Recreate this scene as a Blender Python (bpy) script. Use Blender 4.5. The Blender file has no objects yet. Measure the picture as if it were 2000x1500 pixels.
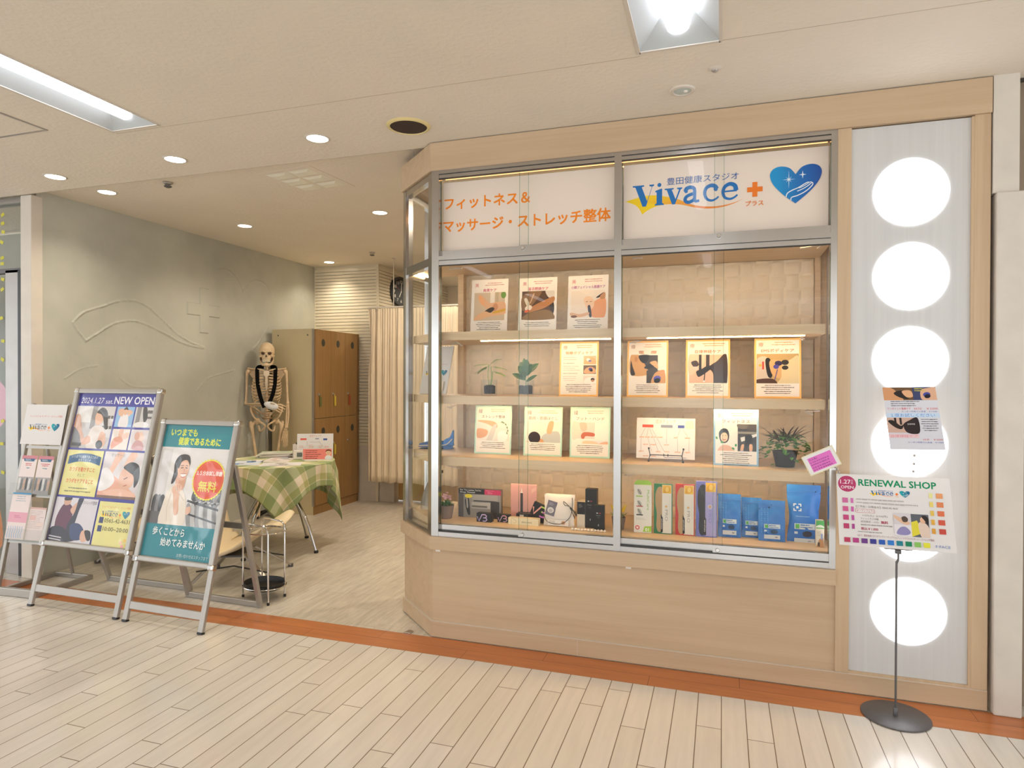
import bpy, bmesh, math, random
from mathutils import Vector, Matrix, Euler, noise

random.seed(7)
SC = bpy.context.scene
COL = SC.collection
PI = math.pi

# ------------------------------------------------------------ camera
F_PX, YAW, PITCH, ROLL = 1273.37, -0.311551, -0.0069547, 0.0025996
CAM = Vector((1.45581, -3.13727, 1.35994))
fwd = Vector((math.sin(YAW) * math.cos(PITCH), math.cos(YAW) * math.cos(PITCH), math.sin(PITCH)))
rt0 = Vector((math.cos(YAW), -math.sin(YAW), 0))
up0 = rt0.cross(fwd)
rt = rt0 * math.cos(ROLL) + up0 * math.sin(ROLL)
up = up0 * math.cos(ROLL) - rt0 * math.sin(ROLL)
cd = bpy.data.cameras.new('camera')
cam = bpy.data.objects.new('camera', cd)
COL.objects.link(cam)
cam.matrix_world = Matrix(((rt.x, up.x, -fwd.x, CAM.x), (rt.y, up.y, -fwd.y, CAM.y), (rt.z, up.z, -fwd.z, CAM.z), (0, 0, 0, 1)))
cd.sensor_width = 36.0
cd.lens = F_PX / 2000 * 36.0
cd.clip_start = 0.05
cd.clip_end = 100
SC.camera = cam

# ------------------------------------------------------------ world, exposure
W = bpy.data.worlds.new('mall_ambient')
SC.world = W
W.use_nodes = True
bgn = W.node_tree.nodes['Background']
_wt = W.node_tree                 # the rest of the mall: brighter and darker shop fronts all round
_tc = _wt.nodes.new('ShaderNodeTexCoord')
_nz = _wt.nodes.new('ShaderNodeTexNoise')
_nz.inputs['Scale'].default_value = 5.0
_nz.inputs['Detail'].default_value = 2
_wt.links.new(_tc.outputs['Generated'], _nz.inputs['Vector'])
_cr = _wt.nodes.new('ShaderNodeValToRGB')
_cr.color_ramp.elements[0].position = 0.42
_cr.color_ramp.elements[0].color = (0.30, 0.29, 0.28, 1)
_cr.color_ramp.elements[1].position = 0.58
_cr.color_ramp.elements[1].color = (1.58, 1.68, 1.74, 1)
_wt.links.new(_nz.outputs['Fac'], _cr.inputs['Fac'])
_wt.links.new(_cr.outputs['Color'], bgn.inputs[0])
bgn.inputs[1].default_value = 1.85
vs = SC.view_settings
vs.view_transform = 'Standard'
vs.look = 'None'
vs.gamma = 1
vs.use_curve_mapping = False
vs.exposure = 0.32
SC.cycles.transparent_max_bounces = 32
LAMP_W = 4.6        # fluorescent tubes, emission strength
DOWN_W = 19.0         # recessed downlights (watts)
STRIP_E = 46.0       # warm strips inside the showcase

# ------------------------------------------------------------ materials
def lin(v):
    return v / 12.92 if v <= 0.04045 else ((v + 0.055) / 1.055) ** 2.4
def rgb(h):
    h = h.lstrip('#')
    return tuple(lin(int(h[i:i + 2], 16) / 255) for i in (0, 2, 4)) + (1.0,)
def nodes(name):
    m = bpy.data.materials.new(name)
    m.use_nodes = True
    nt = m.node_tree
    return m, nt, nt.nodes['Principled BSDF']
def N(nt, typ, **kw):
    n = nt.nodes.new(typ)
    for k, v in kw.items():
        setattr(n, k, v)
    return n
def L(nt, a, b):
    nt.links.new(a, b)
def plain(name, h, rough=0.5, metal=0.0, spec=0.5, var=0.05, scale=8, bump=0.0, bscale=60, coat=0.0):
    """Solid colour with a slight procedural mottling and optional bump."""
    m, nt, b = nodes(name)
    b.inputs['Roughness'].default_value = rough
    b.inputs['Metallic'].default_value = metal
    b.inputs['Specular IOR Level'].default_value = spec
    b.inputs['Coat Weight'].default_value = coat
    tc = N(nt, 'ShaderNodeTexCoord')
    nz = N(nt, 'ShaderNodeTexNoise')
    nz.inputs['Scale'].default_value = scale
    nz.inputs['Detail'].default_value = 4
    L(nt, tc.outputs['Object'], nz.inputs['Vector'])
    cr = N(nt, 'ShaderNodeValToRGB')
    c = rgb(h)
    cr.color_ramp.elements[0].color = tuple(x * (1 - var) for x in c[:3]) + (1,)
    cr.color_ramp.elements[1].color = tuple(min(1, x * (1 + var)) for x in c[:3]) + (1,)
    cr.color_ramp.elements[0].position = 0.3
    cr.color_ramp.elements[1].position = 0.7
    L(nt, nz.outputs['Fac'], cr.inputs['Fac'])
    L(nt, cr.outputs['Color'], b.inputs['Base Color'])
    if bump:
        n2 = N(nt, 'ShaderNodeTexNoise')
        n2.inputs['Scale'].default_value = bscale
        n2.inputs['Detail'].default_value = 6
        L(nt, tc.outputs['Object'], n2.inputs['Vector'])
        bp = N(nt, 'ShaderNodeBump')
        bp.inputs['Strength'].default_value = bump
        bp.inputs['Distance'].default_value = 0.01
        L(nt, n2.outputs['Fac'], bp.inputs['Height'])
        L(nt, bp.outputs['Normal'], b.inputs['Normal'])
    return m
def emis(name, h, s):
    m, nt, b = nodes(name)
    b.inputs['Base Color'].default_value = (0.8, 0.8, 0.8, 1)
    b.inputs['Emission Color'].default_value = rgb(h)
    b.inputs['Emission Strength'].default_value = s
    return m
def grain(name, h1, h2, scale=(1.2, 40, 40), rough=0.4, bump=0.05, spec=0.4):
    """Wood laminate: noise stretched along one axis."""
    m, nt, b = nodes(name)
    tc = N(nt, 'ShaderNodeTexCoord')
    mp = N(nt, 'ShaderNodeMapping')
    mp.inputs['Scale'].default_value = scale
    L(nt, tc.outputs['Object'], mp.inputs['Vector'])
    nz = N(nt, 'ShaderNodeTexNoise')
    nz.inputs['Scale'].default_value = 1.6
    nz.inputs['Detail'].default_value = 9
    nz.inputs['Roughness'].default_value = 0.62
    nz.inputs['Distortion'].default_value = 0.5
    L(nt, mp.outputs['Vector'], nz.inputs['Vector'])
    cr = N(nt, 'ShaderNodeValToRGB')
    cr.color_ramp.elements[0].color = rgb(h1)
    cr.color_ramp.elements[1].color = rgb(h2)
    cr.color_ramp.elements[0].position = 0.34
    cr.color_ramp.elements[1].position = 0.66
    L(nt, nz.outputs['Fac'], cr.inputs['Fac'])
    L(nt, cr.outputs['Color'], b.inputs['Base Color'])
    b.inputs['Roughness'].default_value = rough
    b.inputs['Specular IOR Level'].default_value = spec
    if bump:
        bp = N(nt, 'ShaderNodeBump')
        bp.inputs['Strength'].default_value = bump
        bp.inputs['Distance'].default_value = 0.002
        L(nt, nz.outputs['Fac'], bp.inputs['Height'])
        L(nt, bp.outputs['Normal'], b.inputs['Normal'])
    return m
def planks(name, c1, c2, cm, pw, pl, gap, rough, rot=0.0, off=(0, 0), grain_amt=0.5, along='Y', coat=0.0, stretch=(14, 1.2), g1='#000000'):
    """Floor boards: rows of width pw, length pl, joints of width gap."""
    m, nt, b = nodes(name)
    tc = N(nt, 'ShaderNodeTexCoord')
    mp = N(nt, 'ShaderNodeMapping')
    mp.inputs['Location'].default_value = (off[0], off[1], 0)
    mp.inputs['Rotation'].default_value = (0, 0, PI / 2 if along == 'Y' else 0)
    L(nt, tc.outputs['Object'], mp.inputs['Vector'])
    sp = N(nt, 'ShaderNodeSeparateXYZ')       # each row of boards starts at its own random place
    L(nt, mp.outputs['Vector'], sp.inputs[0])
    dv = N(nt, 'ShaderNodeMath', operation='DIVIDE')
    dv.inputs[1].default_value = pw
    L(nt, sp.outputs['Y'], dv.inputs[0])
    fl = N(nt, 'ShaderNodeMath', operation='FLOOR')
    L(nt, dv.outputs[0], fl.inputs[0])
    wn = N(nt, 'ShaderNodeTexWhiteNoise', noise_dimensions='1D')
    L(nt, fl.outputs[0], wn.inputs['W'])
    ma = N(nt, 'ShaderNodeMath', operation='MULTIPLY_ADD')
    ma.inputs[1].default_value = pl
    L(nt, wn.outputs['Value'], ma.inputs[0])
    L(nt, sp.outputs['X'], ma.inputs[2])
    cb = N(nt, 'ShaderNodeCombineXYZ')
    L(nt, ma.outputs[0], cb.inputs['X'])
    L(nt, sp.outputs['Y'], cb.inputs['Y'])
    br = N(nt, 'ShaderNodeTexBrick')
    br.offset = 0.0
    br.offset_frequency = 2
    br.squash = 1
    br.inputs['Color1'].default_value = rgb(c1)
    br.inputs['Color2'].default_value = rgb(c2)
    br.inputs['Mortar'].default_value = rgb(cm)
    br.inputs['Scale'].default_value = 1
    br.inputs['Mortar Size'].default_value = gap
    br.inputs['Mortar Smooth'].default_value = 0.3
    br.inputs['Brick Width'].default_value = pl
    br.inputs['Row Height'].default_value = pw
    L(nt, cb.outputs['Vector'], br.inputs['Vector'])
    m2 = N(nt, 'ShaderNodeMapping')
    m2.inputs['Scale'].default_value = (stretch[1], stretch[0], 1)
    L(nt, mp.outputs['Vector'], m2.inputs['Vector'])
    nz = N(nt, 'ShaderNodeTexNoise')
    nz.inputs['Scale'].default_value = 2.2
    nz.inputs['Detail'].default_value = 8
    nz.inputs['Roughness'].default_value = 0.65
    L(nt, m2.outputs['Vector'], nz.inputs['Vector'])
    mr = N(nt, 'ShaderNodeMapRange')
    mr.inputs['From Min'].default_value = 0.3
    mr.inputs['From Max'].default_value = 0.7
    mr.inputs['To Min'].default_value = 1 - grain_amt * 0.4
    mr.inputs['To Max'].default_value = 1 + grain_amt * 0.12
    L(nt, nz.outputs['Fac'], mr.inputs['Value'])
    mx = N(nt, 'ShaderNodeVectorMath', operation='SCALE')
    L(nt, br.outputs['Color'], mx.inputs[0])
    L(nt, mr.outputs['Result'], mx.inputs['Scale'])
    L(nt, mx.outputs['Vector'], b.inputs['Base Color'])
    b.inputs['Roughness'].default_value = rough
    b.inputs['Coat Weight'].default_value = coat
    b.inputs['Coat Roughness'].default_value = 0.12
    bp = N(nt, 'ShaderNodeBump')
    bp.invert = True
    bp.inputs['Strength'].default_value = 0.25
    bp.inputs['Distance'].default_value = 0.001
    L(nt, br.outputs['Fac'], bp.inputs['Height'])
    L(nt, bp.outputs['Normal'], b.inputs['Normal'])
    return m
def thin_glass(name, tint=(0.985, 0.988, 0.982), refl=1.0, rough=0.0):
    m = bpy.data.materials.new(name)
    m.use_nodes = True
    nt = m.node_tree
    nt.nodes.remove(nt.nodes['Principled BSDF'])
    out = nt.nodes['Material Output']
    tr = N(nt, 'ShaderNodeBsdfTransparent')
    tr.inputs[0].default_value = tint + (1,)
    gl = N(nt, 'ShaderNodeBsdfGlossy')
    gl.inputs['Roughness'].default_value = rough
    gl.inputs['Color'].default_value = (refl, refl, refl, 1)
    ge = N(nt, 'ShaderNodeNewGeometry')
    dt = N(nt, 'ShaderNodeVectorMath', operation='DOT_PRODUCT')
    L(nt, ge.outputs['Incoming'], dt.inputs[0])
    L(nt, ge.outputs['Normal'], dt.inputs[1])
    ab = N(nt, 'ShaderNodeMath', operation='ABSOLUTE')
    L(nt, dt.outputs['Value'], ab.inputs[0])
    su = N(nt, 'ShaderNodeMath', operation='SUBTRACT')
    su.inputs[0].default_value = 1.0
    L(nt, ab.outputs[0], su.inputs[1])
    pw = N(nt, 'ShaderNodeMath', operation='POWER')
    pw.inputs[1].default_value = 5.0
    L(nt, su.outputs[0], pw.inputs[0])
    fr = N(nt, 'ShaderNodeMath', operation='MULTIPLY_ADD')   # Schlick reflectance of one glass face
    fr.inputs[1].default_value = 0.7
    fr.inputs[2].default_value = 0.012
    L(nt, pw.outputs[0], fr.inputs[0])
    mx = N(nt, 'ShaderNodeMixShader')
    L(nt, fr.outputs[0], mx.inputs[0])
    L(nt, tr.outputs[0], mx.inputs[1])
    L(nt, gl.outputs[0], mx.inputs[2])
    L(nt, mx.outputs[0], out.inputs['Surface'])
    return m
def print_mat(name, rough=0.5, coat=0.0, wobble=0.0, spec=0.3):
    """Printed paper: the ink colours are stored per face."""
    m, nt, b = nodes(name)
    at = N(nt, 'ShaderNodeAttribute', attribute_name='Ink')
    L(nt, at.outputs['Color'], b.inputs['Base Color'])
    b.inputs['Roughness'].default_value = rough
    b.inputs['Specular IOR Level'].default_value = spec
    b.inputs['Coat Weight'].default_value = coat
    b.inputs['Coat Roughness'].default_value = 0.04
    if wobble:
        tc = N(nt, 'ShaderNodeTexCoord')
        nz = N(nt, 'ShaderNodeTexNoise')
        nz.inputs['Scale'].default_value = 7
        nz.inputs['Detail'].default_value = 1
        L(nt, tc.outputs['Object'], nz.inputs['Vector'])
        bp = N(nt, 'ShaderNodeBump')
        bp.inputs['Strength'].default_value = wobble
        bp.inputs['Distance'].default_value = 0.02
        L(nt, nz.outputs['Fac'], bp.inputs['Height'])
        L(nt, bp.outputs['Normal'], b.inputs['Coat Normal'])
    return m

M = {}
M['ceiling'] = plain('ceiling_board', '#e0d6c7', 0.9, var=0.02, scale=3, bump=0.25, bscale=45)
M['plaster'] = plain('grey_plaster', '#b4b3a7', 0.85, var=0.13, scale=1.9, bump=0.6, bscale=7)
M['wood'] = grain('pale_wood', '#bba081', '#c6ac8e', (0.5, 14, 14))
M['woodv'] = grain('pale_wood_upright', '#bda182', '#c8ae8e', (20, 20, 0.6))
M['shelfwood'] = grain('shelf_wood', '#c9ae8a', '#d6bd9a', (1.0, 26, 26))
M['whitepanel'] = grain('white_panel', '#c6c4c2', '#cccac8', (24, 24, 0.5), 0.35)
M['white'] = plain('white_paint', '#cfc6ba', 0.45)
M['slat'] = plain('slat_white', '#ddd3bd', 0.22, var=0.02)
M['steel'] = plain('polished_steel', '#bcb9b6', 0.2, 1.0, var=0.05, scale=3)
M['chrome'] = plain('chrome', '#d5d3d0', 0.07, 1.0, var=0.02)
M['alu'] = plain('aluminium', '#b3aea8', 0.38, 1.0, var=0.03)
M['alupaint'] = plain('silver_profile', '#a8a29b', 0.32, 0.55, var=0.03)
M['dark'] = plain('dark_gasket', '#2b2826', 0.5)
M['black'] = plain('black_plastic', '#161514', 0.4)
M['greymetal'] = plain('grey_metal', '#5f5c5c', 0.4, 0.3)
M['glass'] = thin_glass('clear_glass')
M['acrylic'] = thin_glass('clear_acrylic', (0.96, 0.97, 0.97), 0.8, 0.03)
M['paper'] = plain('paper', '#e6ddd2', 0.6, var=0.02)
M['print'] = print_mat('printed_paper', 0.45)
M['printg'] = print_mat('laminated_print', 0.4, 1.0, 0.35, 0.4)
M['sign'] = print_mat('sign_film', 0.35)
M['tube'] = emis('fluorescent_tube', '#f4f6ff', LAMP_W)
M['disc'] = emis('lit_disc', '#f4f7ff', 3.6)
M['strip'] = emis('warm_strip', '#ffd79a', STRIP_E)
M['downlens'] = emis('downlight_lens', '#fff0d8', 9.0)
M['reflector'] = plain('lamp_reflector', '#b4b8b8', 0.35, var=0.01)
M['locker'] = grain('locker_wood', '#8a683c', '#9a764a', (30, 30, 1.0), 0.4)
M['lockerside'] = plain('locker_side', '#cbbb95', 0.45, var=0.02)
M['curtain'] = plain('curtain_cloth', '#e2d0b6', 0.9, var=0.03, bump=0.1, bscale=200)
M['bone'] = plain('bone', '#d9bd98', 0.5, var=0.10, scale=20)
M['beige'] = plain('beige_shell', '#e6d3b0', 0.45, var=0.02)
M['leaf'] = plain('leaf_green', '#3f7a2c', 0.45, var=0.25, scale=25)
M['leaf2'] = plain('leaf_dark', '#2f5a25', 0.4, var=0.3, scale=25)
M['leaf3'] = plain('leaf_pale', '#8fa866', 0.5, var=0.2, scale=25)
M['purpleleaf'] = plain('leaf_purple', '#4a3a30', 0.45, var=0.3, scale=25)
M['soil'] = plain('soil', '#2a1e16', 0.95, var=0.5, scale=120, bump=0.8, bscale=150)
M['mallfloor'] = planks('mall_planks', '#dfd8ce', '#d8d0c4', '#6f5a42', 0.0943, 0.92, 0.0021, 0.30, off=(0, -0.0451), grain_amt=0.22, coat=0.6)
M['brownfloor'] = planks('brown_planks', '#c47742', '#b96b38', '#7a4020', 0.10, 0.9, 0.0014, 0.36, along='X', off=(0.13, 0.2), grain_amt=0.5, coat=0.2)
M['shopfloor'] = planks('shop_planks', '#d6cdbe', '#cdc2b1', '#9f8d74', 0.15, 0.9, 0.001, 0.34, off=(0, 0.05), grain_amt=0.75, coat=0.25, stretch=(16, 2.5))

# ------------------------------------------------------------ object helpers
def at(px, py, y=None, z=None, x=None):
    """The point at depth y (or height z, or across x) seen at a pixel of the 2000 x 1500 photograph."""
    d = fwd + rt * ((px - 1000) / F_PX) + up * ((750 - py) / F_PX)
    t = (y - CAM.y) / d.y if y is not None else (z - CAM.z) / d.z if z is not None else (x - CAM.x) / d.x
    return CAM + d * t
def wm(o):
    m = Matrix.LocRotScale(o.location, o.rotation_euler, None)
    return wm(o.parent) @ m if o.parent else m
def tag(o, label, cat, group=None, kind=None):
    o['label'] = label
    o['category'] = cat
    if group:
        o['group'] = group
    if kind:
        o['kind'] = kind
    return o
def thing(name, label, cat, loc, rot=(0, 0, 0), group=None):
    o = bpy.data.objects.new(name, None)
    COL.objects.link(o)
    o.location = loc
    o.rotation_euler = rot
    o.empty_display_size = 0.05
    return tag(o, label, cat, group)
class MB:
    """Collects shapes, then links them as ONE mesh object."""
    def __init__(s):
        s.bm = bmesh.new()
    def box(s, x0, x1, y0, y1, z0, z1, mat=None):
        vs = [Vector((x, y, z)) for x in (x0, x1) for y in (y0, y1) for z in (z0, z1)]
        if mat:
            vs = [mat @ v for v in vs]
        v = [s.bm.verts.new(p) for p in vs]
        for f in ((0, 1, 3, 2), (4, 6, 7, 5), (0, 4, 5, 1), (2, 3, 7, 6), (0, 2, 6, 4), (1, 5, 7, 3)):
            s.bm.faces.new([v[i] for i in f])
        return s
    def prism(s, pts, z0, z1, mat=None):
        """Closed outline in XY, extruded along Z (then mat)."""
        a = [Vector((p[0], p[1], z0)) for p in pts]
        b = [Vector((p[0], p[1], z1)) for p in pts]
        if mat:
            a = [mat @ v for v in a]
            b = [mat @ v for v in b]
        a = [s.bm.verts.new(v) for v in a]
        b = [s.bm.verts.new(v) for v in b]
        n = len(pts)
        s.bm.faces.new(a[::-1])
        s.bm.faces.new(b)
        for i in range(n):
            j = (i + 1) % n
            s.bm.faces.new((a[i], a[j], b[j], b[i]))
        return s
    def tube(s, pts, r, seg=8, closed=False, flat=1.0, cap=True):
        pts = [Vector(p) for p in pts]
        n = len(pts)
        rs = r if isinstance(r, (list, tuple)) else [r] * n
        rings = []
        prev = None
        for i, p in enumerate(pts):
            a = pts[i - 1] if (i > 0 or closed) else p
            b = pts[(i + 1) % n] if (i < n - 1 or closed) else p
            t = (b - a)
            if t.length < 1e-9:
                t = Vector((0, 0, 1))
            t.normalize()
            if prev is None:
                ref = Vector((0, 0, 1)) if abs(t.z) < 0.9 else Vector((1, 0, 0))
                u = t.cross(ref).normalized()
            else:
                u = (prev - t * prev.dot(t))
                u = u.normalized() if u.length > 1e-6 else t.orthogonal().normalized()
            prev = u
            w = t.cross(u)
            rings.append([s.bm.verts.new(p + (u * math.cos(2 * PI * k / seg) + w * flat * math.sin(2 * PI * k / seg)) * rs[i]) for k in range(seg)])
        m = n if closed else n - 1
        for i in range(m):
            A, B = rings[i], rings[(i + 1) % n]
            for k in range(seg):
                s.bm.faces.new((A[k], A[(k + 1) % seg], B[(k + 1) % seg], B[k]))
        if not closed and cap:
            s.bm.faces.new(rings[0][::-1])
            s.bm.faces.new(rings[-1])
        return s
    def lathe(s, prof, c=(0, 0, 0), seg=32, mat=None, sx=1.0, sy=1.0):
        """Profile of (radius, z) around the Z axis at c."""
        c = Vector(c)
        rings = []
        for r, z in prof:
            if r < 1e-6:
                v = Vector((c.x, c.y, c.z + z))
                rings.append([s.bm.verts.new(mat @ v if mat else v)])
            else:
                ring = []
                for k in range(seg):
                    a = 2 * PI * k / seg
                    v = Vector((c.x + r * math.cos(a) * sx, c.y + r * math.sin(a) * sy, c.z + z))
                    ring.append(s.bm.verts.new(mat @ v if mat else v))
                rings.append(ring)
        for A, B in zip(rings, rings[1:]):
            if len(A) == 1 and len(B) == 1:
                continue
            for k in range(seg):
                j = (k + 1) % seg
                if len(A) == 1:
                    s.bm.faces.new((A[0], B[j], B[k]))
                elif len(B) == 1:
                    s.bm.faces.new((A[k], A[j], B[0]))
                else:
                    s.bm.faces.new((A[k], A[j], B[j], B[k]))
        if len(rings[0]) > 1:
            s.bm.faces.new(rings[0][::-1])
        if len(rings[-1]) > 1:
            s.bm.faces.new(rings[-1])
        return s
    def blob(s, c, r, seg=16, rings=10, mat=None):
        """Ellipsoid."""
        rx, ry, rz = r if isinstance(r, (list, tuple)) else (r, r, r)
        prof = [(math.sin(PI * i / rings), -math.cos(PI * i / rings)) for i in range(rings + 1)]
        T = Matrix.Translation(Vector(c)) @ (mat if mat else Matrix.Identity(4)) @ Matrix.Diagonal((rx, ry, rz, 1))
        return s.lathe(prof, (0, 0, 0), seg, T)
    def face(s, pts, mat=None):
        s.bm.faces.new([s.bm.verts.new(mat @ Vector(p) if mat else Vector(p)) for p in pts])
        return s
    def grid(s, fn, nu, nv, closed_u=False):
        vs = [[s.bm.verts.new(Vector(fn(i / nu, j / nv))) for j in range(nv + 1)] for i in range(nu + (0 if closed_u else 1))]
        n = len(vs)
        for i in range(nu):
            for j in range(nv):
                a, b = vs[i], vs[(i + 1) % n]
                s.bm.faces.new((a[j], b[j], b[j + 1], a[j + 1]))
        return s
    def build(s, name, m, parent=None, world=True, bevel=0.0, smooth=False, solid=0.0, subsurf=0):
        bmesh.ops.recalc_face_normals(s.bm, faces=s.bm.faces)
        if bevel:
            bmesh.ops.bevel(s.bm, geom=[e for e in s.bm.edges if len(e.link_faces) == 2 and e.calc_face_angle(0) > 0.5], offset=bevel, segments=2, affect='EDGES', profile=0.5)
        me = bpy.data.meshes.new(name)
        if parent and world:
            s.bm.transform(wm(parent).inverted())
        if smooth:
            for f in s.bm.faces:
                f.smooth = True
        s.bm.to_mesh(me)
        s.bm.free()
        me.materials.append(m)
        if smooth:
            me.set_sharp_from_angle(angle=math.radians(40))
        o = bpy.data.objects.new(name, me)
        COL.objects.link(o)
        if parent:
            o.parent = parent
        if solid:
            md = o.modifiers.new('thickness', 'SOLIDIFY')
            md.thickness = solid
            md.offset = 0
        if subsurf:
            md = o.modifiers.new('smooth', 'SUBSURF')
            md.levels = md.render_levels = subsurf
        return o
def struct(o):
    o['kind'] = 'structure'
    return o
def recenter(o):
    """Move a top-level mesh's origin to the middle of its base."""
    me = o.data
    xs = [v.co for v in me.vertices]
    c = Vector(((min(v.x for v in xs) + max(v.x for v in xs)) / 2, (min(v.y for v in xs) + max(v.y for v in xs)) / 2, min(v.z for v in xs)))
    me.transform(Matrix.Translation(-c))
    o.location = c
    return o
def dup(root, loc=None, rot=None, label=None, group=None):
    r = root.copy()
    COL.objects.link(r)
    if loc is not None:
        r.location = loc
    if rot is not None:
        r.rotation_euler = rot
    if label:
        r['label'] = label
    if group:
        r['group'] = group
    for ch in list(root.children):
        c = ch.copy()
        COL.objects.link(c)
        c.parent = r
        for g in ch.children:
            d = g.copy()
            COL.objects.link(d)
            d.parent = c
    return r
def smoothpts(pts, n=6, closed=True):
    """Catmull-Rom through the points (2D or 3D)."""
    out = []
    m = len(pts)
    rng = range(m if closed else m - 1)
    for i in rng:
        if closed:
            p0, p1, p2, p3 = pts[i - 1], pts[i], pts[(i + 1) % m], pts[(i + 2) % m]
        else:
            p0, p1, p2, p3 = pts[max(i - 1, 0)], pts[i], pts[i + 1], pts[min(i + 2, m - 1)]
        for k in range(n):
            t = k / n
            out.append(tuple(0.5 * ((2 * b) + (c - a) * t + (2 * a - 5 * b + 4 * c - d) * t * t + (-a + 3 * b - 3 * c + d) * t ** 3) for a, b, c, d in zip(p0, p1, p2, p3)))
    if not closed:
        out.append(tuple(pts[-1]))
    return out

# ------------------------------------------------------------ print helpers
_tc = {}
def glyphs(s):
    k = s
    if k not in _tc:
        cu = bpy.data.curves.new('lettering', 'FONT')
        cu.body = s
        cu.size = 1
        cu.resolution_u = 2
        o = bpy.data.objects.new('lettering', cu)
        m = o.to_mesh()
        _tc[k] = ([(v.co.x, v.co.y) for v in m.vertices], [tuple(p.vertices) for p in m.polygons])
        o.to_mesh_clear()
        bpy.data.objects.remove(o)
        bpy.data.curves.remove(cu)
    return _tc[k]
class Art:
    """Flat artwork w x h metres, drawn in units of U across its width, y down from the top-left corner."""
    def __init__(s, w, h, U=100.0, bg='#e8dfd4', dz=0.00012):
        s.k = w / U
        s.w, s.h, s.U, s.V = w, h, U, U * h / w
        s.bm = bmesh.new()
        s.ly = s.bm.loops.layers.float_color.new('Ink')
        s.z = 0.0
        s.dz = dz
        s.xf = None
        s.clip = None
        if bg:
            s.rect(0, 0, s.U, s.V, bg)
    def P(s, p):
        if s.xf:
            p = s.xf(p)
        return ((p[0]) * s.k - s.w / 2, s.h - p[1] * s.k)
    def poly(s, pts, col, step=True):
        if s.clip:
            pts = clip_poly(pts, s.clip)
        if len(pts) < 3:
            return s
        if step:
            s.z += s.dz
        cols = col if isinstance(col, list) else [col] * len(pts)
        q = [s.P(p) for p in pts]
        a = sum(q[i - 1][0] * q[i][1] - q[i][0] * q[i - 1][1] for i in range(len(q)))
        vs = [s.bm.verts.new((x, 0, y)) for x, y in q]
        for v in vs:
            v.co.y = -s.z
        if a < 0:
            vs.reverse()
            cols = cols[::-1]
        f = s.bm.faces.new(vs)
        for lp, c in zip(f.loops, cols):
            lp[s.ly] = rgb(c)
        return s
    def rect(s, x, y, w, h, col):
        return s.poly([(x, y), (x + w, y), (x + w, y + h), (x, y + h)], col)
    def grad(s, x, y, w, h, c):
        return s.poly([(x, y), (x + w, y), (x + w, y + h), (x, y + h)], list(c) if not s.clip else c[0])
    def ell(s, cx, cy, rx, ry, col, rot=0, n=24):
        ca, sa = math.cos(math.radians(rot)), math.sin(math.radians(rot))
        return s.poly([(cx + rx * math.cos(2 * PI * i / n) * ca - ry * math.sin(2 * PI * i / n) * sa, cy + rx * math.cos(2 * PI * i / n) * sa + ry * math.sin(2 * PI * i / n) * ca) for i in range(n)], col)
    def sm(s, pts, col, n=5):
        return s.poly(smoothpts(pts, n), col)
    def line(s, pts, w, col, smooth=False, taper=None):
        if smooth:
            pts = smoothpts(pts, 6, False)
        n = len(pts)
        Lf, Rt = [], []
        for i, p in enumerate(pts):
            a = pts[max(i - 1, 0)]
            b = pts[min(i + 1, n - 1)]
            dx, dy = b[0] - a[0], b[1] - a[1]
            d = math.hypot(dx, dy) or 1
            ww = w / 2 if taper is None else (w + (taper - w) * i / max(1, n - 1)) / 2
            Lf.append((p[0] - dy / d * ww, p[1] + dx / d * ww))
            Rt.append((p[0] + dy / d * ww, p[1] - dx / d * ww))
        return s.poly(Lf + Rt[::-1], col)
    def text(s, t, x, y, size, col, bold=0.0, align='l', width=None, rot=0.0, shear=0.0):
        """x, y = baseline; width = squeeze or stretch to that width."""
        vs, fs = glyphs(t)
        if not vs:
            return s
        x0 = min(v[0] for v in vs)
        x1 = max(v[0] for v in vs)
        sx = size if width is None else width / (x1 - x0)
        wd = (x1 - x0) * sx
        ox = x - (wd / 2 if align == 'c' else wd if align == 'r' else 0)
        s.z += s.dz
        ca, sa = math.cos(math.radians(rot)), math.sin(math.radians(rot))
        c = rgb(col)
        e = bold * size * 1.15
        for ex, ey in (((0, 0),) if bold <= 0 else ((-e, -e), (e, -e), (-e, e), (e, e), (0, 0))):   # heavier strokes
            nv = []
            s.z += s.dz * 0.35
            for vx, vy in vs:
                px, py = (vx - x0) * sx + shear * vy * size + ex, -vy * size + ey
                q = s.P((ox + px * ca - py * sa, y + px * sa + py * ca))
                nv.append(s.bm.verts.new((q[0], -s.z, q[1])))
            for f in fs:
                try:
                    fc = s.bm.faces.new([nv[i] for i in f])
                except ValueError:
                    continue
                fc.normal_update()
                if fc.normal.y > 0:
                    fc.normal_flip()
                for lp in fc.loops:
                    lp[s.ly] = c
        return s
    def dashes(s, x, y, w, n, lh, col, th=None, align='l', seed=1):
        """Rows of type too small to read."""
        rr = random.Random(seed)
        s.z += s.dz
        for i in range(n):
            ln = w * rr.uniform(0.62, 1.0)
            xx = x if align == 'l' else x + (w - ln) / 2
            e = xx + ln
            while xx < e - 0.5:
                q = min(rr.uniform(1.2, 4.0) * lh * 0.5, e - xx)
                t = (th or lh * 0.42) * rr.uniform(0.7, 1.1)
                s.poly([(xx, y + i * lh), (xx + q, y + i * lh), (xx + q, y + i * lh + t), (xx, y + i * lh + t)], col, step=False)
                xx += q + lh * 0.13
        return s
    def build(s, name, m, parent=None, world=False):
        me = bpy.data.meshes.new(name)
        s.bm.normal_update()
        s.bm.to_mesh(me)
        s.bm.free()
        me.materials.append(m)
        o = bpy.data.objects.new(name, me)
        COL.objects.link(o)
        o.parent = parent
        return o
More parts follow.
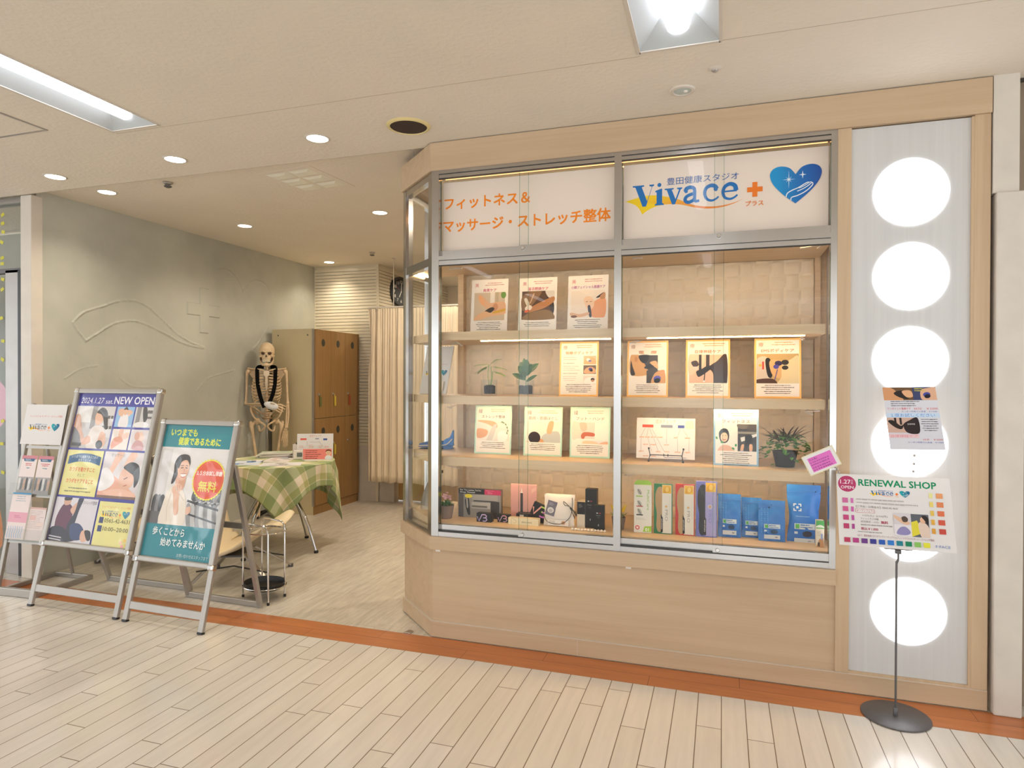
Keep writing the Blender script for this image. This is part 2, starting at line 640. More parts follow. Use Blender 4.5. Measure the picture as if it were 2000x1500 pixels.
def clip_poly(pts, r):
    """Clip an outline to the rectangle r = (x, y, w, h)."""
    x0, y0, x1, y1 = r[0], r[1], r[0] + r[2], r[1] + r[3]
    def cut(ps, inside, inter):
        out = []
        for i in range(len(ps)):
            a, b = ps[i - 1], ps[i]
            if inside(b):
                if not inside(a):
                    out.append(inter(a, b))
                out.append(b)
            elif inside(a):
                out.append(inter(a, b))
        return out
    def ix(v):
        return lambda a, b: (v, a[1] + (b[1] - a[1]) * (v - a[0]) / (b[0] - a[0]))
    def iy(v):
        return lambda a, b: (a[0] + (b[0] - a[0]) * (v - a[1]) / (b[1] - a[1]), v)
    for ins, it in ((lambda p: p[0] >= x0, ix(x0)), (lambda p: p[0] <= x1, ix(x1)), (lambda p: p[1] >= y0, iy(y0)), (lambda p: p[1] <= y1, iy(y1))):
        pts = cut(pts, ins, it)
        if len(pts) < 3:
            return []
    return [tuple(p) for p in pts]

# ============================================================ THE SETTING
ZC, ZS = 2.60, 2.64          # mall ceiling, shop ceiling
XW, YB = -2.99, 3.30         # plaster wall, back wall
o = struct(MB().box(-7, 6.5, -7.5, -0.2, -0.06, 0).build('floor', M['mallfloor']))
o = struct(MB().box(-7, 6.5, -0.2, 0.0, -0.06, 0).build('floor_strip', M['brownfloor']))
o = struct(MB().box(-7, 6.5, 0.0, 6.0, -0.06, 0).build('floor_shop', M['shopfloor']))
LAMPS = [(cx, cy) for cx in (-3.92, -1.314, 1.298, 3.91) for cy in (-1.255, -3.9, -6.5)]
def holed(s, x0, x1, y0, y1, z0, z1, holes):
    xs = sorted({x0, x1} | {h[0] for h in holes} | {h[1] for h in holes})
    ys = sorted({y0, y1} | {h[2] for h in holes} | {h[3] for h in holes})
    for a, b in zip(xs, xs[1:]):
        run = None
        for c, d in zip(ys, ys[1:]):
            if any(h[0] < (a + b) / 2 < h[1] and h[2] < (c + d) / 2 < h[3] for h in holes):
                if run:
                    s.box(a, b, run[0], run[1], z0, z1)
                run = None
            else:
                run = (run[0], d) if run else (c, d)
        if run:
            s.box(a, b, run[0], run[1], z0, z1)
    return s
struct(holed(MB(), -7, 6.5, -7.5, 0.05, ZC, ZC + 0.15, [(x - 0.146, x + 0.146, y - 0.625, y + 0.625) for x, y in LAMPS]).build('ceiling', M['ceiling']))
o = struct(MB().box(-7, 6.5, 0.05, 6.0, ZS, ZS + 0.11).build('ceiling_shop', M['ceiling']))
# joint lines in the mall ceiling boards
s = MB()
for x0, y0, x1, y1 in ((-1.47, -0.60, 1.15, -0.63), (1.45, -0.63, 4.0, -0.66)):
    s.box(x0, x1, y0 - 0.0012, y0 + 0.0012, ZC - 0.0008, ZC + 0.002)
s.box(-7, 2.5, 0.046, 0.05, ZC - 0.002, ZC + 0.002)
struct(s.build('trim_ceiling', M['dark'] if False else plain('joint_grey', '#b3a692', 0.8)))

# plaster wall with the raised wave, plus and heart the trowel left
def wall_u(px):
    return px
wave_top = [(0.36, 1.76), (0.44, 1.84), (0.60, 1.905), (0.74, 1.96), (0.88, 1.975), (1.00, 1.945), (1.12, 1.87), (1.22, 1.80), (1.30, 1.745), (1.45, 1.68), (1.60, 1.645)]
wave_bot = [(0.46, 1.635), (0.56, 1.70), (0.68, 1.775), (0.80, 1.81), (0.90, 1.815), (1.02, 1.79), (1.12, 1.755), (1.22, 1.72), (1.32, 1.68), (1.45, 1.65), (1.60, 1.635)]
sw = smoothpts(wave_top, 6, False)
sb = smoothpts(wave_bot, 6, False)
heart_l = smoothpts([(1.72, 2.33), (1.80, 2.375), (1.88, 2.385), (1.98, 2.35), (2.05, 2.28), (2.10, 2.21)], 6, False)
heart_r = smoothpts([(2.10, 2.21), (2.20, 2.31), (2.32, 2.345), (2.45, 2.31), (2.53, 2.20)], 6, False)
heart_b = smoothpts([(2.47, 1.88), (2.35, 1.74), (2.26, 1.66)], 6, False)
arc1 = smoothpts([(1.52, 1.25), (1.65, 1.36), (1.80, 1.40), (1.98, 1.44)], 6, False)
arc2 = smoothpts([(0.30, 1.36), (0.42, 1.43), (0.55, 1.455)], 6, False)
arc3 = smoothpts([(0.75, 1.36), (0.85, 1.30), (0.98, 1.29), (1.1, 1.29), (1.2, 1.24)], 6, False)
arc4 = smoothpts([(1.5, 0.98), (1.65, 0.95), (1.85, 0.97), (1.95, 1.02)], 6, False)
def dseg(p, chain):
    best = 9
    for a, b in zip(chain, chain[1:]):
        dx, dy = b[0] - a[0], b[1] - a[1]
        t = max(0, min(1, ((p[0] - a[0]) * dx + (p[1] - a[1]) * dy) / (dx * dx + dy * dy + 1e-12)))
        d = math.hypot(p[0] - a[0] - t * dx, p[1] - a[1] - t * dy)
        best = min(best, d)
    return best
end_l = [(0.36, 1.76), (0.40, 1.70), (0.46, 1.635)]
def relief(y, z):
    h = 0.0
    if 0.2 < y < 2.7 and 0.85 < z < 2.5:
        p = (y, z)
        for ch, w, a in ((sw, 0.010, 0.006), (sb, 0.010, 0.006), (end_l, 0.010, 0.005), (heart_l, 0.010, 0.005), (heart_r, 0.010, 0.005), (heart_b, 0.010, 0.005), (arc1, 0.009, 0.0025), (arc2, 0.009, 0.002), (arc3, 0.009, 0.002), (arc4, 0.009, 0.002)):
            xs0 = ch[0][0] if ch[0][0] < ch[-1][0] else ch[-1][0]
            xs1 = max(ch[0][0], ch[-1][0])
            if y < xs0 - 0.06 or y > xs1 + 0.06:
                continue
            d = dseg(p, ch)
            if d < 3 * w:                # a ragged trowel edge: thick and thin along its length
                k = 0.55 + 0.9 * abs(noise.noise(Vector((y * 9, z * 9, 1.7)))) + 0.5 * noise.noise(Vector((y * 40, z * 40, 0.3)))
                h += a * 1.5 * k * math.exp(-(d / (w * 0.75)) ** 2)
        if (abs(y - 1.605) < 0.195 and abs(z - 1.975) < 0.050) or (abs(y - 1.61) < 0.052 and abs(z - 1.975) < 0.20):
            h += 0.009
    return h
ny, nz_ = 430, 330
o = struct(MB().grid(lambda u, v: (XW + relief(0.1 + u * 3.25, v * 2.64), 0.1 + u * 3.25, v * 2.64), ny, nz_).build('wall_left', M['plaster'], smooth=False))
struct(MB().box(XW - 0.12, XW - 0.003, 0.1, 3.4, 0, ZS).build('wall_left_core', M['white']))
# white pier where the plaster wall begins
struct(MB().box(-3.085, -2.985, 0.06, 0.14, 0, ZC).build('trim_pier', M['white'], bevel=0.004))
# slatted back wall: horizontal lap boards, turning the corner
def slat_profile(z):
    t = (z / 0.0385) % 1.0
    return 0.012 * (1 - abs(2 * t - 1) ** 6) 
def slat_wall(name, p0, p1, nrm, z0, z1):
    s = MB()
    nb = int((z1 - z0) / 0.0355)
    for i in range(nb):
        za = z0 + i * 0.0355
        zb = min(za + 0.0285, z1)
        for d0, d1, h0, h1 in ((0.0, 0.018, za, zb), ):
            a = [Vector((p0[0], p0[1], h0)), Vector((p1[0], p1[1], h0)), Vector((p1[0], p1[1], h1)), Vector((p0[0], p0[1], h1))]
            n = Vector((nrm[0], nrm[1], 0))
            f = [v + n * d1 for v in a]
            va = [s.bm.verts.new(v) for v in a]
            vf = [s.bm.verts.new(v) for v in f]
            s.bm.faces.new(vf)
            for k in range(4):
                j = (k + 1) % 4
                s.bm.faces.new((va[k], va[j], vf[j], vf[k]))
    a = [(p0[0], p0[1], z0), (p1[0], p1[1], z0), (p1[0], p1[1], z1), (p0[0], p0[1], z1)]
    s.face(a)
    return struct(s.build(name, M['slat'], bevel=0))
slat_wall('wall_back', (XW, YB), (-2.185, YB), (0, -1), 0.62, ZS)
slat_wall('wall_recess', (-2.185, YB), (-2.185, 5.2), (1, 0), 0.62, ZS)
struct(MB().box(XW, -2.185, YB - 0.006, YB + 0.1, 0, 0.62).build('baseboard_back', M['white']))
struct(MB().box(-2.2, -2.17, YB - 0.016, YB + 0.0, 0.0, ZS).build('trim_corner', M['slat'], bevel=0.003))
struct(MB().box(XW, -2.975, YB - 0.016, YB, 0.0, ZS).build('trim_plaster_corner', M['slat']))
struct(MB().box(-2.185, 4.0, 5.2, 5.3, 0, ZS).build('wall_far', M['slat']))
struct(MB().box(2.7, 2.8, 0.6, 5.3, 0, ZS).build('wall_right', M['white']))
# wooden door leaf below and behind the curtain
d = struct(MB().box(-1.98, -0.9, 3.40, 3.44, 0.012, 2.0).build('door_1', grain('door_wood', '#c49d62', '#d0aa70', (20, 20, 1))))
struct(MB().box(-2.185, -1.99, 3.32, 3.42, 0.0, 0.62).build('trim_door', M['white']))

# left neighbour: steel shutter post, glass over a rail, part of a poster behind the pane
struct(MB().box(-3.29, -3.15, 0.10, 0.15, 0, 2.11).build('door_2', plain('grey_post', '#a9a4a0', 0.35, 0.4), bevel=0.003))
struct(MB().box(-3.148, -3.086, 0.085, 0.16, 0, 2.10).build('wall_dark_gap', M['black']))
struct(MB().box(-7, -3.09, 0.09, 0.16, 2.565, ZC).build('trim_transom', M['alu']))
struct(MB().box(-7, -3.09, 0.10, 0.15, 2.09, 2.12).build('trim_rail', M['greymetal']))
w = struct(MB().box(-7, -3.10, 0.118, 0.126, 2.12, 2.565).build('window_1', M['glass']))
w = struct(MB().box(-7, -3.29, 0.118, 0.126, 0.0, 2.09).build('window_2', M['glass']))
struct(MB().box(-7, -3.0, 0.9, 1.0, 0, ZC).build('wall_neighbour', plain('neighbour_wall', '#a7a79b', 0.7)))
A = Art(1.6, 2.0, 100, '#a06ea8', dz=0.0001)
A.grad(0, 0, 100, 60, ['#9a6fae', '#8f6aa6', '#a9728f', '#b07a8a'])
A.grad(0, 60, 100, 65, ['#b5805c', '#bd8450', '#a9582e', '#b2632f'])
A.ell(88, 58, 20, 14, '#c58a9a')
A.sm([(60, 90), (90, 80), (100, 100), (100, 125), (60, 125)], '#c27a44')
t = thing('window_poster', 'purple and orange poster taped inside the glass at the far left edge', 'poster', (-4.33, 0.21, 0.1))
A.build('print', M['print'], t)
MB().box(-0.8, 0.8, 0.001, 0.004, 0, 2.0).build('sheet', M['paper'], t, world=False)
k = 0
for x, z in ((-3.33, 2.50), (-3.33, 2.44), (-3.325, 2.38), (-3.34, 2.31), (-3.335, 2.20), (-3.335, 2.16), (-3.33, 2.05), (-3.335, 1.98), (-3.345, 1.78), (-3.33, 1.62), (-3.335, 1.49), (-3.335, 1.06), (-3.345, 0.9), (-3.335, 0.7)):
    c = Matrix.Translation((x, 0.112, z)) @ Matrix.Rotation(0.5 * ((k * 37) % 7 - 3) / 3, 4, 'Y')
    o = recenter(MB().box(-0.016, 0.016, -0.001, 0.001, -0.011, 0.011, c).build('sticky_tape', M.setdefault('tape', plain('yellow_tape', '#c9c23c', 0.6))))
    tag(o, 'small yellow tape square on the glass edge at far left', 'tape', 'yellow tape squares on the neighbouring glass')
    k += 1

# right of the shop front: white pier in two widths
struct(MB().box(2.512, 2.61, -0.025, 0.3, 0, 2.123).build('trim_pier_right', M['white'], bevel=0.006))
struct(MB().box(2.502, 2.592, -0.008, 0.3, 2.123, ZC).build('trim_pier_upper', M['white']))
struct(MB().box(2.612, 6.5, 0.1, 0.4, 0, ZC).build('wall_right_mall', plain('brown_panel', '#8b7a66', 0.5)))

# shop front: fascia and skirting run along side, chamfer and front
CH = [(-0.32, 0.62), (-0.32, 0.30), (0.0, 0.0), (1.931, 0.0)]
CHL = CH[:3] + [(2.498, 0.0)]
def offset(ch, d):
    """Chain moved outward (towards the mall) by d, mitred."""
    ns = []
    for a, b in zip(ch, ch[1:]):
        dx, dy = b[0] - a[0], b[1] - a[1]
        l = math.hypot(dx, dy)
        ns.append((dy / l, -dx / l))
    out = []
    for i, p in enumerate(ch):
        if i == 0:
            n = ns[0]
            k = d
        elif i == len(ch) - 1:
            n = ns[-1]
            k = d
        else:
            n = (ns[i - 1][0] + ns[i][0], ns[i - 1][1] + ns[i][1])
            l = math.hypot(*n)
            n = (n[0] / l, n[1] / l)
            k = d / (n[0] * ns[i][0] + n[1] * ns[i][1])
        out.append((p[0] + n[0] * k, p[1] + n[1] * k))
    return out
def band(s, ch, d0, d1, z0, z1):
    a, b = offset(ch, d0), offset(ch, d1)
    for i in range(len(ch) - 1):
        s.prism([a[i], a[i + 1], b[i + 1], b[i]], z0, z1)
    return s
struct(band(MB(), CHL, 0.010, -0.09, 2.452, ZC - 0.004).build('trim_fascia', M['wood']))
struct(band(MB(), CHL, 0.0, -0.03, 0.004, 0.084).build('baseboard_front', M['wood']))
struct(band(MB(), CHL, 0.001, -0.03, 0.084, 0.087).box(0.786, 0.788, -0.0008, 0.01, 0.004, 0.086).build('trim_skirting_edge', plain('edge_pale', '#cdbfae', 0.4)))
struct(MB().box(1.931, 1.985, 0.0, 0.06, 0.087, 2.452).build('trim_column', M['woodv'], bevel=0.002))
struct(MB().box(2.44, 2.498, 0.0, 0.3, 0.087, 2.452).build('trim_column', M['woodv'], bevel=0.002))

# ============================================================ THE LIT COLUMN
lp = thing('light_panel', 'tall white lit panel with a column of six glowing round holes', 'light panel', (2.212, 0.0, 0.1))
MB().box(1.985, 2.44, 0.012, 0.05, 0.088, 2.447).build('panel', M['whitepanel'], lp)
s = MB()
s.box(1.985, 2.44, 0.002, 0.012, 0.087, 0.098).box(2.43, 2.44, 0.002, 0.012, 0.098, 2.447)
s.build('edge_bead', M['woodv'], lp)
for i in range(6):
    z = 2.158 - i * 0.356
    MB().lathe([(0.139, 0.0), (0.1425, 0.002), (0.1425, 0.004)], (0, 0, 0), 64, Matrix.Translation((2.213, 0.0125, z)) @ Matrix.Rotation(PI / 2, 4, 'X')).build('lit_disc', M['disc'], lp)

# ============================================================ THE SHOWCASE
case = thing('display_case', 'wood and steel shop window showcase with angled left corner and sliding glass', 'showcase', (0.9, 0.3, 0.0))
band(MB(), CH, -0.010, -0.05, 0.087, 0.467).build('base_panel', M['wood'], case)
band(MB(), CH, 0.012, -0.06, 0.467, 0.533).build('counter_band', M['wood'], case)
# small maker plates under the band
for x in (0.035, 1.032):
    MB().box(x - 0.013, x + 0.013, 0.0075, 0.0105, 0.452, 0.463).build('label_plate', M['paper'], case)
inn = offset(CH, -0.05)
MB().prism([inn[0], inn[1], inn[2], inn[3], (1.93, 0.62)], 0.533, 0.598).build('deck', M['shelfwood'], case)
# steel uprights
for x0, x1 in ((0.0, 0.040), (0.960, 0.994), (1.905, 1.931)):
    if x0 == 0.0:
        a = [(0.040, 0.0), (0.040, 0.042), (0.018, 0.042), (-0.028, 0.062), (-0.034, 0.031), (0.0, 0.0)]
        MB().prism(a, 0.533, 2.452).build('post', M['steel'], case)
    else:
        MB().box(x0, x1, 0.0, 0.045, 0.533, 2.452).build('post', M['steel'], case)
MB().prism([(-0.32, 0.30), (-0.29, 0.272), (-0.278, 0.284), (-0.278, 0.34), (-0.32, 0.34)], 0.533, 2.452).build('post', M['steel'], case)
MB().box(-0.32, -0.285, 0.585, 0.62, 0.533, 2.452).build('post', M['steel'], case)
# rails, three levels, along front, chamfer and side
for nm, z0, z1 in (('top_rail', 2.412, 2.452), ('middle_rail', 1.958, 2.004), ('bottom_rail', 0.533, 0.560)):
    s = MB()
    for x0, x1 in ((0.040, 0.960), (0.994, 1.905)):
        s.box(x0, x1, 0.002, 0.044, z0, z1)
        if nm != 'bottom_rail':
            s.box(x0, x1, -0.001, 0.002, z0 + (z1 - z0) * 0.52, z1)
    seg = [(-0.30, 0.285), (-0.015, 0.018)]
    for d0, d1, a, b in ((0.0, -0.04, z0, z1),):
        oo, ii = offset(CH, d0 - 0.002), offset(CH, d1)
        s.prism([oo[1], oo[2], ii[2], ii[1]], z0 + (0.0 if nm != 'middle_rail' else 0.002), z1 - 0.001)
        s.prism([oo[0], oo[1], ii[1], ii[0]], z0 + (0.0 if nm != 'middle_rail' else 0.002), z1 - 0.001)
    s.build(nm, M['steel'], case)
# dark gaskets under the rails and beside the glass
for x0, x1 in ((0.040, 0.960), (0.994, 1.905)):
    for y0, y1, z0, z1 in ((-0.0015, 0.003, 2.430, 2.4335), (0.004, 0.02, 2.4085, 2.412), (-0.0015, 0.003, 1.9805, 1.983), (0.004, 0.02, 1.954, 1.958), (0.0005, 0.02, 0.5595, 0.563)):
        MB().box(x0, x1, y0, y1, z0, z1).build('gasket', M['dark'], case)
# sliding glass doors: two per opening, above and below
def slider(x0, x1, y, z0, z1, hs, lock=None):
    d = MB().box(x0, x1, y - 0.006, y + 0.006, z0, z0 + hs).build('sliding_door', M['steel'], case)
    MB().box(x0 + 0.002, x1 - 0.002, y - 0.002, y + 0.002, z0 + hs, z1).build('pane', M['glass'], d)
    M.setdefault('edge', thin_glass('glass_edge', (0.72, 0.82, 0.78)))
    for e in (x0, x1 - 0.0022):
        MB().box(e, e + 0.0022, y - 0.0024, y + 0.0024, z0 + hs, z1).build('pane_edge', M['edge'], d)
    if lock:
        MB().lathe([(0.010, 0), (0.010, 0.006), (0.008, 0.009), (0.004, 0.009), (0.0038, 0.006), (0, 0.006)], (0, 0, 0), 20, Matrix.Translation((lock, y - 0.006, z0 + hs * 0.5)) @ Matrix.Rotation(PI / 2, 4, 'X')).build('lock', M['chrome'], d)
    return d
for xa, xm, xb in ((0.040, 0.500, 0.960), (0.994, 1.440, 1.905)):
    slider(xa, xm + 0.022, 0.030, 0.560, 1.954, 0.034)
    slider(xm - 0.022, xb, 0.013, 0.556, 1.954, 0.042, xm + 0.0)
    slider(xa, xm + 0.022, 0.030, 2.006, 2.408, 0.030)
    slider(xm - 0.022, xb, 0.013, 2.004, 2.408, 0.034, xm + 0.0)
# fixed panes of the chamfer and the side
def fixed(p, q, z0, z1):
    d = Vector((q[0] - p[0], q[1] - p[1], 0))
    l = d.length
    n = Vector((d.y, -d.x, 0)) / l * 0.002
    pts = [(p[0] + n.x, p[1] + n.y), (q[0] + n.x, q[1] + n.y), (q[0] - n.x, q[1] - n.y), (p[0] - n.x, p[1] - n.y)]
    MB().prism(pts, z0, z1).build('fixed_pane', M['glass'], case)
cc = offset(CH, -0.018)
for z0, z1 in ((0.56, 1.958), (2.004, 2.412)):
    fixed((cc[1][0] + 0.02, cc[1][1] - 0.018), (cc[2][0] - 0.02, cc[2][1] + 0.018), z0, z1)
    fixed((cc[0][0], 0.585), (cc[1][0], cc[1][1] + 0.03), z0, z1)
# shelves and their pale front lips, strips of light under them
YK = 0.555
for zt, th in ((1.612, 0.044), (1.272, 0.044), (0.948, 0.048)):
    MB().prism([(0.977, 0.062), (0.977, YK - 0.01), (-0.272, YK - 0.01), (-0.272, 0.34), (0.022, 0.066)], zt - th, zt).build('shelf', M['shelfwood'], case)
    MB().box(0.979, 1.895, 0.062, YK - 0.01, zt - th, zt).build('shelf', M['shelfwood'], case)
MB().prism([(1.93, 0.048), (1.93, YK), (-0.272, YK), (-0.272, 0.34), (0.02, 0.050)], 1.990, 2.004).build('case_ceiling', M['shelfwood'], case)
for z, xs in ((1.9885, ((0.17, 0.90), (1.12, 1.85))), (1.5665, ((0.22, 0.92), (1.10, 1.82))), (1.2265, ((0.14, 0.92), (1.10, 1.82))), (0.8985, ((0.20, 0.90), (1.12, 1.80)))):
    for x0, x1 in xs:
        MB().box(x0, x1, 0.150, 0.157, z - 0.002, z).build('light_strip', M['strip'] if z < 1.9 else M.setdefault('striptop', emis('warm_strip_top', '#ffd79a', STRIP_E * 0.55)), case)
MB().box(1.925, 1.933, 0.090, 0.098, 0.64, 1.95).build('light_strip', M.setdefault('strip3', emis('cool_fill_strip', '#eef0ff', 7)), case)  # unseen strip behind the post, added for cool light leaking from the lit column
MB().box(-0.262, -0.254, 0.36, 0.54, 1.982, 1.9895).build('light_strip', M['strip'], case)
MB().box(0.05, 1.9, 0.066, 0.071, 2.398, 2.404).build('light_strip', M.setdefault('strip2', emis('amber_strip', '#ffb46c', 5)), case)
# fuzzy ends of the cables below the shelf fronts
for x, z in ((0.09, 1.965), (1.03, 1.965), (1.84, 1.972), (1.85, 1.555), (1.03, 1.552), (0.07, 1.552), (1.85, 1.215), (0.06, 1.21), (0.06, 0.885), (1.03, 0.885)):
    rr = random.Random(int(x * 100 + z * 10))
    MB().tube(smoothpts([(x + rr.uniform(-0.05, 0.05), 0.11 + rr.uniform(0, 0.06), z + rr.uniform(-0.012, 0.012)) for _ in range(5)], 5, False), 0.0025, 6).build('cable', M['white'], case, smooth=True)
# back panel: woven relief of square tiles
def weave(u, v):
    x = -0.03 + u * 1.935
    z = 0.60 + v * 1.388
    a, b = x / 0.0735, z / 0.0735
    i, j = math.floor(a), math.floor(b)
    fu, fv = a - i, b - j
    h = 0.009 * math.sin(PI * fu) if (i + j) % 2 else 0.009 * math.sin(PI * fv)
    return (x, YK - h, z)
MB().grid(weave, 27 * 6, 19 * 6).build('back_panel', plain('woven_panel', '#e6d6bb', 0.6, var=0.02), case, smooth=False)
MB().box(-0.06, 1.985, YK + 0.004, YK + 0.03, 0.533, 2.45).build('back_board', M['shelfwood'], case)
MB().box(-0.06, -0.025, YK - 0.05, YK + 0.004, 0.598, 1.99).build('upright', M['shelfwood'], case)
MB().box(1.908, 1.934, YK - 0.03, YK + 0.004, 0.598, 1.99).build('upright', M['shelfwood'], case)
MB().box(1.968, 1.984, 0.062, YK, 0.598, 2.45).build('side_panel', plain('side_white', '#d9d6d8', 0.4), case)

# ============================================================ CEILING FIXTURES
def tube_lamp(cx, cy, label, far=False):
    t = thing('ceiling_lamp', label, 'ceiling light', (cx, cy, ZC), group='recessed fluorescent lamps of the mall')
    hx, hy, D = 0.146, 0.625, 0.075
    s = MB()
    s.box(-hx - 0.008, -hx + 0.004, -hy - 0.008, hy + 0.008, -0.003, 0.001).box(hx - 0.004, hx + 0.008, -hy - 0.008, hy + 0.008, -0.003, 0.001)
    s.box(-hx, hx, -hy - 0.008, -hy + 0.004, -0.003, 0.001).box(-hx, hx, hy - 0.004, hy + 0.008, -0.003, 0.001)
    s.build('rim', M['white'], t, world=False)
    a = [(-hx, -hy, 0), (hx, -hy, 0), (hx, hy, 0), (-hx, hy, 0)]
    b = [(-0.055, -hy + 0.10, D), (0.055, -hy + 0.10, D), (0.055, hy - 0.10, D), (-0.055, hy - 0.10, D)]
    s = MB()
    for i in range(4):
        j = (i + 1) % 4
        s.face([a[i], a[j], b[j], b[i]])
    s.face(b)
    s.build('reflector', M['reflector'], t, world=False)
    s = MB()
    pr = [(0.045 * math.cos(x), 0.060 - 0.040 * math.sin(x)) for x in [PI * k / 10 for k in range(11)]]
    n = len(pr)
    rows = [[s.bm.verts.new((x, y, z)) for x, z in pr] for y in (-hy + 0.05, hy - 0.05)]
    for k in range(n - 1):
        s.bm.faces.new((rows[0][k], rows[0][k + 1], rows[1][k + 1], rows[1][k]))
    s.bm.faces.new(rows[0])
    s.bm.faces.new(rows[1][::-1])
    s.build('lit_tube', M['tube'], t, world=False, smooth=True)
    return t
for i, (x, y) in enumerate(LAMPS):
    lab = {(-1.314, -1.255): 'long recessed fluorescent lamp above the signs on the left', (1.298, -1.255): 'long recessed fluorescent lamp at the top, above the showcase'}.get((x, y), 'recessed fluorescent lamp of the mall behind the viewpoint')
    tube_lamp(x, y, lab)

dls = [(-2.453, -0.174, ZC, 'downlight at far left, nearest the shutter post'), (-1.493, -0.205, ZC, 'downlight in the mall ceiling, above the left of the entrance'), (-0.534, -0.24, ZC, 'downlight in the mall ceiling just left of the round speaker'), (-2.57, 0.279, ZS, 'small downlight inside the shop near the front end of the plaster wall'), (-2.351, 1.378, ZS, 'downlight inside the shop, washing the middle of the plaster wall'), (-1.051, 1.326, ZS, 'downlight inside the shop beside the showcase corner'), (-2.646, 3.055, ZS, 'downlight above the lockers, close to the slatted wall'), (0.45, 1.35, ZS, 'unseen downlight added to light the shop behind the showcase'), (-1.05, 2.35, ZS, 'unseen fill downlight added inside the shop above the curtain'), (1.6, 2.4, ZS, 'unseen fill downlight added deep inside the shop'), (-0.9, 4.2, ZS, 'unseen fill downlight added behind the curtain')]  # the last four are unseen, added to brighten the shop interior
proto = None
for x, y, z, lab in dls:
    t = thing('downlight', lab, 'ceiling light', (x, y, z), group='round recessed downlights')
    MB().lathe([(0.052, -0.0005), (0.055, -0.004), (0.062, -0.0035), (0.066, 0.0)], seg=36).build('rim', M['white'], t, world=False, smooth=True)
    MB().lathe([(0.0, -0.0015), (0.035, -0.002), (0.0535, -0.0025)], seg=36).build('lens', M['downlens'], t, world=False)
    ld = bpy.data.lights.new('downlight_beam', 'SPOT')
    ld.energy = DOWN_W * (1.0 if z == ZC else 1.15 if x < -2 else 2.6)
    ld.color = (1.0, 0.88, 0.70)
    ld.spot_size = math.radians(125 if z == ZC or x < -2 or y < 1.34 else 172)
    ld.spot_blend = 0.9 if z == ZC or x < -2 or y < 1.34 else 0.25
    ld.shadow_soft_size = 0.05
    lo = bpy.data.objects.new('beam', ld)
    COL.objects.link(lo)
    lo.parent = t
    lo.location = (0, 0, -0.012)

t = thing('ceiling_speaker', 'round brown ceiling speaker with cream rim above the showcase corner', 'speaker', (-0.011, -0.246, ZC))
MB().lathe([(0.088, -0.002), (0.092, -0.010), (0.104, -0.006), (0.108, 0.0)], seg=48).build('rim', plain('cream_rim', '#d8c48a', 0.5), t, world=False, smooth=True)
MB().lathe([(0.0, -0.006), (0.06, -0.0055), (0.091, -0.005)], seg=48).build('grille', plain('brown_grille', '#3e2c22', 0.8, bump=0.6, bscale=600), t, world=False)
t = thing('emergency_light', 'round white emergency light in the ceiling above the shop sign', 'emergency light', (1.289, -0.251, ZC))
MB().lathe([(0.036, -0.003), (0.040, -0.008), (0.050, -0.006), (0.054, 0.0)], seg=40).build('rim', M['white'], t, world=False, smooth=True)
MB().lathe([(0.0, -0.006), (0.03, -0.005), (0.037, -0.003)], seg=32).build('lens', plain('frosted_lens', '#b9c4c0', 0.2), t, world=False)
MB().blob((0.014, 0, -0.006), (0.009, 0.009, 0.005)).build('bulb', M['paper'], t, world=False, smooth=True)
t = thing('ceiling_sensor', 'small round sensor in the ceiling beside the top lamp', 'sensor', (1.423, -0.411, ZC))
MB().lathe([(0.014, -0.006), (0.018, -0.006), (0.028, 0.0)], seg=32).build('rim', M['white'], t, world=False, smooth=True)
MB().blob((0, 0, -0.005), (0.014, 0.014, 0.010)).build('eye', M['alupaint'], t, world=False, smooth=True)
for x, y, lab in ((-1.989, 0.229, 'grey sprinkler head in the shop ceiling nearest the entrance'), (-1.914, 2.708, 'grey sprinkler head in the shop ceiling near the slatted wall')):
    t = thing('sprinkler', lab, 'sprinkler', (x, y, ZS), group='sprinkler heads')
    MB().lathe([(0.030, 0.0), (0.030, -0.006), (0.022, -0.014)][::-1], seg=24).build('plate', M['alupaint'], t, world=False, smooth=True)
    s = MB().lathe([(0.0, -0.036), (0.012, -0.036), (0.024, -0.030), (0.024, -0.026), (0.0, -0.024)], seg=16)
    for a in range(3):
        s.box(-0.002, 0.002, 0.012, 0.016, -0.03, -0.01, Matrix.Rotation(a * 2.09, 4, 'Z'))
    s.build('head', M['greymetal'], t, world=False)
t = thing('air_vent', 'square air vent with pale pockets in the shop ceiling', 'vent', (-1.095, 0.462, ZS), (0, 0, -0.09))
fr = MB().box(-0.21, 0.21, -0.225, 0.225, -0.0015, 0.0).build('frame', M['ceiling'], t, world=False)
for i in range(2):
    for j in range(3):
        x, y = -0.088 + 0.176 * i, -0.13 + 0.13 * j
        a = [(x - 0.078, y - 0.055), (x + 0.078, y - 0.055), (x + 0.078, y + 0.055), (x - 0.078, y + 0.055)]
        b = [(x - 0.05, y - 0.03), (x + 0.05, y - 0.03), (x + 0.05, y + 0.03), (x - 0.05, y + 0.03)]
        s = MB()
        for k in range(4):
            l = (k + 1) % 4
            s.face([a[k] + (-0.002,), a[l] + (-0.002,), b[l] + (-0.010,), b[k] + (-0.010,)])
        s.face([p + (-0.010,) for p in b])
        s.build('pocket', M.setdefault('pocket', plain('vent_pocket', '#e6e2d2', 0.6)), t, world=False)
t = thing('ceiling_hatch', 'grey framed access hatch in the mall ceiling at the left edge', 'hatch', (-2.03, -0.99, ZC))
s = MB()
hx, hy, wd = 0.277, 0.25, 0.013
s.box(-hx, hx, hy - wd, hy, -0.003, 0.001).box(-hx, hx, -hy, -hy + wd, -0.003, 0.001).box(-hx, -hx + wd, -hy + wd, hy - wd, -0.003, 0.001).box(hx - wd, hx, -hy + wd, hy - wd, -0.003, 0.001)
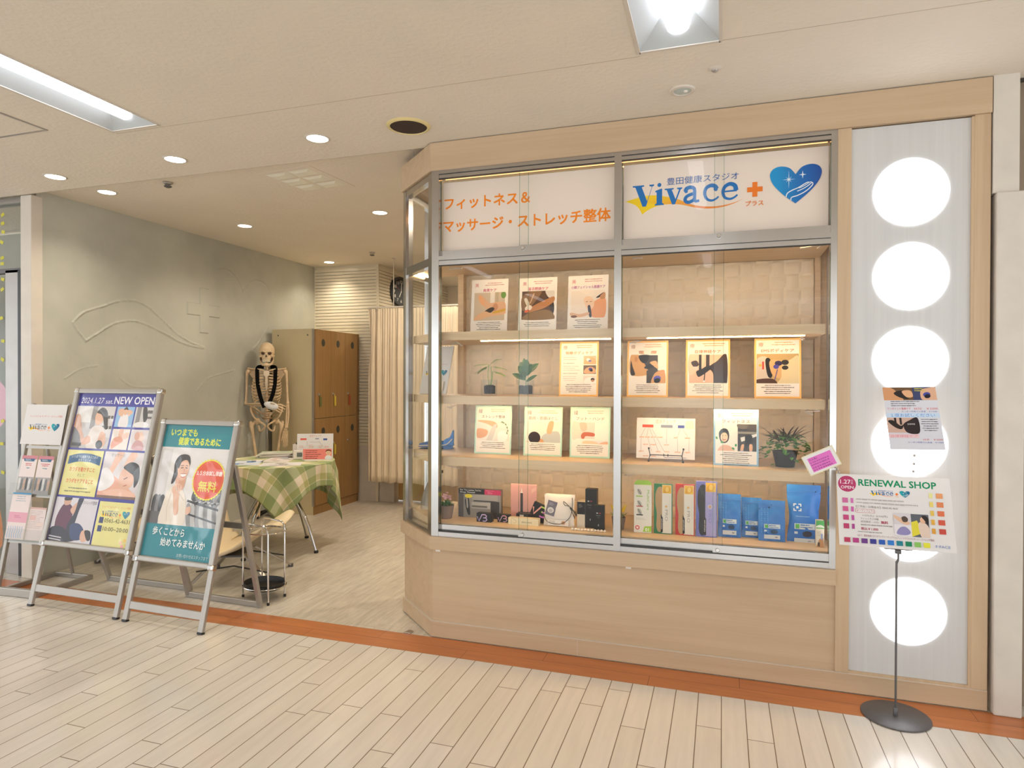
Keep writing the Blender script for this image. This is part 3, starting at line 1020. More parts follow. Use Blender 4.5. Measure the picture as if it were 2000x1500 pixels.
s.build('frame', M['alu'], t, world=False)
MB().box(-hx + wd, hx - wd, -hy + wd, hy - wd, -0.0015, 0.001).build('lid', M['ceiling'], t, world=False)
o = recenter(MB().tube([(-0.195, 0.13, ZS), (-0.19, 0.13, ZS - 0.012), (-0.17, 0.128, ZS - 0.022), (-0.168, 0.125, ZS - 0.050), (-0.176, 0.123, ZS - 0.058)], 0.0018, 6).build('ceiling_hook', M['alupaint']))
tag(o, 'tiny bent wire hook hanging from the ceiling beside the fascia corner', 'hook')

# ============================================================ THE LOGO (used on several prints)
def unsh(ps):
    return [(x, y + 0.07 * (x - 165)) for x, y in ps]
def mixh(a, b, t):
    t = max(0, min(1, t))
    return '#' + ''.join('%02x' % round(int(a[i:i + 2], 16) * (1 - t) + int(b[i:i + 2], 16) * t) for i in (1, 3, 5))
def logo(A, x0, y0, sx, sy=None, blue='#0a6db8', detail=True, kanji=True):
    sy = sy or sx
    T = lambda ps: [(x0 + (x - 92) * sx, y0 + (y - 520) * sy) for x, y in ps]
    def poly(ps, c):
        A.poly(T(ps), c)
    def line(ps, w, c, taper=None):
        A.line(T(smoothpts(ps, 5, False)), w * sx, c, taper=taper * sx if taper else None)
    top = smoothpts(unsh([(92, 720), (170, 697), (280, 670), (370, 665), (470, 679), (570, 702), (640, 730), (720, 756), (840, 768), (960, 758), (1060, 732), (1127, 704)]), 4, False)
    bot = smoothpts(unsh([(1127, 704), (1060, 739), (960, 772), (840, 786), (720, 776), (620, 754), (540, 745), (440, 750), (360, 770), (290, 805), (248, 838)]), 4, False)
    lef = smoothpts(unsh([(248, 838), (222, 790), (180, 750), (92, 720)]), 3, False)
    ps = top + bot[1:] + lef[1:-1]
    poly(ps, [mixh('#f5cf12', '#ee8a3c', (p[0] - 420) / 300) for p in ps])
    b = blue
    poly([(160, 580), (265, 580), (265, 592), (243, 597), (292, 725), (335, 600), (312, 592), (312, 580), (355, 580), (355, 592), (340, 598), (282, 773), (250, 773), (185, 597), (160, 592)], b)
    poly([(366, 640), (415, 625), (428, 625), (428, 752), (443, 760), (443, 771), (362, 771), (362, 760), (378, 752), (378, 655), (366, 652)], b)
    A.ell(x0 + (403 - 92) * sx, y0 + (590 - 520) * sy, 18 * sx, 18 * sy, b)
    poly([(450, 628), (532, 628), (532, 638), (514, 643), (548, 728), (578, 645), (560, 638), (560, 628), (607, 628), (607, 638), (594, 645), (543, 773), (517, 773), (470, 643), (450, 638)], b)
    line([(636, 668), (645, 645), (677, 634), (708, 645), (716, 680), (716, 745), (728, 761), (756, 755)], 38, b, 22)
    line([(716, 690), (668, 702), (638, 722), (634, 750), (660, 765), (700, 752), (718, 730)], 30, b)
    A.ell(x0 + (641 - 92) * sx, y0 + (667 - 520) * sy, 16 * sx, 16 * sy, b)
    line([(906, 668), (890, 642), (855, 634), (815, 655), (803, 702), (822, 748), (862, 765), (900, 753), (923, 734)], 40, b, 14)
    A.ell(x0 + (898 - 92) * sx, y0 + (669 - 520) * sy, 18 * sx, 18 * sy, b)
    line([(970, 697), (1078, 694)], 15, b)
    line([(1070, 694), (1060, 652), (1020, 634), (976, 655), (960, 702), (976, 748), (1020, 764), (1056, 752), (1082, 732)], 40, b, 14)
    if kanji:
        A.text('豊田健康スタジオ', x0 + (470 - 92) * sx, y0 + (594 - 520) * sy, 70 * sy, '#2460a8', 0.0, 'l', 622 * sx)
    o_ = '#ee7a1c'
    A.rect(x0 + (1206 - 92) * sx, y0 + (636 - 520) * sy, 42 * sx, 126 * sy, o_)
    A.rect(x0 + (1163 - 92) * sx, y0 + (678 - 520) * sy, 128 * sx, 42 * sy, o_)
    if kanji:
        A.text('プラス', x0 + (1150 - 92) * sx, y0 + (836 - 520) * sy, 50 * sy, '#e8823a', 0.015, 'l', 148 * sx)
    hl = smoothpts([(1557, 845), (1455, 762), (1378, 675), (1350, 600), (1366, 552), (1408, 528), (1460, 527), (1514, 548), (1557, 600)], 5, False)
    ps = hl + [(3114 - x, y) for x, y in hl[::-1]][1:-1]
    h1, h2 = ('#0b93d2', '#0e4fa6') if blue == '#0a6db8' else ('#1fa0a8', '#135f86')
    poly(ps, [mixh(h1, h2, (p[0] - 1400) / 330) for p in ps])
    w = '#e9eef2'
    for cx, cy, r1, r2, d in ((1503, 640, 78, 52, 28), (1613, 608, 34, 30, 8)):
        st = []
        for k in range(8 if d > 10 else 4):
            n = 8 if d > 10 else 4
            a = 2 * PI * k / n
            R = (r1 if k * 4 // n % 2 else r2) if (k * 4) % n == 0 else d * 1.2
            st.append((cx + R * math.cos(a), cy + R * math.sin(a)))
            a += PI / n
            st.append((cx + 7 * math.cos(a), cy + 7 * math.sin(a)))
        poly(st, w)
    if detail:
        for ps, wd in (([(1481, 695), (1492, 662), (1530, 637), (1580, 615), (1640, 577), (1662, 570)], 8), ([(1520, 722), (1526, 697), (1570, 682), (1620, 657), (1662, 626), (1693, 592)], 8), ([(1570, 645), (1610, 628), (1650, 604), (1688, 574), (1694, 592)], 7), ([(1585, 620), (1630, 598), (1672, 570), (1688, 574)], 6)):
            line(unsh(ps), wd, w)

# ============================================================ SIGN BOARDS OVER THE SHOWCASE
def board(name, label, cat, loc, w, h, th, rot=(0, 0, 0), mat='paper', group=None, backmat=None):
    t = thing(name, label, cat, loc, rot, group)
    MB().box(-w / 2, w / 2, 0.0003, th, 0, h).build(backmat or 'backing', M[mat], t, world=False)
    return t
x0, x1, z0, z1 = 0.042, 0.958, 2.034, 2.400
t = board('sign_board', 'white sign board with two orange lines of Japanese lettering', 'sign', ((x0 + x1) / 2, 0.052, z0), x1 - x0, z1 - z0, 0.006)
A = Art(x1 - x0, z1 - z0, (x1 - x0) * 100, None)
A.rect(0.2, 0.2, A.U - 0.4, A.V - 0.4, '#ecdacd')
A.text('フィットネス＆', 0.9, 13.7, 6.9, '#f58606', 0.018, 'l', 47.0)
A.text('マッサージ・ストレッチ整体', 0.3, 25.6, 7.0, '#f58606', 0.018, 'l', 88.8)
A.build('lettering', M['sign'], t)
x0, x1 = 0.996, 1.903
t = board('sign_board', 'white sign board with the blue shop name, orange cross and blue heart', 'sign', ((x0 + x1) / 2, 0.052, z0), x1 - x0, z1 - z0, 0.006)
A = Art(x1 - x0, z1 - z0, (x1 - x0) * 100, None)
A.rect(0.2, 0.2, A.U - 0.4, A.V - 0.4, '#ecdacd')
logo(A, 0.9, (z1 - 2.297) * 100 - 60 * 0.0535, 0.0520, 0.0535)
A.build('lettering', M['sign'], t)

# ============================================================ POSTERS ON THE SHELVES
SK, SK2, SK3 = '#dcab84', '#c98f66', '#edc9a8'
def ph_foot(A):
    A.grad(8, 34, 84, 74, ['#cdb89c', '#d8c8ae', '#ead8c2', '#e2cfb8'])
    A.rect(52, 34, 12, 36, '#e9dfcf'); A.rect(66, 34, 9, 34, '#b9a78a')
    A.ell(88, 42, 7, 9, '#6f9440')
    A.sm([(92, 62), (70, 60), (52, 62), (36, 48), (24, 40), (19, 44), (22, 56), (34, 70), (48, 80), (62, 86), (92, 84)], SK)
    A.sm([(24, 40), (19, 45), (24, 60), (32, 68), (36, 60), (30, 48)], '#e6a878')
    A.sm([(62, 66), (58, 78), (66, 84), (74, 74), (70, 64)], SK2)
    A.sm([(38, 84), (54, 74), (64, 76), (60, 84), (44, 92)], '#46372c')
    A.sm([(8, 106), (20, 92), (40, 84), (56, 88), (92, 82), (92, 92), (50, 98), (30, 104)], '#e2b184')
    A.sm([(60, 86), (92, 78), (92, 84), (66, 90)], '#d7a63e')
def ph_arm(A):
    A.rect(8, 34, 84, 74, '#5c3f28')
    A.sm([(8, 50), (30, 36), (60, 36), (40, 66), (20, 84), (8, 80)], '#8a6440')
    A.sm([(70, 34), (92, 34), (92, 60), (78, 52)], '#d8cdbf')
    A.sm([(74, 50), (92, 66), (92, 92), (80, 74)], '#3a2a20')
    A.sm([(92, 50), (70, 58), (52, 66), (36, 74), (18, 84), (24, 90), (44, 86), (66, 80), (92, 64)], '#b97c48')
    A.sm([(12, 108), (24, 92), (50, 86), (76, 84), (92, 96), (92, 108)], '#8c6a3c')
    A.sm([(14, 56), (20, 52), (28, 66), (24, 76)], '#d9cdb6')
    A.ell(26, 78, 10, 7, '#e9d6c2', -20); A.ell(22, 86, 7, 3.5, '#e0642a', -20)
    A.line([(40, 40), (34, 56), (30, 66)], 3, '#caa070', True)
def ph_face(A):
    A.grad(8, 38, 84, 66, ['#ecdccb', '#e2cdb8', '#e6c9ae', '#f0e4da'])
    A.sm([(60, 70), (92, 56), (92, 104), (62, 104), (54, 86)], '#eaa578')
    A.sm([(40, 58), (50, 52), (62, 58), (66, 72), (60, 84), (48, 82), (42, 70)], SK3)
    A.line([(45, 66), (50, 65)], 1.2, '#6a4030'); A.line([(55, 66), (60, 65)], 1.2, '#6a4030'); A.line([(49, 77), (56, 76)], 1.4, '#c0564a')
    A.sm([(70, 56), (84, 46), (90, 44), (90, 48), (78, 56)], '#3a3432')
    A.sm([(80, 52), (92, 44), (92, 58), (82, 60)], SK2)
    A.sm([(50, 78), (56, 76), (60, 102), (54, 102)], '#3c3e4a')
    A.sm([(8, 92), (30, 96), (52, 92), (52, 98), (30, 104), (8, 100)], '#dfb28e')
    A.ell(16, 102, 8, 3, '#7a4a2c')
    A.sm([(30, 38), (60, 38), (66, 50), (52, 52), (40, 46)], '#f0e0ce')
def ph_neck(A):
    A.rect(9, 36, 66, 48, '#46403c')
    A.sm([(9, 36), (30, 36), (44, 60), (52, 84), (9, 84)], '#cfa06a')
    A.sm([(9, 50), (14, 66), (20, 84), (9, 84)], '#2e2622')
    A.sm([(30, 36), (54, 36), (50, 50), (40, 56), (30, 46)], '#221c1a')
    A.ell(22, 46, 4, 7, '#c08a58')
    A.sm([(42, 66), (60, 56), (70, 58), (68, 64), (50, 70)], '#26262c')
    A.sm([(56, 54), (70, 50), (75, 60), (75, 70), (64, 62)], '#dfae80')
    A.rect(48, 74, 44, 36, '#4a4440')
    A.sm([(60, 110), (66, 84), (80, 74), (92, 76), (92, 110)], '#cf9c6c')
    A.ell(74, 94, 9, 7, '#5a5ab8', -15); A.ell(74, 99, 8, 6, '#16161c', -15)
def ph_device(A):
    A.rect(8, 36, 84, 74, '#d8b39a')
    A.sm([(92, 36), (70, 52), (52, 66), (62, 80), (66, 110), (92, 110)], '#3a2c2a')
    A.sm([(8, 36), (40, 36), (40, 60), (26, 74), (8, 84)], '#e2bfa6')
    A.rect(30, 36, 6, 36, '#2a2422'); A.rect(46, 36, 8, 30, '#3a302e')
    A.sm([(12, 54), (24, 50), (30, 60), (20, 66)], '#3c3232')
    A.sm([(24, 76), (36, 70), (50, 62), (60, 66), (50, 76), (36, 86), (28, 88)], '#241e1e')
    A.line([(44, 74), (42, 98)], 2.4, '#30282a'); A.ell(42, 99, 2.4, 2, '#e8e2de')
    A.ell(22, 68, 6, 4, '#d9c0b8')
def ph_ems(A):
    A.rect(5, 36, 90, 74, '#b69a68')
    A.sm([(5, 50), (30, 46), (36, 90), (24, 110), (5, 110)], '#c9bcae')
    A.rect(17, 54, 4, 18, '#c0402a'); A.rect(10, 60, 6, 5, '#d8a838')
    A.sm([(24, 50), (34, 48), (40, 76), (36, 92), (28, 84)], '#1e1a1a')
    A.sm([(34, 52), (60, 52), (72, 66), (66, 92), (46, 90), (36, 78)], '#d0a672')
    A.sm([(60, 64), (80, 48), (95, 44), (95, 110), (48, 110), (58, 90)], '#d8c69c')
    A.ell(52, 58, 8, 6, '#2a2450'); A.ell(66, 56, 8, 6, '#2c2620'); A.ell(66, 68, 7, 5, '#2c2620'); A.ell(47, 66, 6, 5, '#4c44a0')
    A.line([(50, 72), (46, 88), (42, 106)], 1.8, '#4a4490', True)
    A.sm([(5, 96), (40, 94), (48, 110), (5, 110)], '#4c3020')
def ph_stretch(A):
    A.grad(6, 38, 88, 76, ['#e6ddd2', '#efe8de', '#e9e1d8', '#ddd2c6'])
    A.sm([(6, 40), (30, 38), (54, 42), (62, 52), (56, 58), (34, 48)], SK)
    A.sm([(60, 48), (56, 66), (48, 90), (40, 112), (24, 112), (34, 86), (44, 62), (52, 50)], '#cfc8c0')
    A.sm([(6, 62), (20, 60), (36, 66), (30, 80), (8, 84)], '#d8a27a')
    A.sm([(6, 104), (30, 98), (36, 104), (8, 112)], '#8c5a3a')
    A.sm([(48, 90), (70, 86), (94, 92), (94, 112), (40, 112)], '#dcd4ca')
    A.sm([(64, 70), (80, 64), (90, 76), (84, 92), (66, 92)], '#f2ece4')
    A.sm([(66, 112), (94, 98), (94, 104), (76, 113)], '#b98a5c')
    for x, y in ((78, 44), (84, 48), (88, 56), (90, 64), (74, 42), (88, 70)):
        A.ell(x, y, 3.2, 1.6, '#6e8a5c', x * 7)
def ph_rest(A):
    A.grad(6, 38, 88, 72, ['#ede2d4', '#e8ddcf', '#e4d6c6', '#e9dfd4'])
    A.sm([(50, 72), (72, 62), (92, 64), (94, 92), (60, 96), (46, 86)], '#b8bcb8')
    A.sm([(66, 38), (78, 38), (72, 66), (60, 64)], SK)
    A.sm([(8, 88), (30, 94), (60, 96), (90, 92), (92, 100), (60, 108), (20, 104)], SK)
    A.sm([(26, 84), (40, 80), (52, 84), (50, 96), (34, 98)], '#d09a6e')
    A.ell(28, 78, 16, 15, '#30241f', 15)
def ph_hands(A):
    A.rect(6, 38, 56, 40, '#dccfc4')
    A.sm([(6, 38), (20, 40), (26, 60), (18, 78), (6, 78)], '#e6d2c4')
    A.sm([(24, 40), (40, 40), (42, 56), (30, 60)], '#e0b8a4')
    A.sm([(28, 70), (36, 62), (60, 64), (60, 72), (40, 72), (36, 78), (30, 78)], '#c06a50')
    A.rect(34, 82, 60, 40, '#e4dcd6')
    A.sm([(34, 84), (60, 84), (76, 92), (70, 98), (50, 94), (34, 94)], SK3)
    A.sm([(94, 84), (76, 88), (66, 98), (72, 104), (84, 96), (94, 94)], '#e2b090')
    A.sm([(62, 96), (76, 102), (94, 116), (94, 122), (80, 118), (64, 106)], SK)
def ph_trio(A):
    for i, y in enumerate((36, 60, 86)):
        A.rect(62, y, 32, 22, ['#d2b496', '#6b5a50', '#ddd0c2'][i])
        A.sm([(64, y + 20), (68, y + 8), (82, y + 4), (92, y + 10), (92, y + 20)], ['#d9a77c', '#caa07c', '#efe7df'][i])
        A.ell(74 + i * 6, y + 10, 5, 4, ['#ece4dc', '#4a4a90', '#2a2220'][i])
        A.ell(78 + i * 4, y + 13, 4, 3, ['#7a78b0', '#18181c', '#b98868'][i])
    A.dashes(10, 40, 44, 2, 5, '#b7a08c', 1.2, seed=3); A.dashes(10, 54, 40, 1, 5, '#a08e80', 1.4, seed=4)
    A.dashes(10, 62, 46, 3, 5, '#b7a99c', 1.1, seed=5); A.dashes(10, 80, 40, 1, 5, '#a08e80', 1.4, seed=6); A.dashes(10, 88, 46, 3, 5, '#b7a99c', 1.1, seed=7)
def ph_fit(A):
    A.sm([(8, 108), (12, 92), (22, 84), (36, 86), (46, 96), (48, 108)], '#e2b498')
    A.sm([(12, 56), (20, 46), (30, 47), (35, 58), (33, 74), (24, 80), (15, 74)], '#2a2420')
    A.ell(24, 66, 8.2, 11, SK3); A.line([(20, 62), (22, 62)], 1.2, '#3a2a22'); A.line([(26, 62), (29, 62)], 1.2, '#3a2a22'); A.line([(20, 71), (24, 73), (28, 71)], 1.6, '#b8423c')
    for x, y in ((7, 68), (19, 78), (44, 92), (50, 84)):
        A.ell(x, y, 3.4, 2.4, '#3d9a4e', x * 9)
    A.rect(54, 38, 42, 68, '#3c3a3a')
    A.ell(66, 38, 14, 8, '#6a6258'); A.ell(88, 40, 12, 10, '#4e463e'); A.rect(54, 52, 42, 5, '#8a8478'); A.poly([(60, 66), (96, 56), (96, 62), (62, 76)], '#d8d6d2')
    A.sm([(70, 62), (78, 62), (76, 84), (72, 86)], '#1a1818'); A.sm([(76, 62), (86, 62), (84, 84), (78, 86)], '#1a1818')
    A.sm([(62, 84), (68, 82), (66, 96), (60, 98)], SK); A.sm([(80, 82), (86, 82), (86, 96), (80, 96)], SK)
    A.ell(62, 100, 6, 3.4, '#9aa6dc', -20); A.ell(84, 100, 7, 3, '#aab4e4', 0)
    A.poly([(54, 106), (54, 96), (70, 106)], '#222022')
def poster(A, frame, kj, kc, title, tc, photo, n, top=None, sub='#c98a8a', tw=None, fw=4, ts=9, tx=50, sq=True):
    W_, H_ = A.U, A.V
    A.rect(0, 0, W_, H_, frame)
    A.rect(fw, fw, W_ - 2 * fw, H_ - 2 * fw, '#eee6da')
    A.text(kj, 9, 19, 11.5, kc, 0.0)
    A.dashes(36, 9, 54, 2, 5, sub, 1.9, 'c', seed=len(title))
    A.text(title, tx, 32, ts, tc, 0.012, 'c', tw)
    A.clip = (fw + 0.6, 34.5, W_ - 2 * fw - 1.2, H_ - 34.5 - (34 if n > 3 else 30) + (6 if photo is ph_trio else 0))
    photo(A)
    A.clip = None
    A.dashes(12, H_ - 30 if n > 3 else H_ - 27, 76, n, 4.6, '#5c544e', 1.5, 'c', seed=n + len(title))
def rest(label, xa, xb, zt, zs, art, frame, lean=0.10, y=0.27, group=None, h=None):
    """A card of width xb-xa standing on shelf height zs, leaning back."""
    k = (3.137 + y) / (3.137 + 0.2)
    cx = CAM.x + ((xa + xb) / 2 - CAM.x) * k
    w = (xb - xa) * k
    zz = CAM.z + (zt - CAM.z) * k
    h = h or (zz - zs) / math.cos(lean)
    t = thing('poster', label, 'poster', (cx, y - 0.02, zs + 0.0005), (-lean, 0, 0), group)
    MB().box(-w / 2, w / 2, 0.0004, 0.004, 0.0, h).build('backing', M['paper'], t, world=False)
    A = Art(w, h, 100, None, dz=0.00003)
    art(A)
    A.build('print', M['print'], t)
    s = MB().prism([(0.0042, 0.0), (0.0042, h * 0.72), (0.0062, h * 0.72), (0.065 , 0.004), (0.063, 0.0)], -0.02, 0.02, Matrix(((0, 0, 1, 0), (1, 0, 0, 0), (0, 1, 0, 0), (0, 0, 0, 1))))
    s.build('easel_leg', M['paper'], t, world=False)
    return t
WH, OR, GR, BL = '#ece4dc', '#f0bd6a', '#b4dccb', '#8fb9d6'
G = 'treatment posters standing on the showcase shelves'
R1, R2, R3 = 1.6122, 1.2722, 0.9482
rest('white poster of a foot being filed, leftmost on the top shelf', 0.147, 0.357, 1.904, R1, lambda A: poster(A, WH, '美', '#c4506a', '角質ケア', '#c23a68', ph_foot, 5, tw=36), WH, group=G)
rest('white poster of an oiled arm on brown, middle of the top shelf', 0.420, 0.628, 1.901, R1, lambda A: poster(A, WH, '美', '#c4506a', '温活燃焼ケア', '#c23a68', ph_arm, 3, tw=54), WH, group=G)
rest('white poster of a face treatment, rightmost on the top shelf', 0.688, 0.899, 1.901, R1, lambda A: poster(A, WH, '美', '#c4506a', '小顔フェイシャル筋膜ケア', '#b04a9a', ph_face, 5, tw=84, ts=8), WH, group=G)
rest('orange bordered poster with three small photos in a column, beside the potted plants', 0.644, 0.850, 1.557, R2, lambda A: poster(A, OR, '療', '#a06a48', '物療ボディケア', '#b97a44', ph_trio, 5, tw=70, sub='#d8a070'), OR, group=G)
rest('orange bordered poster of a dark haired neck and a round probe', 0.997, 1.200, 1.556, R2, lambda A: poster(A, OR, '療', '#a06a48', '電　療', '#b97a44', ph_neck, 5, tw=44, sub='#d8a070'), OR, group=G)
rest('orange bordered poster of a black device held on skin, middle of its row', 1.285, 1.493, 1.558, R2, lambda A: poster(A, OR, '療', '#a06a48', '自律神経ケア', '#a8673c', ph_device, 5, tw=58, sub='#d8a070'), OR, group=G)
rest('orange bordered poster of pads on an arm, rightmost of its row', 1.603, 1.810, 1.559, R2, lambda A: poster(A, OR, '療', '#a06a48', 'EMSボディケア', '#a8673c', ph_ems, 5, tw=70, sub='#d8a070'), OR, group=G)
rest('mint bordered poster of a leg being stretched, leftmost of its row', 0.171, 0.381, 1.217, R3, lambda A: poster(A, GR, '緩', '#5c5c58', 'ストレッチ整体', '#6c706c', ph_stretch, 4, tw=64, sub='#e0b890'), GR, group=G)
rest('mint bordered poster of a dark haired man lying face down', 0.451, 0.660, 1.214, R3, lambda A: poster(A, GR, '緩', '#5c5c58', '筋肉・筋膜ほぐし', '#8a9088', ph_rest, 4, tw=76, sub='#e0b890'), GR, group=G)
rest('mint bordered poster of hands massaging hands beside the steel post', 0.702, 0.912, 1.217, R3, lambda A: poster(A, GR, '緩', '#5c5c58', 'フット・ハンド', '#7c827c', ph_hands, 5, tw=70, sub='#e0a890'), GR, group=G)
rest('blue bordered poster of a smiling woman and running legs', 1.418, 1.624, 1.218, R3, lambda A: poster(A, BL, '動', '#6a4a5a', 'フィットネス', '#6c6468', ph_fit, 7, tw=62, sub='#e0a878'), BL, group=G, y=0.19, lean=0.06)
def chart(A):
    A.rect(0, 0, 100, A.V, '#f0e8e0')
    A.text('症状チェック', 50, 9, 8, '#e08a80', 0.0, 'c', 34)
    for x, w, c in ((10, 19, '#e8583c'), (42, 20, '#8a90a0'), (71, 11, '#4858a8')):
        A.rect(x, 12, w, 5, c)
    A.rect(84, 4, 14, 14, '#eedfc4')
    for a, b in (((15, 18), (8, 32)), ((20, 18), (18, 32)), ((22, 18), (28, 32)), ((26, 18), (38, 40)), ((52, 18), (52, 44)), ((75, 18), (71, 32)), ((79, 18), (88, 32)), ((71, 36), (71, 58)), ((90, 36), (90, 58)), ((8, 36), (8, 58)), ((20, 36), (26, 58)), ((30, 36), (38, 58)), ((38, 40), (48, 58))):
        A.line([a, b], 0.5, '#a8a098')
    for x, y in ((5, 33), (15, 33), (25, 33), (36, 33), (64, 33), (83, 33), (12, 46), (24, 46), (48, 46), (5, 58), (34, 58), (48, 58), (66, 58), (84, 58), (12, 66), (26, 66)):
        A.dashes(x, y, 10, 1, 4, '#e8b898', 2.2, seed=x + y)
    A.dashes(48, 68, 48, 3, 2.8, '#9a96a8', 1.0, seed=11)
t = rest('white symptom chart card in a clear sleeve standing on the black wire easel', 1.046, 1.331, 1.168, 0.962, chart, WH, y=0.24, lean=0.12)
t['category'] = 'chart'
t.name = 'chart_card'
kx = CAM.x + (1.19 - CAM.x) * (3.377 / 3.337)
t = thing('wire_easel', 'small black wire easel with round feet holding the symptom chart', 'easel', (1.19, 0.19, R3))
s = MB()
for sx in (-0.08, 0.08):
    s.tube([(sx * 1.05, 0.0, 0.004), (sx * 0.98, 0.016, 0.034), (sx * 1.06, 0.020, 0.064)], 0.0022, 6)
    s.tube([(sx * 0.98, 0.016, 0.034), (sx * 0.9, 0.085, 0.006)], 0.0022, 6)
s.tube([(-0.079, 0.016, 0.034), (0.079, 0.016, 0.034)], 0.0022, 6)
s.build('frame', M['black'], t, world=False, smooth=True)
for sx in (-0.084, 0.084):
    MB().blob((sx, 0, 0.004), 0.005).build('foot', M['black'], t, world=False, smooth=True)
    MB().blob((sx * 1.01, 0.020, 0.066), 0.005).build('tip', M['black'], t, world=False, smooth=True)
for sx in (-0.01, 0.01):
    MB().blob((sx, 0.016, 0.034), (0.003, 0.004, 0.007)).build('ring', M['black'], t, world=False, smooth=True)

# ============================================================ GOODS IN THE SHOWCASE
ZD = 0.5984
def goods(name, label, cat, x0, x1, z1, y, depth, art=None, col='#e6ddd2', z0=ZD, rotz=0.0, lean=0.0, group=None, U=None, roty=0.0):
    """A printed carton: card body with artwork on its front."""
    w, h = x1 - x0, z1 - z0
    t = thing(name, label, cat, ((x0 + x1) / 2, y, z0), (-lean, roty, rotz), group)
    key = 'card' + col
    if key not in M:
        M[key] = plain('carton_' + col[1:], col, 0.4, var=0.02)
    MB().box(-w / 2, w / 2, 0.0004, depth, 0, h).build('carton', M[key], t, world=False, bevel=min(0.0015, depth / 5))
    if art:
        A = Art(w, h, U or w * 1000, None, dz=0.00007)
        art(A)
        A.build('print', M['print'], t)
    return t
def leaf(s, base, d, ln, wd, droop=0.3, up=Vector((0, 0, 1)), fold=0.15):
    """One leaf blade: a folded pointed strip from base along d."""
    d = Vector(d).normalized()
    sd = d.cross(up)
    sd = sd.normalized() if sd.length > 1e-4 else Vector((1, 0, 0))
    n = sd.cross(d)
    rows = []
    for i in range(6):
        t = i / 5
        c = Vector(base) + d * ln * t - up * droop * ln * t * t
        w = wd * max(0, math.sin(PI * min(1, (t * 0.92 + 0.06)))) ** 0.8 * (1 if t < 1 else 0.05)
        rows.append((c - sd * w / 2 + n * w * fold, c, c + sd * w / 2 + n * w * fold))
    vs = [[s.bm.verts.new(p) for p in r] for r in rows]
    for a, b in zip(vs, vs[1:]):
        s.bm.faces.new((a[0], a[1], b[1], b[0]))
        s.bm.faces.new((a[1], a[2], b[2], b[1]))
def jar_plant(name, label, loc, build_leaves, stems, soil_parts):
    t = thing(name, label, 'plant', loc, group='plants in glass tumblers')
    MB().lathe([(0.0, 0.0), (0.040, 0.0), (0.043, 0.006), (0.045, 0.086), (0.0425, 0.086), (0.0405, 0.009), (0.0, 0.008)], seg=36).build('glass_pot', M['acrylic'], t, world=False, smooth=True)
    for i, (sx, r) in enumerate(soil_parts):
        MB().lathe([(0.0, 0.010), (r, 0.010), (r * 1.04, 0.052), (r * 0.6, 0.058), (0.0, 0.056)], (sx, 0, 0), 20).build('soil', M['soil'], t, world=False, smooth=True)
    s = MB()
    for st in stems:
        s.tube(smoothpts(st, 4, False), 0.0022, 6)
    s.build('stem', M['leaf3'], t, world=False, smooth=True)
    s = MB()
    build_leaves(s)
    return t, s
def palm(s):
    for tip, d in (((0.006, 0, 0.165), (0.5, -0.2, 0.5)), ((0.004, 0, 0.165), (-0.8, -0.3, 0.25)), ((0.0, 0, 0.160), (-0.7, 0.2, -0.1)), ((0.01, 0, 0.155), (0.7, 0.1, 0.1)), ((0.02, 0, 0.13), (0.95, -0.2, 0.02))):
        d = Vector(d).normalized()
        ln = 0.07
        s.tube([Vector(tip) + d * ln * k / 4 - Vector((0, 0, 0.02)) * (k / 4) ** 2 for k in range(5)], 0.0009, 4)
        sd = d.cross(Vector((0, 0, 1))).normalized()
        for k in range(9):
            p = Vector(tip) + d * ln * (0.2 + 0.1 * k) - Vector((0, 0, 0.02)) * (0.2 + 0.1 * k) ** 2
            for sg in (-1, 1):
                leaf(s, p, d * 0.7 + sd * sg * 0.6 - Vector((0, 0, 0.25)), 0.03, 0.0055, 0.2)
p = at(955, 769, y=0.19)
t, s = jar_plant('potted_palm', 'small feathery palm in a glass tumbler, left of the two shelf plants', (p.x, 0.19, R2), palm, [[(0.0, 0, 0.055), (-0.006, 0, 0.11), (-0.002, 0, 0.165)], [(0.008, 0, 0.055), (0.014, 0, 0.10), (0.012, 0, 0.155)], [(0.012, 0, 0.055), (0.020, 0, 0.10), (0.02, 0, 0.13)]], [(0.004, 0.030)])
s.build('foliage', M['leaf3'], t, world=False)
def rubber(s):
    vw = Vector((0.1, -0.85, 0.5))
    for b, d, l, w in (((0, 0, 0.085), (-0.95, -0.3, 0.5), 0.085, 0.030), ((0, 0, 0.075), (0.9, -0.2, 0.55), 0.08, 0.022), ((0, 0, 0.105), (-0.45, -0.4, 0.75), 0.075, 0.042), ((0.004, 0, 0.11), (0.45, -0.35, 0.8), 0.08, 0.042), ((0, 0.01, 0.125), (-0.6, 0.2, 0.9), 0.075, 0.034), ((0.004, 0.01, 0.12), (0.8, 0.1, 0.75), 0.085, 0.036), ((0, 0.0, 0.125), (0.1, -0.1, 1), 0.075, 0.040), ((0, -0.01, 0.095), (-0.1, -0.7, 0.5), 0.06, 0.036), ((0, 0.01, 0.13), (-0.25, 0.1, 1), 0.08, 0.030)):
        leaf(s, b, d, l, w, 0.10, vw)
p = at(1027, 770, y=0.19)
t, s = jar_plant('potted_rubber_plant', 'small broad-leaved plant in a glass tumbler, right of the feathery palm', (p.x, 0.19, R2), rubber, [[(0, 0, 0.055), (0.001, 0, 0.10), (0.002, 0, 0.15)]], [(-0.024, 0.014), (0.012, 0.024)])
s.build('foliage', M['leaf2'], t, world=False)

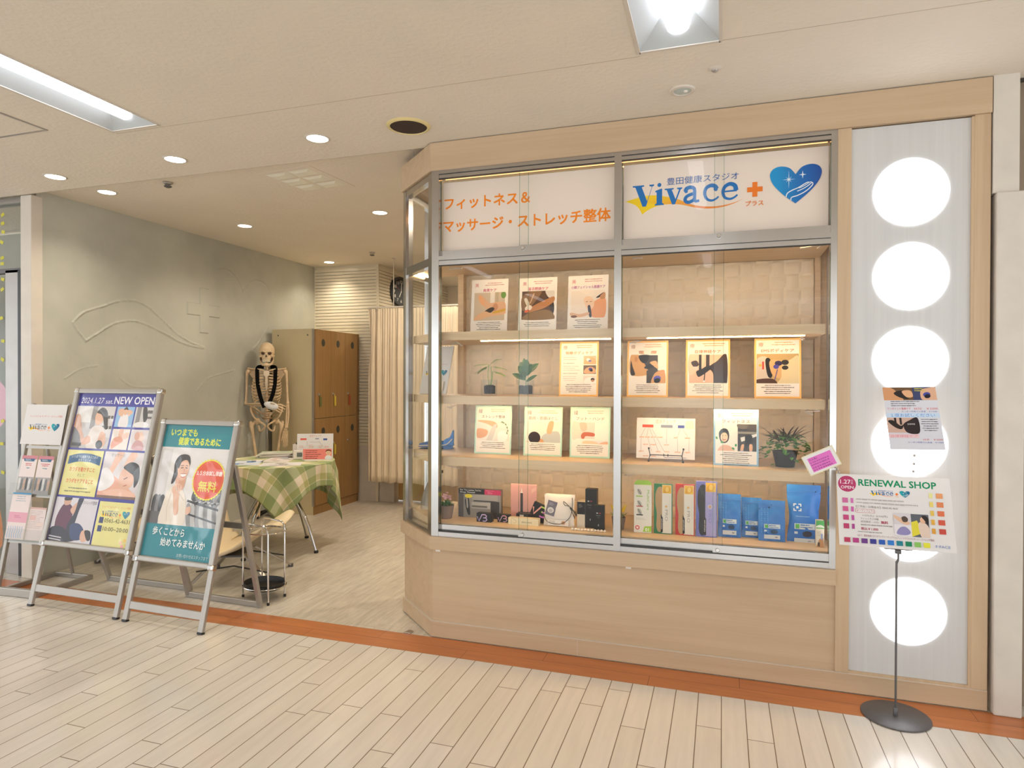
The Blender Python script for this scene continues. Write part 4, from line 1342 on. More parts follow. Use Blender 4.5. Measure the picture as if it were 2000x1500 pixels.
# trailing plant in a dark pot at the right end of the third shelf
p = at(1533, 915, y=0.22)
t = thing('trailing_plant', 'bushy green trailing plant in a dark pot beside the blue bordered poster', 'plant', (p.x, 0.22, R3))
MB().lathe([(0.0, 0.0), (0.042, 0.0), (0.056, 0.07), (0.058, 0.075), (0.052, 0.075), (0.05, 0.066), (0.0, 0.066)], seg=28).build('pot', M['black'], t, world=False, smooth=True)
MB().lathe([(0.0, 0.064), (0.051, 0.067)], seg=20).build('soil', M['soil'], t, world=False)
rr = random.Random(5)
s = MB()
for k in range(150):
    a = rr.uniform(0, 2 * PI)
    r = rr.uniform(0.02, 0.125)
    z = 0.075 + 0.085 * math.sqrt(max(0, 1 - (r / 0.13) ** 2)) * rr.uniform(0.3, 1.0) - max(0, r - 0.07) * 1.2
    if z < 0.004 and r < 0.2:
        z = 0.012
    y = r * math.sin(a) * 0.8
    d = (math.cos(a) + rr.uniform(-0.5, 0.5), math.sin(a) + rr.uniform(-0.5, 0.5), rr.uniform(-0.4, 0.5))
    leaf(s, (r * math.cos(a), max(-0.12, min(0.12, y)), z), d, rr.uniform(0.022, 0.036), rr.uniform(0.016, 0.024), 0.25)
s.build('foliage', M['leaf'], t, world=False)
s = MB()
for k in range(34):
    a = rr.uniform(0, 2 * PI)
    leaf(s, (rr.uniform(-0.03, 0.04), rr.uniform(-0.03, 0.03), 0.12), (math.cos(a), math.sin(a) * 0.7, rr.uniform(0.35, 1.0)), rr.uniform(0.09, 0.15), 0.009, 0.15)
s.build('spiky_leaves', M['purpleleaf'], t, world=False)
s = MB()
for k in range(5):
    leaf(s, (0.0 + 0.012 * k, -0.04, 0.10 + 0.012 * (k % 3)), (0.9, -0.35, 0.25 + 0.1 * (k % 2)), 0.075, 0.016, 0.1)
s.build('pale_leaves', M['leaf3'], t, world=False)

# little flower pot at the lower left, yellow flowers beside the centre post
def flower_pot(name, label, x, y, r, h, bloom, spikes, group=None):
    t = thing(name, label, 'plant', (x, y, ZD), group=group)
    MB().lathe([(0.0, 0.0), (r * 0.74, 0.0), (r, h), (r * 0.9, h), (r * 0.86, h * 0.9), (0.0, h * 0.9)], seg=24).build('pot', M.setdefault('taupe', plain('taupe_pot', '#7c6a60', 0.6)), t, world=False, smooth=True)
    rr = random.Random(int(x * 1000) + 3)
    s = MB()
    for k in range(90):
        a = rr.uniform(0, 2 * PI)
        q = rr.uniform(0, r * 1.15)
        leaf(s, (q * 0.6 * math.cos(a), q * 0.6 * math.sin(a), h * 0.95), (math.cos(a) * q / r, math.sin(a) * q / r, rr.uniform(0.5, 1.2)), rr.uniform(0.018, 0.045), 0.006, 0.15)
    s.build('foliage', M['leaf3'] if spikes else M['leaf'], t, world=False)
    s = MB()
    if spikes:
        for k in range(16):
            a = rr.uniform(0, 2 * PI)
            d = Vector((math.cos(a) * 0.45, math.sin(a) * 0.4, 1)).normalized()
            b = Vector((0.012 * math.cos(a), 0.012 * math.sin(a), h))
            for i in range(9):
                s.blob(b + d * (0.03 + 0.0045 * i), 0.0042 - 0.0003 * i, 6, 4)
    else:
        for k in range(26):
            a = rr.uniform(0, 2 * PI)
            q = rr.uniform(0, r)
            s.blob((q * math.cos(a), q * math.sin(a), h + 0.034 + rr.uniform(0, 0.026)), (0.008, 0.008, 0.005), 8, 5)
    s.build('blossoms', bloom, t, world=False)
    return t
flower_pot('flower_pot', 'small pot of pink flowers at the lower left corner of the showcase', 0.016, 0.155, 0.046, 0.072, plain('pink_bloom', '#d9a8a8', 0.7, var=0.3, scale=60), False)
flower_pot('flower_pot', 'small pot of yellow flower spikes behind the steel centre post', 0.957, 0.19, 0.036, 0.062, plain('yellow_bloom', '#e6cf2c', 0.7, var=0.1), True)

def lash(A):
    W_, H_ = A.U, A.V
    A.rect(0, 0, W_, H_, '#8f8a84')
    A.rect(0, 0, W_ * 0.62, 28, '#1e1a1a'); A.rect(W_ * 0.62, 0, W_ * 0.38, 28, '#b8345e')
    A.text("Get The Lashes You've", 8, 11, 11, '#e8e2dc', 0.01, 'l', W_ * 0.5)
    A.text('Always Wanted!', 8, 23, 11, '#e8e2dc', 0.01, 'l', W_ * 0.36)
    A.dashes(W_ * 0.65, 5, 70, 1, 5, '#d88aa4'); A.dashes(W_ * 0.69, 12, 30, 3, 4.5, '#d88aa4')
    A.rect(0, 28, 30, H_ - 28, '#5a5450')
    A.sm([(40, 60), (60, 50), (66, 90), (70, 140), (56, 140), (44, 100)], '#221e1e')
    A.sm([(46, 56), (54, 54), (58, 100), (50, 104)], '#a8a29c')
    A.rect(90, 62, 130, 5, '#2a2826'); A.rect(78, 72, 110, 34, '#b4ada4'); A.rect(80, 90, 90, 10, '#6c665f'); A.rect(190, 64, 50, H_ - 64, '#403a38')
    A.rect(80, 30, 150, 30, '#a29c95')
    A.ell(60, 40, 22, 11, '#e0d030')
goods('lash_display', 'lash product display card with black and pink header at the lower left', 'package', 0.066, 0.314, 0.756, 0.215, 0.035, lash, '#6a645e')
def vb(A, c1='#c9a8d8', c2='#e8b0a0', c3=None):
    W_, H_ = A.U, A.V
    A.rect(0, 0, W_, H_, '#141212')
    k = H_ / 50
    cs = lambda pts: [(x * k, y * k) for x, y in pts]
    A.line(cs([(4, 20), (14, 46), (34, 6)]), 6 * k, c1)
    A.line(cs(smoothpts([(34, 8), (52, 8), (60, 17), (52, 25), (40, 26)], 5, False)), 6 * k, c2)
    A.line(cs(smoothpts([(44, 25), (58, 28), (62, 37), (52, 44), (38, 44)], 5, False)), 6 * k, c3 or c1)
goods('lash_box', 'small black box with lilac monogram, left of two on the showcase floor', 'package', 0.208, 0.292, 0.645, 0.125, 0.04, lambda A: vb(A, '#b8a4cc', '#c8a8c8'), '#141212', group='black monogram boxes')
goods('lash_box', 'small black box with pinkish monogram touching the cream carton', 'package', 0.318, 0.385, 0.640, 0.150, 0.03, lambda A: vb(A, '#b890a8', '#e0a09a'), '#141212', group='black monogram boxes')
t = goods('lash_box', 'small tilted black box with rainbow monogram above the cream carton', 'package', 0.488, 0.558, 0.708, 0.175, 0.022, lambda A: vb(A, '#e8a090', '#c8e060', '#d070c0'), '#141212', z0=0.640, roty=0.38, group='black monogram boxes')
goods('product_box', 'flat black box lying behind the cream carton', 'package', 0.405, 0.560, 0.640, 0.205, 0.05, lambda A: (A.rect(0, 0, A.U, A.V, '#201c1c'), A.rect(20, 6, 22, 10, '#d8d0c8')), '#201c1c')
def epi(A):
    W_, H_ = A.U, A.V
    A.rect(0, 0, W_, H_, '#e4d6b2')
    A.line(smoothpts([(18, 36), (18, 6), (34, 8), (44, 18), (38, 28), (26, 26)], 5, False), 2.6, '#c8b488')
    A.text('EPICARE', W_ * 0.46, H_ * 0.66, 9, '#5a4c38', 0.005, 'l', W_ * 0.33)
goods('cream_box', 'long low cream carton with faint gold emblem on the showcase floor', 'package', 0.388, 0.552, 0.634, 0.120, 0.04, epi, '#e4d6b2')
def pink(A):
    W_, H_ = A.U, A.V
    A.rect(0, 0, W_, H_, '#c89894'); A.rect(0, 0, W_, 5, '#dbaea8')
    A.rect(W_ * 0.37, 50, W_ * 0.10, H_ - 62, '#2a2224'); A.poly([(W_ * 0.38, 50), (W_ * 0.42, 20), (W_ * 0.46, 50)], '#d8d0cc')
    for i in range(4):
        A.line([(W_ * 0.8, 30 + i * 5), (W_ * 0.97, 14 + i * 5)], 1.6, '#e0c0bc')
goods('pink_card', 'dusty pink card holding a slim pen, standing behind the cream carton', 'package', 0.356, 0.504, 0.790, 0.262, 0.008, pink, '#c89894')
# white pouch tied with a black cord
t = thing('gift_pouch', 'puffy white pouch tied with a black cord bow', 'pouch', (0.652, 0.16, ZD), (-0.10, 0, 0))
def pouch(u, v):
    x, z = (u - 0.5) * 0.165, v * 0.165
    return x * (1 - 0.05 * math.sin(PI * v)), z
s = MB()
s.grid(lambda u, v: (pouch(u, v)[0], -0.018 * max(0, math.sin(PI * u) * math.sin(PI * v)) ** 0.6, pouch(u, v)[1]), 16, 16)
s.grid(lambda u, v: (pouch(u, v)[0], 0.018 * max(0, math.sin(PI * u) * math.sin(PI * v)) ** 0.6, pouch(u, v)[1]), 16, 16)
bmesh.ops.remove_doubles(s.bm, verts=s.bm.verts, dist=0.0002)
s.build('pouch', M['paper'], t, world=False, smooth=True)
s = MB()
s.tube(smoothpts([(-0.078, -0.012, 0.06), (-0.066, -0.016, 0.028), (-0.03, -0.022, 0.013), (0.02, -0.022, 0.016), (0.06, -0.018, 0.05), (0.072, -0.014, 0.10), (0.070, -0.012, 0.15)], 6, False), 0.0016, 6)
s.tube(smoothpts([(0.058, -0.02, 0.105), (0.03, -0.03, 0.13), (0.035, -0.03, 0.112), (0.058, -0.02, 0.105), (0.09, -0.028, 0.08), (0.098, -0.028, 0.062), (0.062, -0.02, 0.102)], 6, False), 0.0018, 6)
s.tube(smoothpts([(0.06, -0.02, 0.10), (0.075, -0.022, 0.075), (0.088, -0.024, 0.045)], 6, False), 0.0018, 6)
s.build('cord', M['black'], t, world=False, smooth=True)
A = Art(0.05, 0.075, 50, '#746e78')
A.ell(25, 48, 17, 15, '#d8d2ca'); A.ell(25, 50, 10, 9, '#b8b0ac'); A.dashes(8, 10, 30, 3, 5, '#b0a8b0')
o = A.build('leaflet', M['print'], t)
o.location = (-0.048, -0.0205, 0.055)
o.rotation_euler = (0, 0.25, 0.1)
A = Art(0.11, 0.03, 110, '#e4dcd2')
A.dashes(6, 6, 50, 3, 6, '#a09890'); A.ell(82, 14, 11, 10, '#d0a078'); A.ell(82, 15, 6, 5, '#b88a64')
o = A.build('caption', M['print'], t)
o.location = (0.0, -0.0195, 0.004)
goods('serum_box', 'narrow box with black upper half and white lower half', 'package', 0.747, 0.788, 0.730, 0.165, 0.03, lambda A: (A.rect(0, 0, A.U, A.V, '#d9cdb8'), A.rect(0, 0, A.U, 64, '#1c1a1a'), A.rect(5, 5, 31, 32, '#3a3836'), A.rect(6, 6, 29, 30, '#1c1a1a'), A.dashes(9, 12, 22, 4, 5, '#8a8680')), '#d9cdb8')
def blk(A):
    W_, H_ = A.U, A.V
    A.rect(0, 0, W_, H_, '#1f1b1a')
    A.dashes(12, H_ * 0.30, 12, 1, 8, '#e8e0d8', 4); A.dashes(26, H_ * 0.30, 12, 1, 8, '#c83a4a', 4)
    A.dashes(10, H_ * 0.40, 34, 1, 6, '#8a827c', 2); A.dashes(18, H_ * 0.46, 16, 2, 5, '#6a625c', 1.4); A.rect(W_ * 0.42, H_ * 0.76, 3, 9, '#b0a8a0')
goods('tonic_box', 'tall black carton, taller of the two black cartons', 'package', 0.790, 0.848, 0.798, 0.165, 0.05, blk, '#1f1b1a', group='black cartons')
goods('tonic_box', 'shorter black carton in front of the tall black one', 'package', 0.842, 0.893, 0.725, 0.130, 0.03, blk, '#1f1b1a', group='black cartons')
for i in range(11):
    x = 0.738 + i * 0.0165
    o = recenter(MB().blob((x, 0.095, ZD + 0.0062), (0.0075, 0.0065, 0.006), 12, 8).build('white_bead', M['paper'], smooth=True))
    tag(o, 'tiny white bead in the row before the black cartons', 'bead', 'row of white beads at the showcase sill')

def multi(A):
    W_, H_ = A.U, A.V
    A.rect(0, 0, W_, H_, '#e6e0d2')
    A.text('MultiCare', W_ * 0.74, 24, 17, '#8cb83c', 0.005, 'l', H_ * 0.42, 90)
    for y, c in ((20, '#5a5650'), (78, '#4a4640'), (118, '#4a4640')):
        A.sm([(16, y + 4), (24, y), (34, y + 8), (38, y + 26), (22, y + 26)], '#b8b2a4')
        A.line([(20, y + 4), (26, y + 14), (34, y + 26)], 2.4, c)
    A.rect(10, 54, 32, 5, '#9cc43c'); A.rect(12, 104, 32, 5, '#b84838'); A.rect(12, 146, 32, 6, '#3c3834')
    A.dashes(10, 164, 60, 2, 6, '#c8c2b4')
    A.ell(17, 213, 11, 11, '#d85a52'); A.ell(17, 213, 6, 6, '#ecd8d0')
    A.poly([(44, 232), (52, 206), (86, 202), (86, 232)], '#a8cc3c'); A.text('01', 56, 228, 22, '#eef0e0', 0.02, 'l')
t = goods('insole_box', 'white insole carton with green hang tab and vertical green lettering', 'package', 1.040, 1.126, 0.836, 0.150, 0.02, multi, '#e6e0d2')
MB().prism([(-0.043, 0.236), (0.043, 0.236), (0.040, 0.250), (0.028, 0.2605), (-0.028, 0.2605), (-0.040, 0.250)], 0.006, 0.0075, Matrix(((1, 0, 0, 0), (0, 0, 1, 0), (0, 1, 0, 0), (0, 0, 0, 1)))).build('hang_tab', plain('lime_tab', '#9cc83c', 0.4), t, world=False)
def insole(col, sole, band, bandtxt):
    def f(A):
        W_, H_ = A.U, A.V
        A.rect(0, 0, W_, H_, col)
        A.sm([(8, 50), (18, 22), (32, 14), (46, 30), (50, 90), (46, 150), (44, 200), (34, 238), (20, 238), (12, 210), (14, 150), (7, 100)], sole)
        A.rect(40, 4, W_ - 44, H_ - 8, band)
        A.rect(42, 6, W_ - 48, 40, '#e8b834'); A.sm([(46, 44), (54, 16), (70, 10), (80, 24), (70, 40)], '#d8a024'); A.ell(64, 26, 9, 13, '#ecc860')
        A.poly([(34, H_ * 0.6), (44, H_ * 0.68), (44, H_ - 8), (34, H_ - 8)], '#262220')
        A.dashes(35.5, H_ * 0.70, 7, 9, 6, '#d8d0c8', 3)
        A.ell(60, 112, 9, 9, '#d8d2cc'); A.ell(60, 112, 6.6, 6.6, band); A.ell(60, 112, 4.6, 4.6, '#e0a030')
        A.text('PRO', 55, 128, 19, bandtxt, -0.006, 'l', 56, 90)
        A.dashes(76, 60, 3, 22, 5, '#b8b0a8', 2)
    return f
def insole_pack(label, x0, x1, z1, col, sole, band, bt):
    t = goods('insole_pack', label, 'package', x0, x1, z1, 0.158, 0.012, insole(col, sole, band, bt), col, group='insole packs in clear sleeves', U=90)
    w, h = x1 - x0, z1 - ZD
    MB().grid(lambda u, v: ((u - 0.5) * (w + 0.008), -0.007 - 0.004 * math.sin(PI * u) * (0.4 + 0.6 * math.sin(9 * v + 5 * u) ** 2), 0.001 + v * (h + 0.012)), 10, 24).build('clear_sleeve', M['acrylic'], t, world=False, smooth=True)
insole_pack('insole pack with green backing and tan insole', 1.137, 1.226, 0.845, '#2e7a4c', '#b8966a', '#e6ded0', '#a09488')
insole_pack('insole pack with red backing and tan insole', 1.241, 1.332, 0.848, '#c0342e', '#b8966a', '#e6ded0', '#a09488')
insole_pack('insole pack with purple backing and black insole', 1.338, 1.436, 0.868, '#6a70b8', '#2c2826', '#a9a2d2', '#8e88c4')

# blue resealable bags of supports
M['bluebag'] = plain('blue_bag', '#1a72c8', 0.28, var=0.06, scale=10, bump=0.35, bscale=14)
def blue(A, big):
    W_, H_ = A.U, A.V
    if big:
        A.rect(24, 30 + 20, 34, 34, '#d8e2ea'); A.rect(29, 55, 24, 24, '#1a72c8'); A.rect(37, 46, 8, 40, '#1a72c8'); A.rect(22, 63, 38, 8, '#1a72c8'); A.rect(36, 62, 10, 10, '#d8e2ea')
        A.dashes(34, 106, 88, 1, 6, '#9cc4e8', 3)
        y = 140
    else:
        for x in (8, 20, 32):
            for i in range(14):
                A.rect(x, 10 + i * 8, 5, 4.4, '#4a9ae0' if (i + x) % 3 else '#3a88d4')
        y = H_ * 0.52
    A.rect(W_ * 0.2, y, W_ * 0.62, H_ * 0.12, '#d6dfe0'); A.rect(W_ * 0.23, y + 3, W_ * 0.12, H_ * 0.09, '#5ab04a'); A.dashes(W_ * 0.38, y + 4, W_ * 0.4, 2, H_ * 0.05, '#3a6aa8')
    A.rect(W_ * 0.2, y + H_ * 0.17, W_ * 0.1, H_ * 0.05, '#cfdbe4'); A.sm([(W_ * 0.45, y + H_ * 0.19), (W_ * 0.58, y + H_ * 0.15), (W_ * 0.72, y + H_ * 0.18), (W_ * 0.70, y + H_ * 0.26), (W_ * 0.5, y + H_ * 0.27)], '#2a2a3c' if big else '#20456a')
    A.rect(W_ * 0.2, y + H_ * 0.31, W_ * 0.62, H_ * 0.12, '#d2d6d8'); A.dashes(W_ * 0.62, y + H_ * 0.36, W_ * 0.16, 1, H_ * 0.05, '#5a5a60')
def blue_bag(label, x0, x1, z1, y, th, big=False, tilt=0.0):
    w, h = x1 - x0, z1 - ZD
    t = thing('support_bag', label, 'package', ((x0 + x1) / 2, y, ZD), (-0.08, tilt, 0), 'blue bags of body supports')
    s = MB()
    for sg in (-1, 1):
        s.grid(lambda u, v: ((u - 0.5) * w * ((1 - 0.14 * math.sin(PI * min(1, v * 1.15)) ** 2) if big else 1.0), sg * th * (max(0, math.sin(PI * u)) ** 0.7) * (max(0, math.sin(PI * min(1, v * 1.25))) ** 0.7 if v < 0.8 else 0.02) + (0.004 * math.sin(11 * v) * math.sin(7 * u) if sg < 0 else 0), v * h), 20, 28)
    bmesh.ops.remove_doubles(s.bm, verts=s.bm.verts, dist=0.0001)
    s.build('bag', M['bluebag'], t, world=False, smooth=True)
    MB().box(-w / 2 + 0.004, w / 2 - 0.004, -0.004, 0.004, h * 0.86, h * 0.875).build('zip_seal', M['bluebag'], t, world=False)
    A = Art(w * 0.96, h * 0.84, 100 if not big else 140, None, dz=0.00003)
    A.xf = None
    blue(A, big)
    for v in A.bm.verts:                       # the print follows the swelling of the bag
        u = v.co.x / w + 0.5
        vv = (v.co.z + 0.02 * h) / h
        v.co.y += -th * max(0, math.sin(PI * u)) ** 0.7 * (max(0, math.sin(PI * min(1, vv * 1.25))) ** 0.7 if vv < 0.8 else 0.05) - 0.0065
    o = A.build('print', M['print'], t)
    o.location = (0, 0, 0.02 * h)
    if not big:
        MB().grid(lambda u, v: ((u - 0.5) * (w + 0.004), -th - 0.010 - 0.004 * math.sin(6 * u + 9 * v), 0.001 + v * h * 0.98), 8, 14).build('clear_sleeve', M['acrylic'], t, world=False, smooth=True)
    return t
blue_bag('blue support bag in a clear sleeve, beside the purple insole pack', 1.440, 1.546, 0.806, 0.19, 0.010)
blue_bag('narrow blue support bag half hidden behind its neighbour', 1.548, 1.640, 0.790, 0.215, 0.010)
blue_bag('blue support bag in a clear sleeve with white edges, left of the tall bag', 1.624, 1.742, 0.790, 0.17, 0.012)
blue_bag('tall bright blue support bag with a white cross emblem', 1.752, 1.900, 0.866, 0.20, 0.022, True)
goods('green_box', 'small white and green package in the lower right corner of the showcase', 'package', 1.868, 1.902, 0.720, 0.120, 0.03, lambda A: (A.rect(0, 0, A.U, A.V, '#d8d0b8'), A.rect(0, 0, A.U, 30, '#4a9a4a'), A.sm([(2, 26), (18, 20), (32, 26), (32, 36), (2, 36)], '#d8dcc4'), A.rect(0, 32, A.U, 5, '#5aa44a'), A.dashes(4, 50, 22, 4, 6, '#a8a088'), A.poly([(0, 122), (14, 84), (30, 78), (34, 122)], '#b88a5c'), A.rect(20, 60, 8, 26, '#8a98b8'), A.rect(8, 100, 8, 18, '#3a2e28')), '#d8d0b8')

# things behind the angled pane
t = thing('name_board', 'leaning white board with the shop name behind the angled pane', 'sign', (-0.180, 0.40, R2 + 0.0005), (-0.24, 0, -0.32))
w, h = 0.215, 0.292
MB().box(-w / 2, w / 2, 0.0004, 0.008, 0, h).build('backing', M['paper'], t, world=False)
A = Art(w, h, 100, '#dcd8d4')
A.text('フィットネス＆マッサージ', 50, h / w * 40, 6, '#c0566a', 0.0, 'c', 74)
logo(A, 8, h / w * 50, 0.050, blue='#4a5662', detail=False)
A.build('print', M['print'], t)
MB().box(0.06, 0.085, -0.012, -0.008, 0.02, 0.075).build('tag', M['paper'], t, world=False)
p = at(868, 876, z=R3)
t = thing('fabric_bundle', 'folded bright blue fabric bundle with white piping on the third shelf', 'bundle', (-0.165, 0.43, R3), (0, 0, 0.25))
s = MB().grid(lambda u, v: (-0.10 + 0.20 * u, -0.05 + 0.10 * v, 0.012 + 0.035 * max(0, math.sin(PI * v)) ** 0.5 * (0.5 + 0.5 * math.sin(PI * u))), 14, 10)
s.grid(lambda u, v: (-0.10 + 0.20 * u, -0.05 + 0.10 * v, 0.0), 14, 10)
s.build('body', plain('blue_cloth', '#2a6ab0', 0.7), t, world=False, smooth=True)
MB().prism(smoothpts([(0.05, 0.0), (0.10, 0.01), (0.105, 0.11), (0.085, 0.07), (0.05, 0.05)], 4), -0.04, -0.005, Matrix(((1, 0, 0, 0), (0, 0, 1, 0), (0, 1, 0, 0), (0, 0, 0, 1)))).build('flap', plain('blue_cloth_bright', '#2f7ccc', 0.7), t, world=False)
MB().tube(smoothpts([(-0.10, -0.054, 0.02), (-0.02, -0.056, 0.024), (0.06, -0.054, 0.026), (0.10, -0.045, 0.06)], 5, False), 0.003, 6).build('piping', M['paper'], t, world=False, smooth=True)
t = thing('silver_bag', 'crumpled silver bag leaning in the lower left corner of the showcase', 'bag', (-0.16, 0.33, ZD), (0, 0, -0.5))
s = MB().grid(lambda u, v: ((u - 0.5) * 0.20 * (1 - 0.5 * v), 0.05 * v - 0.02 * math.sin(7 * u + 3 * v) * (1 - v), 0.22 * v), 14, 14)
s.build('body', M['alupaint'], t, world=False, smooth=True)
MB().box(-0.05, 0.05, 0.045, 0.056, 0.215, 0.232).build('clip', M['dark'], t, world=False)

# ============================================================ STANDING SIGNS IN FRONT OF THE SHOP
def seal(A, cx, cy, r, c1, c2):
    A.poly([(cx + (r if k % 2 else r * 0.94) * math.cos(PI * k / 36), cy + (r if k % 2 else r * 0.94) * math.sin(PI * k / 36)) for k in range(72)], c1)
    A.ell(cx, cy, r * 0.9, r * 0.9, c2, n=40)
    A.ell(cx, cy, r * 0.84, r * 0.84, '#e86a30', n=40)
    A.ell(cx, cy, r * 0.82, r * 0.82, c2, n=40)
def ad_open(A):
    W_, H_ = A.U, A.V
    PU = '#3b3a96'
    A.rect(0, 0, W_, H_, PU)
    A.text('2024.1.27', 4, 10.2, 8.2, '#e6e2ea', 0.0, 'l', 29, 0, 0.12)
    A.text('sat.', 36, 10.2, 6.4, '#e6e2ea', 0.0, 'l', 9.5)
    A.text('NEW OPEN', 47, 10.4, 10.2, '#eceaf0', 0.012, 'l', 49)
    # gym photo
    A.clip = (1.5, 13, 49, 41)
    A.rect(1.5, 13, 49, 41, '#bdb6b4'); A.rect(1.5, 13, 20, 16, '#d8d2ce'); A.rect(22, 13, 6, 22, '#8c8684'); A.rect(34, 13, 17, 30, '#cfc8c6')
    for x in (38, 43, 47):
        A.rect(x, 22, 3, 3, '#5a5654'); A.rect(x, 32, 3, 3, '#5a5654')
    A.sm([(1, 24), (7, 22), (13, 36), (18, 44), (14, 48), (4, 42)], '#c99a80')
    A.sm([(1, 34), (12, 42), (14, 54), (1, 54)], '#6c6866')
    A.sm([(23, 40), (27, 33), (35, 32), (42, 36), (44, 54), (24, 54)], '#ddd0c8')
    A.sm([(16, 46), (24, 42), (27, 48), (18, 51)], '#d7a488'); A.sm([(38, 38), (44, 40), (46, 50), (38, 54), (36, 48)], '#d9a98c')
    A.sm([(27, 22), (31, 17), (37, 18), (38, 26), (34, 31), (29, 30)], '#e2b294')
    A.sm([(28, 19), (34, 14), (41, 18), (44, 27), (45, 35), (41, 34), (38, 26), (34, 21)], '#38302e')
    A.ell(39, 50, 4.5, 4, '#403c40', 30); A.rect(4, 49, 12, 3, '#3a3838')
    # four small photos
    for i, (x, y, bgc) in enumerate(((53, 13, '#8fb6dc'), (76, 13, '#c9c5c2'), (53, 34.5, '#e6d8cf'), (76, 34.5, '#dcd3d4'))):
        w = 21.5
        A.clip = (x, y, w, 19.5)
        A.rect(x, y, w, 19.5, bgc)
        if i == 0:
            A.sm([(x + 5, y + 19), (x + 6, y + 9), (x + 11, y + 7), (x + 15, y + 9), (x + 16, y + 19)], '#e6dedc'); A.sm([(x + 2, y + 3), (x + 8, y + 2), (x + 8, y + 9), (x + 3, y + 8)], '#dfb093'); A.sm([(x + 14, y + 3), (x + 20, y + 5), (x + 15, y + 9)], '#dfb093')
            A.ell(x + 11, y + 4.5, 3, 3.6, '#e0b294'); A.sm([(x + 8, y + 3), (x + 11, y), (x + 14, y + 3), (x + 11, y + 2.6)], '#3a302c')
        elif i == 1:
            A.rect(x + 2, y, 5, 19, '#8c8886'); A.sm([(x + 9, y), (x + 13, y), (x + 16, y + 10), (x + 13, y + 15), (x + 10, y + 8)], '#423e40'); A.ell(x + 10, y + 17, 9, 3, '#e2dedc'); A.rect(x + 15, y + 3, 6, 3, '#6a6664'); A.rect(x + 16, y + 9, 5, 2, '#6a6664')
        elif i == 2:
            A.sm([(x + 8, y), (x + 13, y), (x + 13, y + 10), (x + 9, y + 12)], '#dfae94'); A.sm([(x + 2, y + 10), (x + 10, y + 7), (x + 15, y + 11), (x + 8, y + 16), (x + 2, y + 19)], '#e0a088'); A.sm([(x + 13, y + 5), (x + 20, y + 3), (x + 20, y + 8), (x + 14, y + 9)], '#e8bca6')
        else:
            A.sm([(x + 8, y + 4), (x + 13, y + 2), (x + 17, y + 8), (x + 12, y + 12)], '#e6c4b4'); A.sm([(x + 4, y + 18), (x + 8, y + 10), (x + 16, y + 12), (x + 18, y + 19)], '#cfa2a4'); A.ell(x + 8, y + 6, 3, 4, '#d9aa98')
    A.clip = None
    # yellow panel
    A.rect(2, 56, 46, 43, '#e2d88a')
    A.poly(smoothpts([(5, 62), (16, 59.5), (25, 59), (34, 59.5), (46, 62)], 4, False) + smoothpts([(46, 70), (34, 67.4), (25, 67), (16, 67.4), (5, 70)], 4, False), '#2c5a84')
    A.text('いつまでも健康であるための', 25.5, 63.6, 3.2, '#d8dce0', 0.0, 'c', 33); A.text('健康スタジオ', 25.5, 66.8, 3.0, '#d8dce0', 0.0, 'c', 16)
    A.text('カラダを動かすこと', 25, 76, 4.6, '#d8642c', 0.015, 'c', 32); A.text('そして', 25, 81, 3.2, '#8a8450', 0.0, 'c', 9); A.text('カラダをケアすること', 25, 87, 4.6, '#d8642c', 0.015, 'c', 34)
    A.dashes(8, 91.5, 34, 2, 3, '#8f8858', 1.2, 'c', 4)
    # massage photo
    A.clip = (50, 56, 48.5, 43)
    A.rect(50, 56, 48.5, 43, '#d6cccc'); A.sm([(50, 86), (60, 78), (70, 80), (98, 96), (98, 99), (50, 99)], '#e4a88e')
    A.sm([(66, 56), (74, 56), (66, 72), (60, 84), (54, 84), (60, 70)], '#e6b69c'); A.sm([(82, 56), (90, 58), (84, 66), (76, 70)], '#e6b69c')
    A.sm([(50, 74), (58, 72), (68, 82), (62, 90), (50, 92)], '#e8e2e0')
    A.sm([(74, 74), (82, 70), (90, 76), (90, 86), (82, 91), (74, 86)], '#dfae92'); A.sm([(76, 70), (84, 65), (94, 68), (97, 80), (93, 88), (90, 78), (83, 74)], '#2e2826')
    A.sm([(56, 94), (72, 90), (86, 91), (96, 94), (92, 98), (70, 97)], '#eab9a0'); A.rect(50, 96.5, 50, 4, '#7c5a48')
    A.line([(79, 81), (83, 79)], 0.8, '#4a3630'); A.line([(80, 87), (84, 86)], 0.9, '#b86a5c')
    A.clip = None
    A.text('マッサージ', 58, 60.5, 3.8, '#8a8488', 0.0, 'l', 17)
    # stretch photo
    A.clip = (1.5, 101, 53, 42)
    A.rect(1.5, 101, 53, 42, '#d3cdd2')
    A.sm([(9, 112), (15, 106), (24, 110), (26, 122), (22, 136), (10, 138), (6, 124)], '#5c2440'); A.sm([(12, 101), (20, 101), (20, 107), (13, 108)], '#c99a84'); A.sm([(12, 101), (20, 99), (21, 103), (13, 104)], '#2a2224')
    A.sm([(22, 112), (30, 104), (34, 106), (28, 116)], '#d2a48c'); A.sm([(30, 101), (36, 101), (33, 112), (30, 128), (24, 134), (22, 126), (28, 114)], '#2b2a3c')
    A.sm([(2, 130), (14, 128), (28, 132), (38, 128), (38, 138), (20, 142), (2, 142)], '#242230'); A.line([(2, 137), (18, 138)], 0.9, '#cfcad0'); A.line([(2, 139.4), (18, 140.4)], 0.9, '#cfcad0')
    A.sm([(26, 126), (36, 124), (44, 130), (42, 138), (30, 138)], '#34426a'); A.sm([(42, 130), (50, 130), (52, 136), (46, 140), (41, 137)], '#d9aa92'); A.sm([(45, 130), (52, 130), (54, 137), (50, 138)], '#2e2626')
    A.clip = None
    A.text('ストレッチ整体', 36, 106, 3.8, '#6c666c', 0.0, 'l', 17)
    # contact panel
    A.rect(56.5, 102, 42, 40, '#e2d88a')
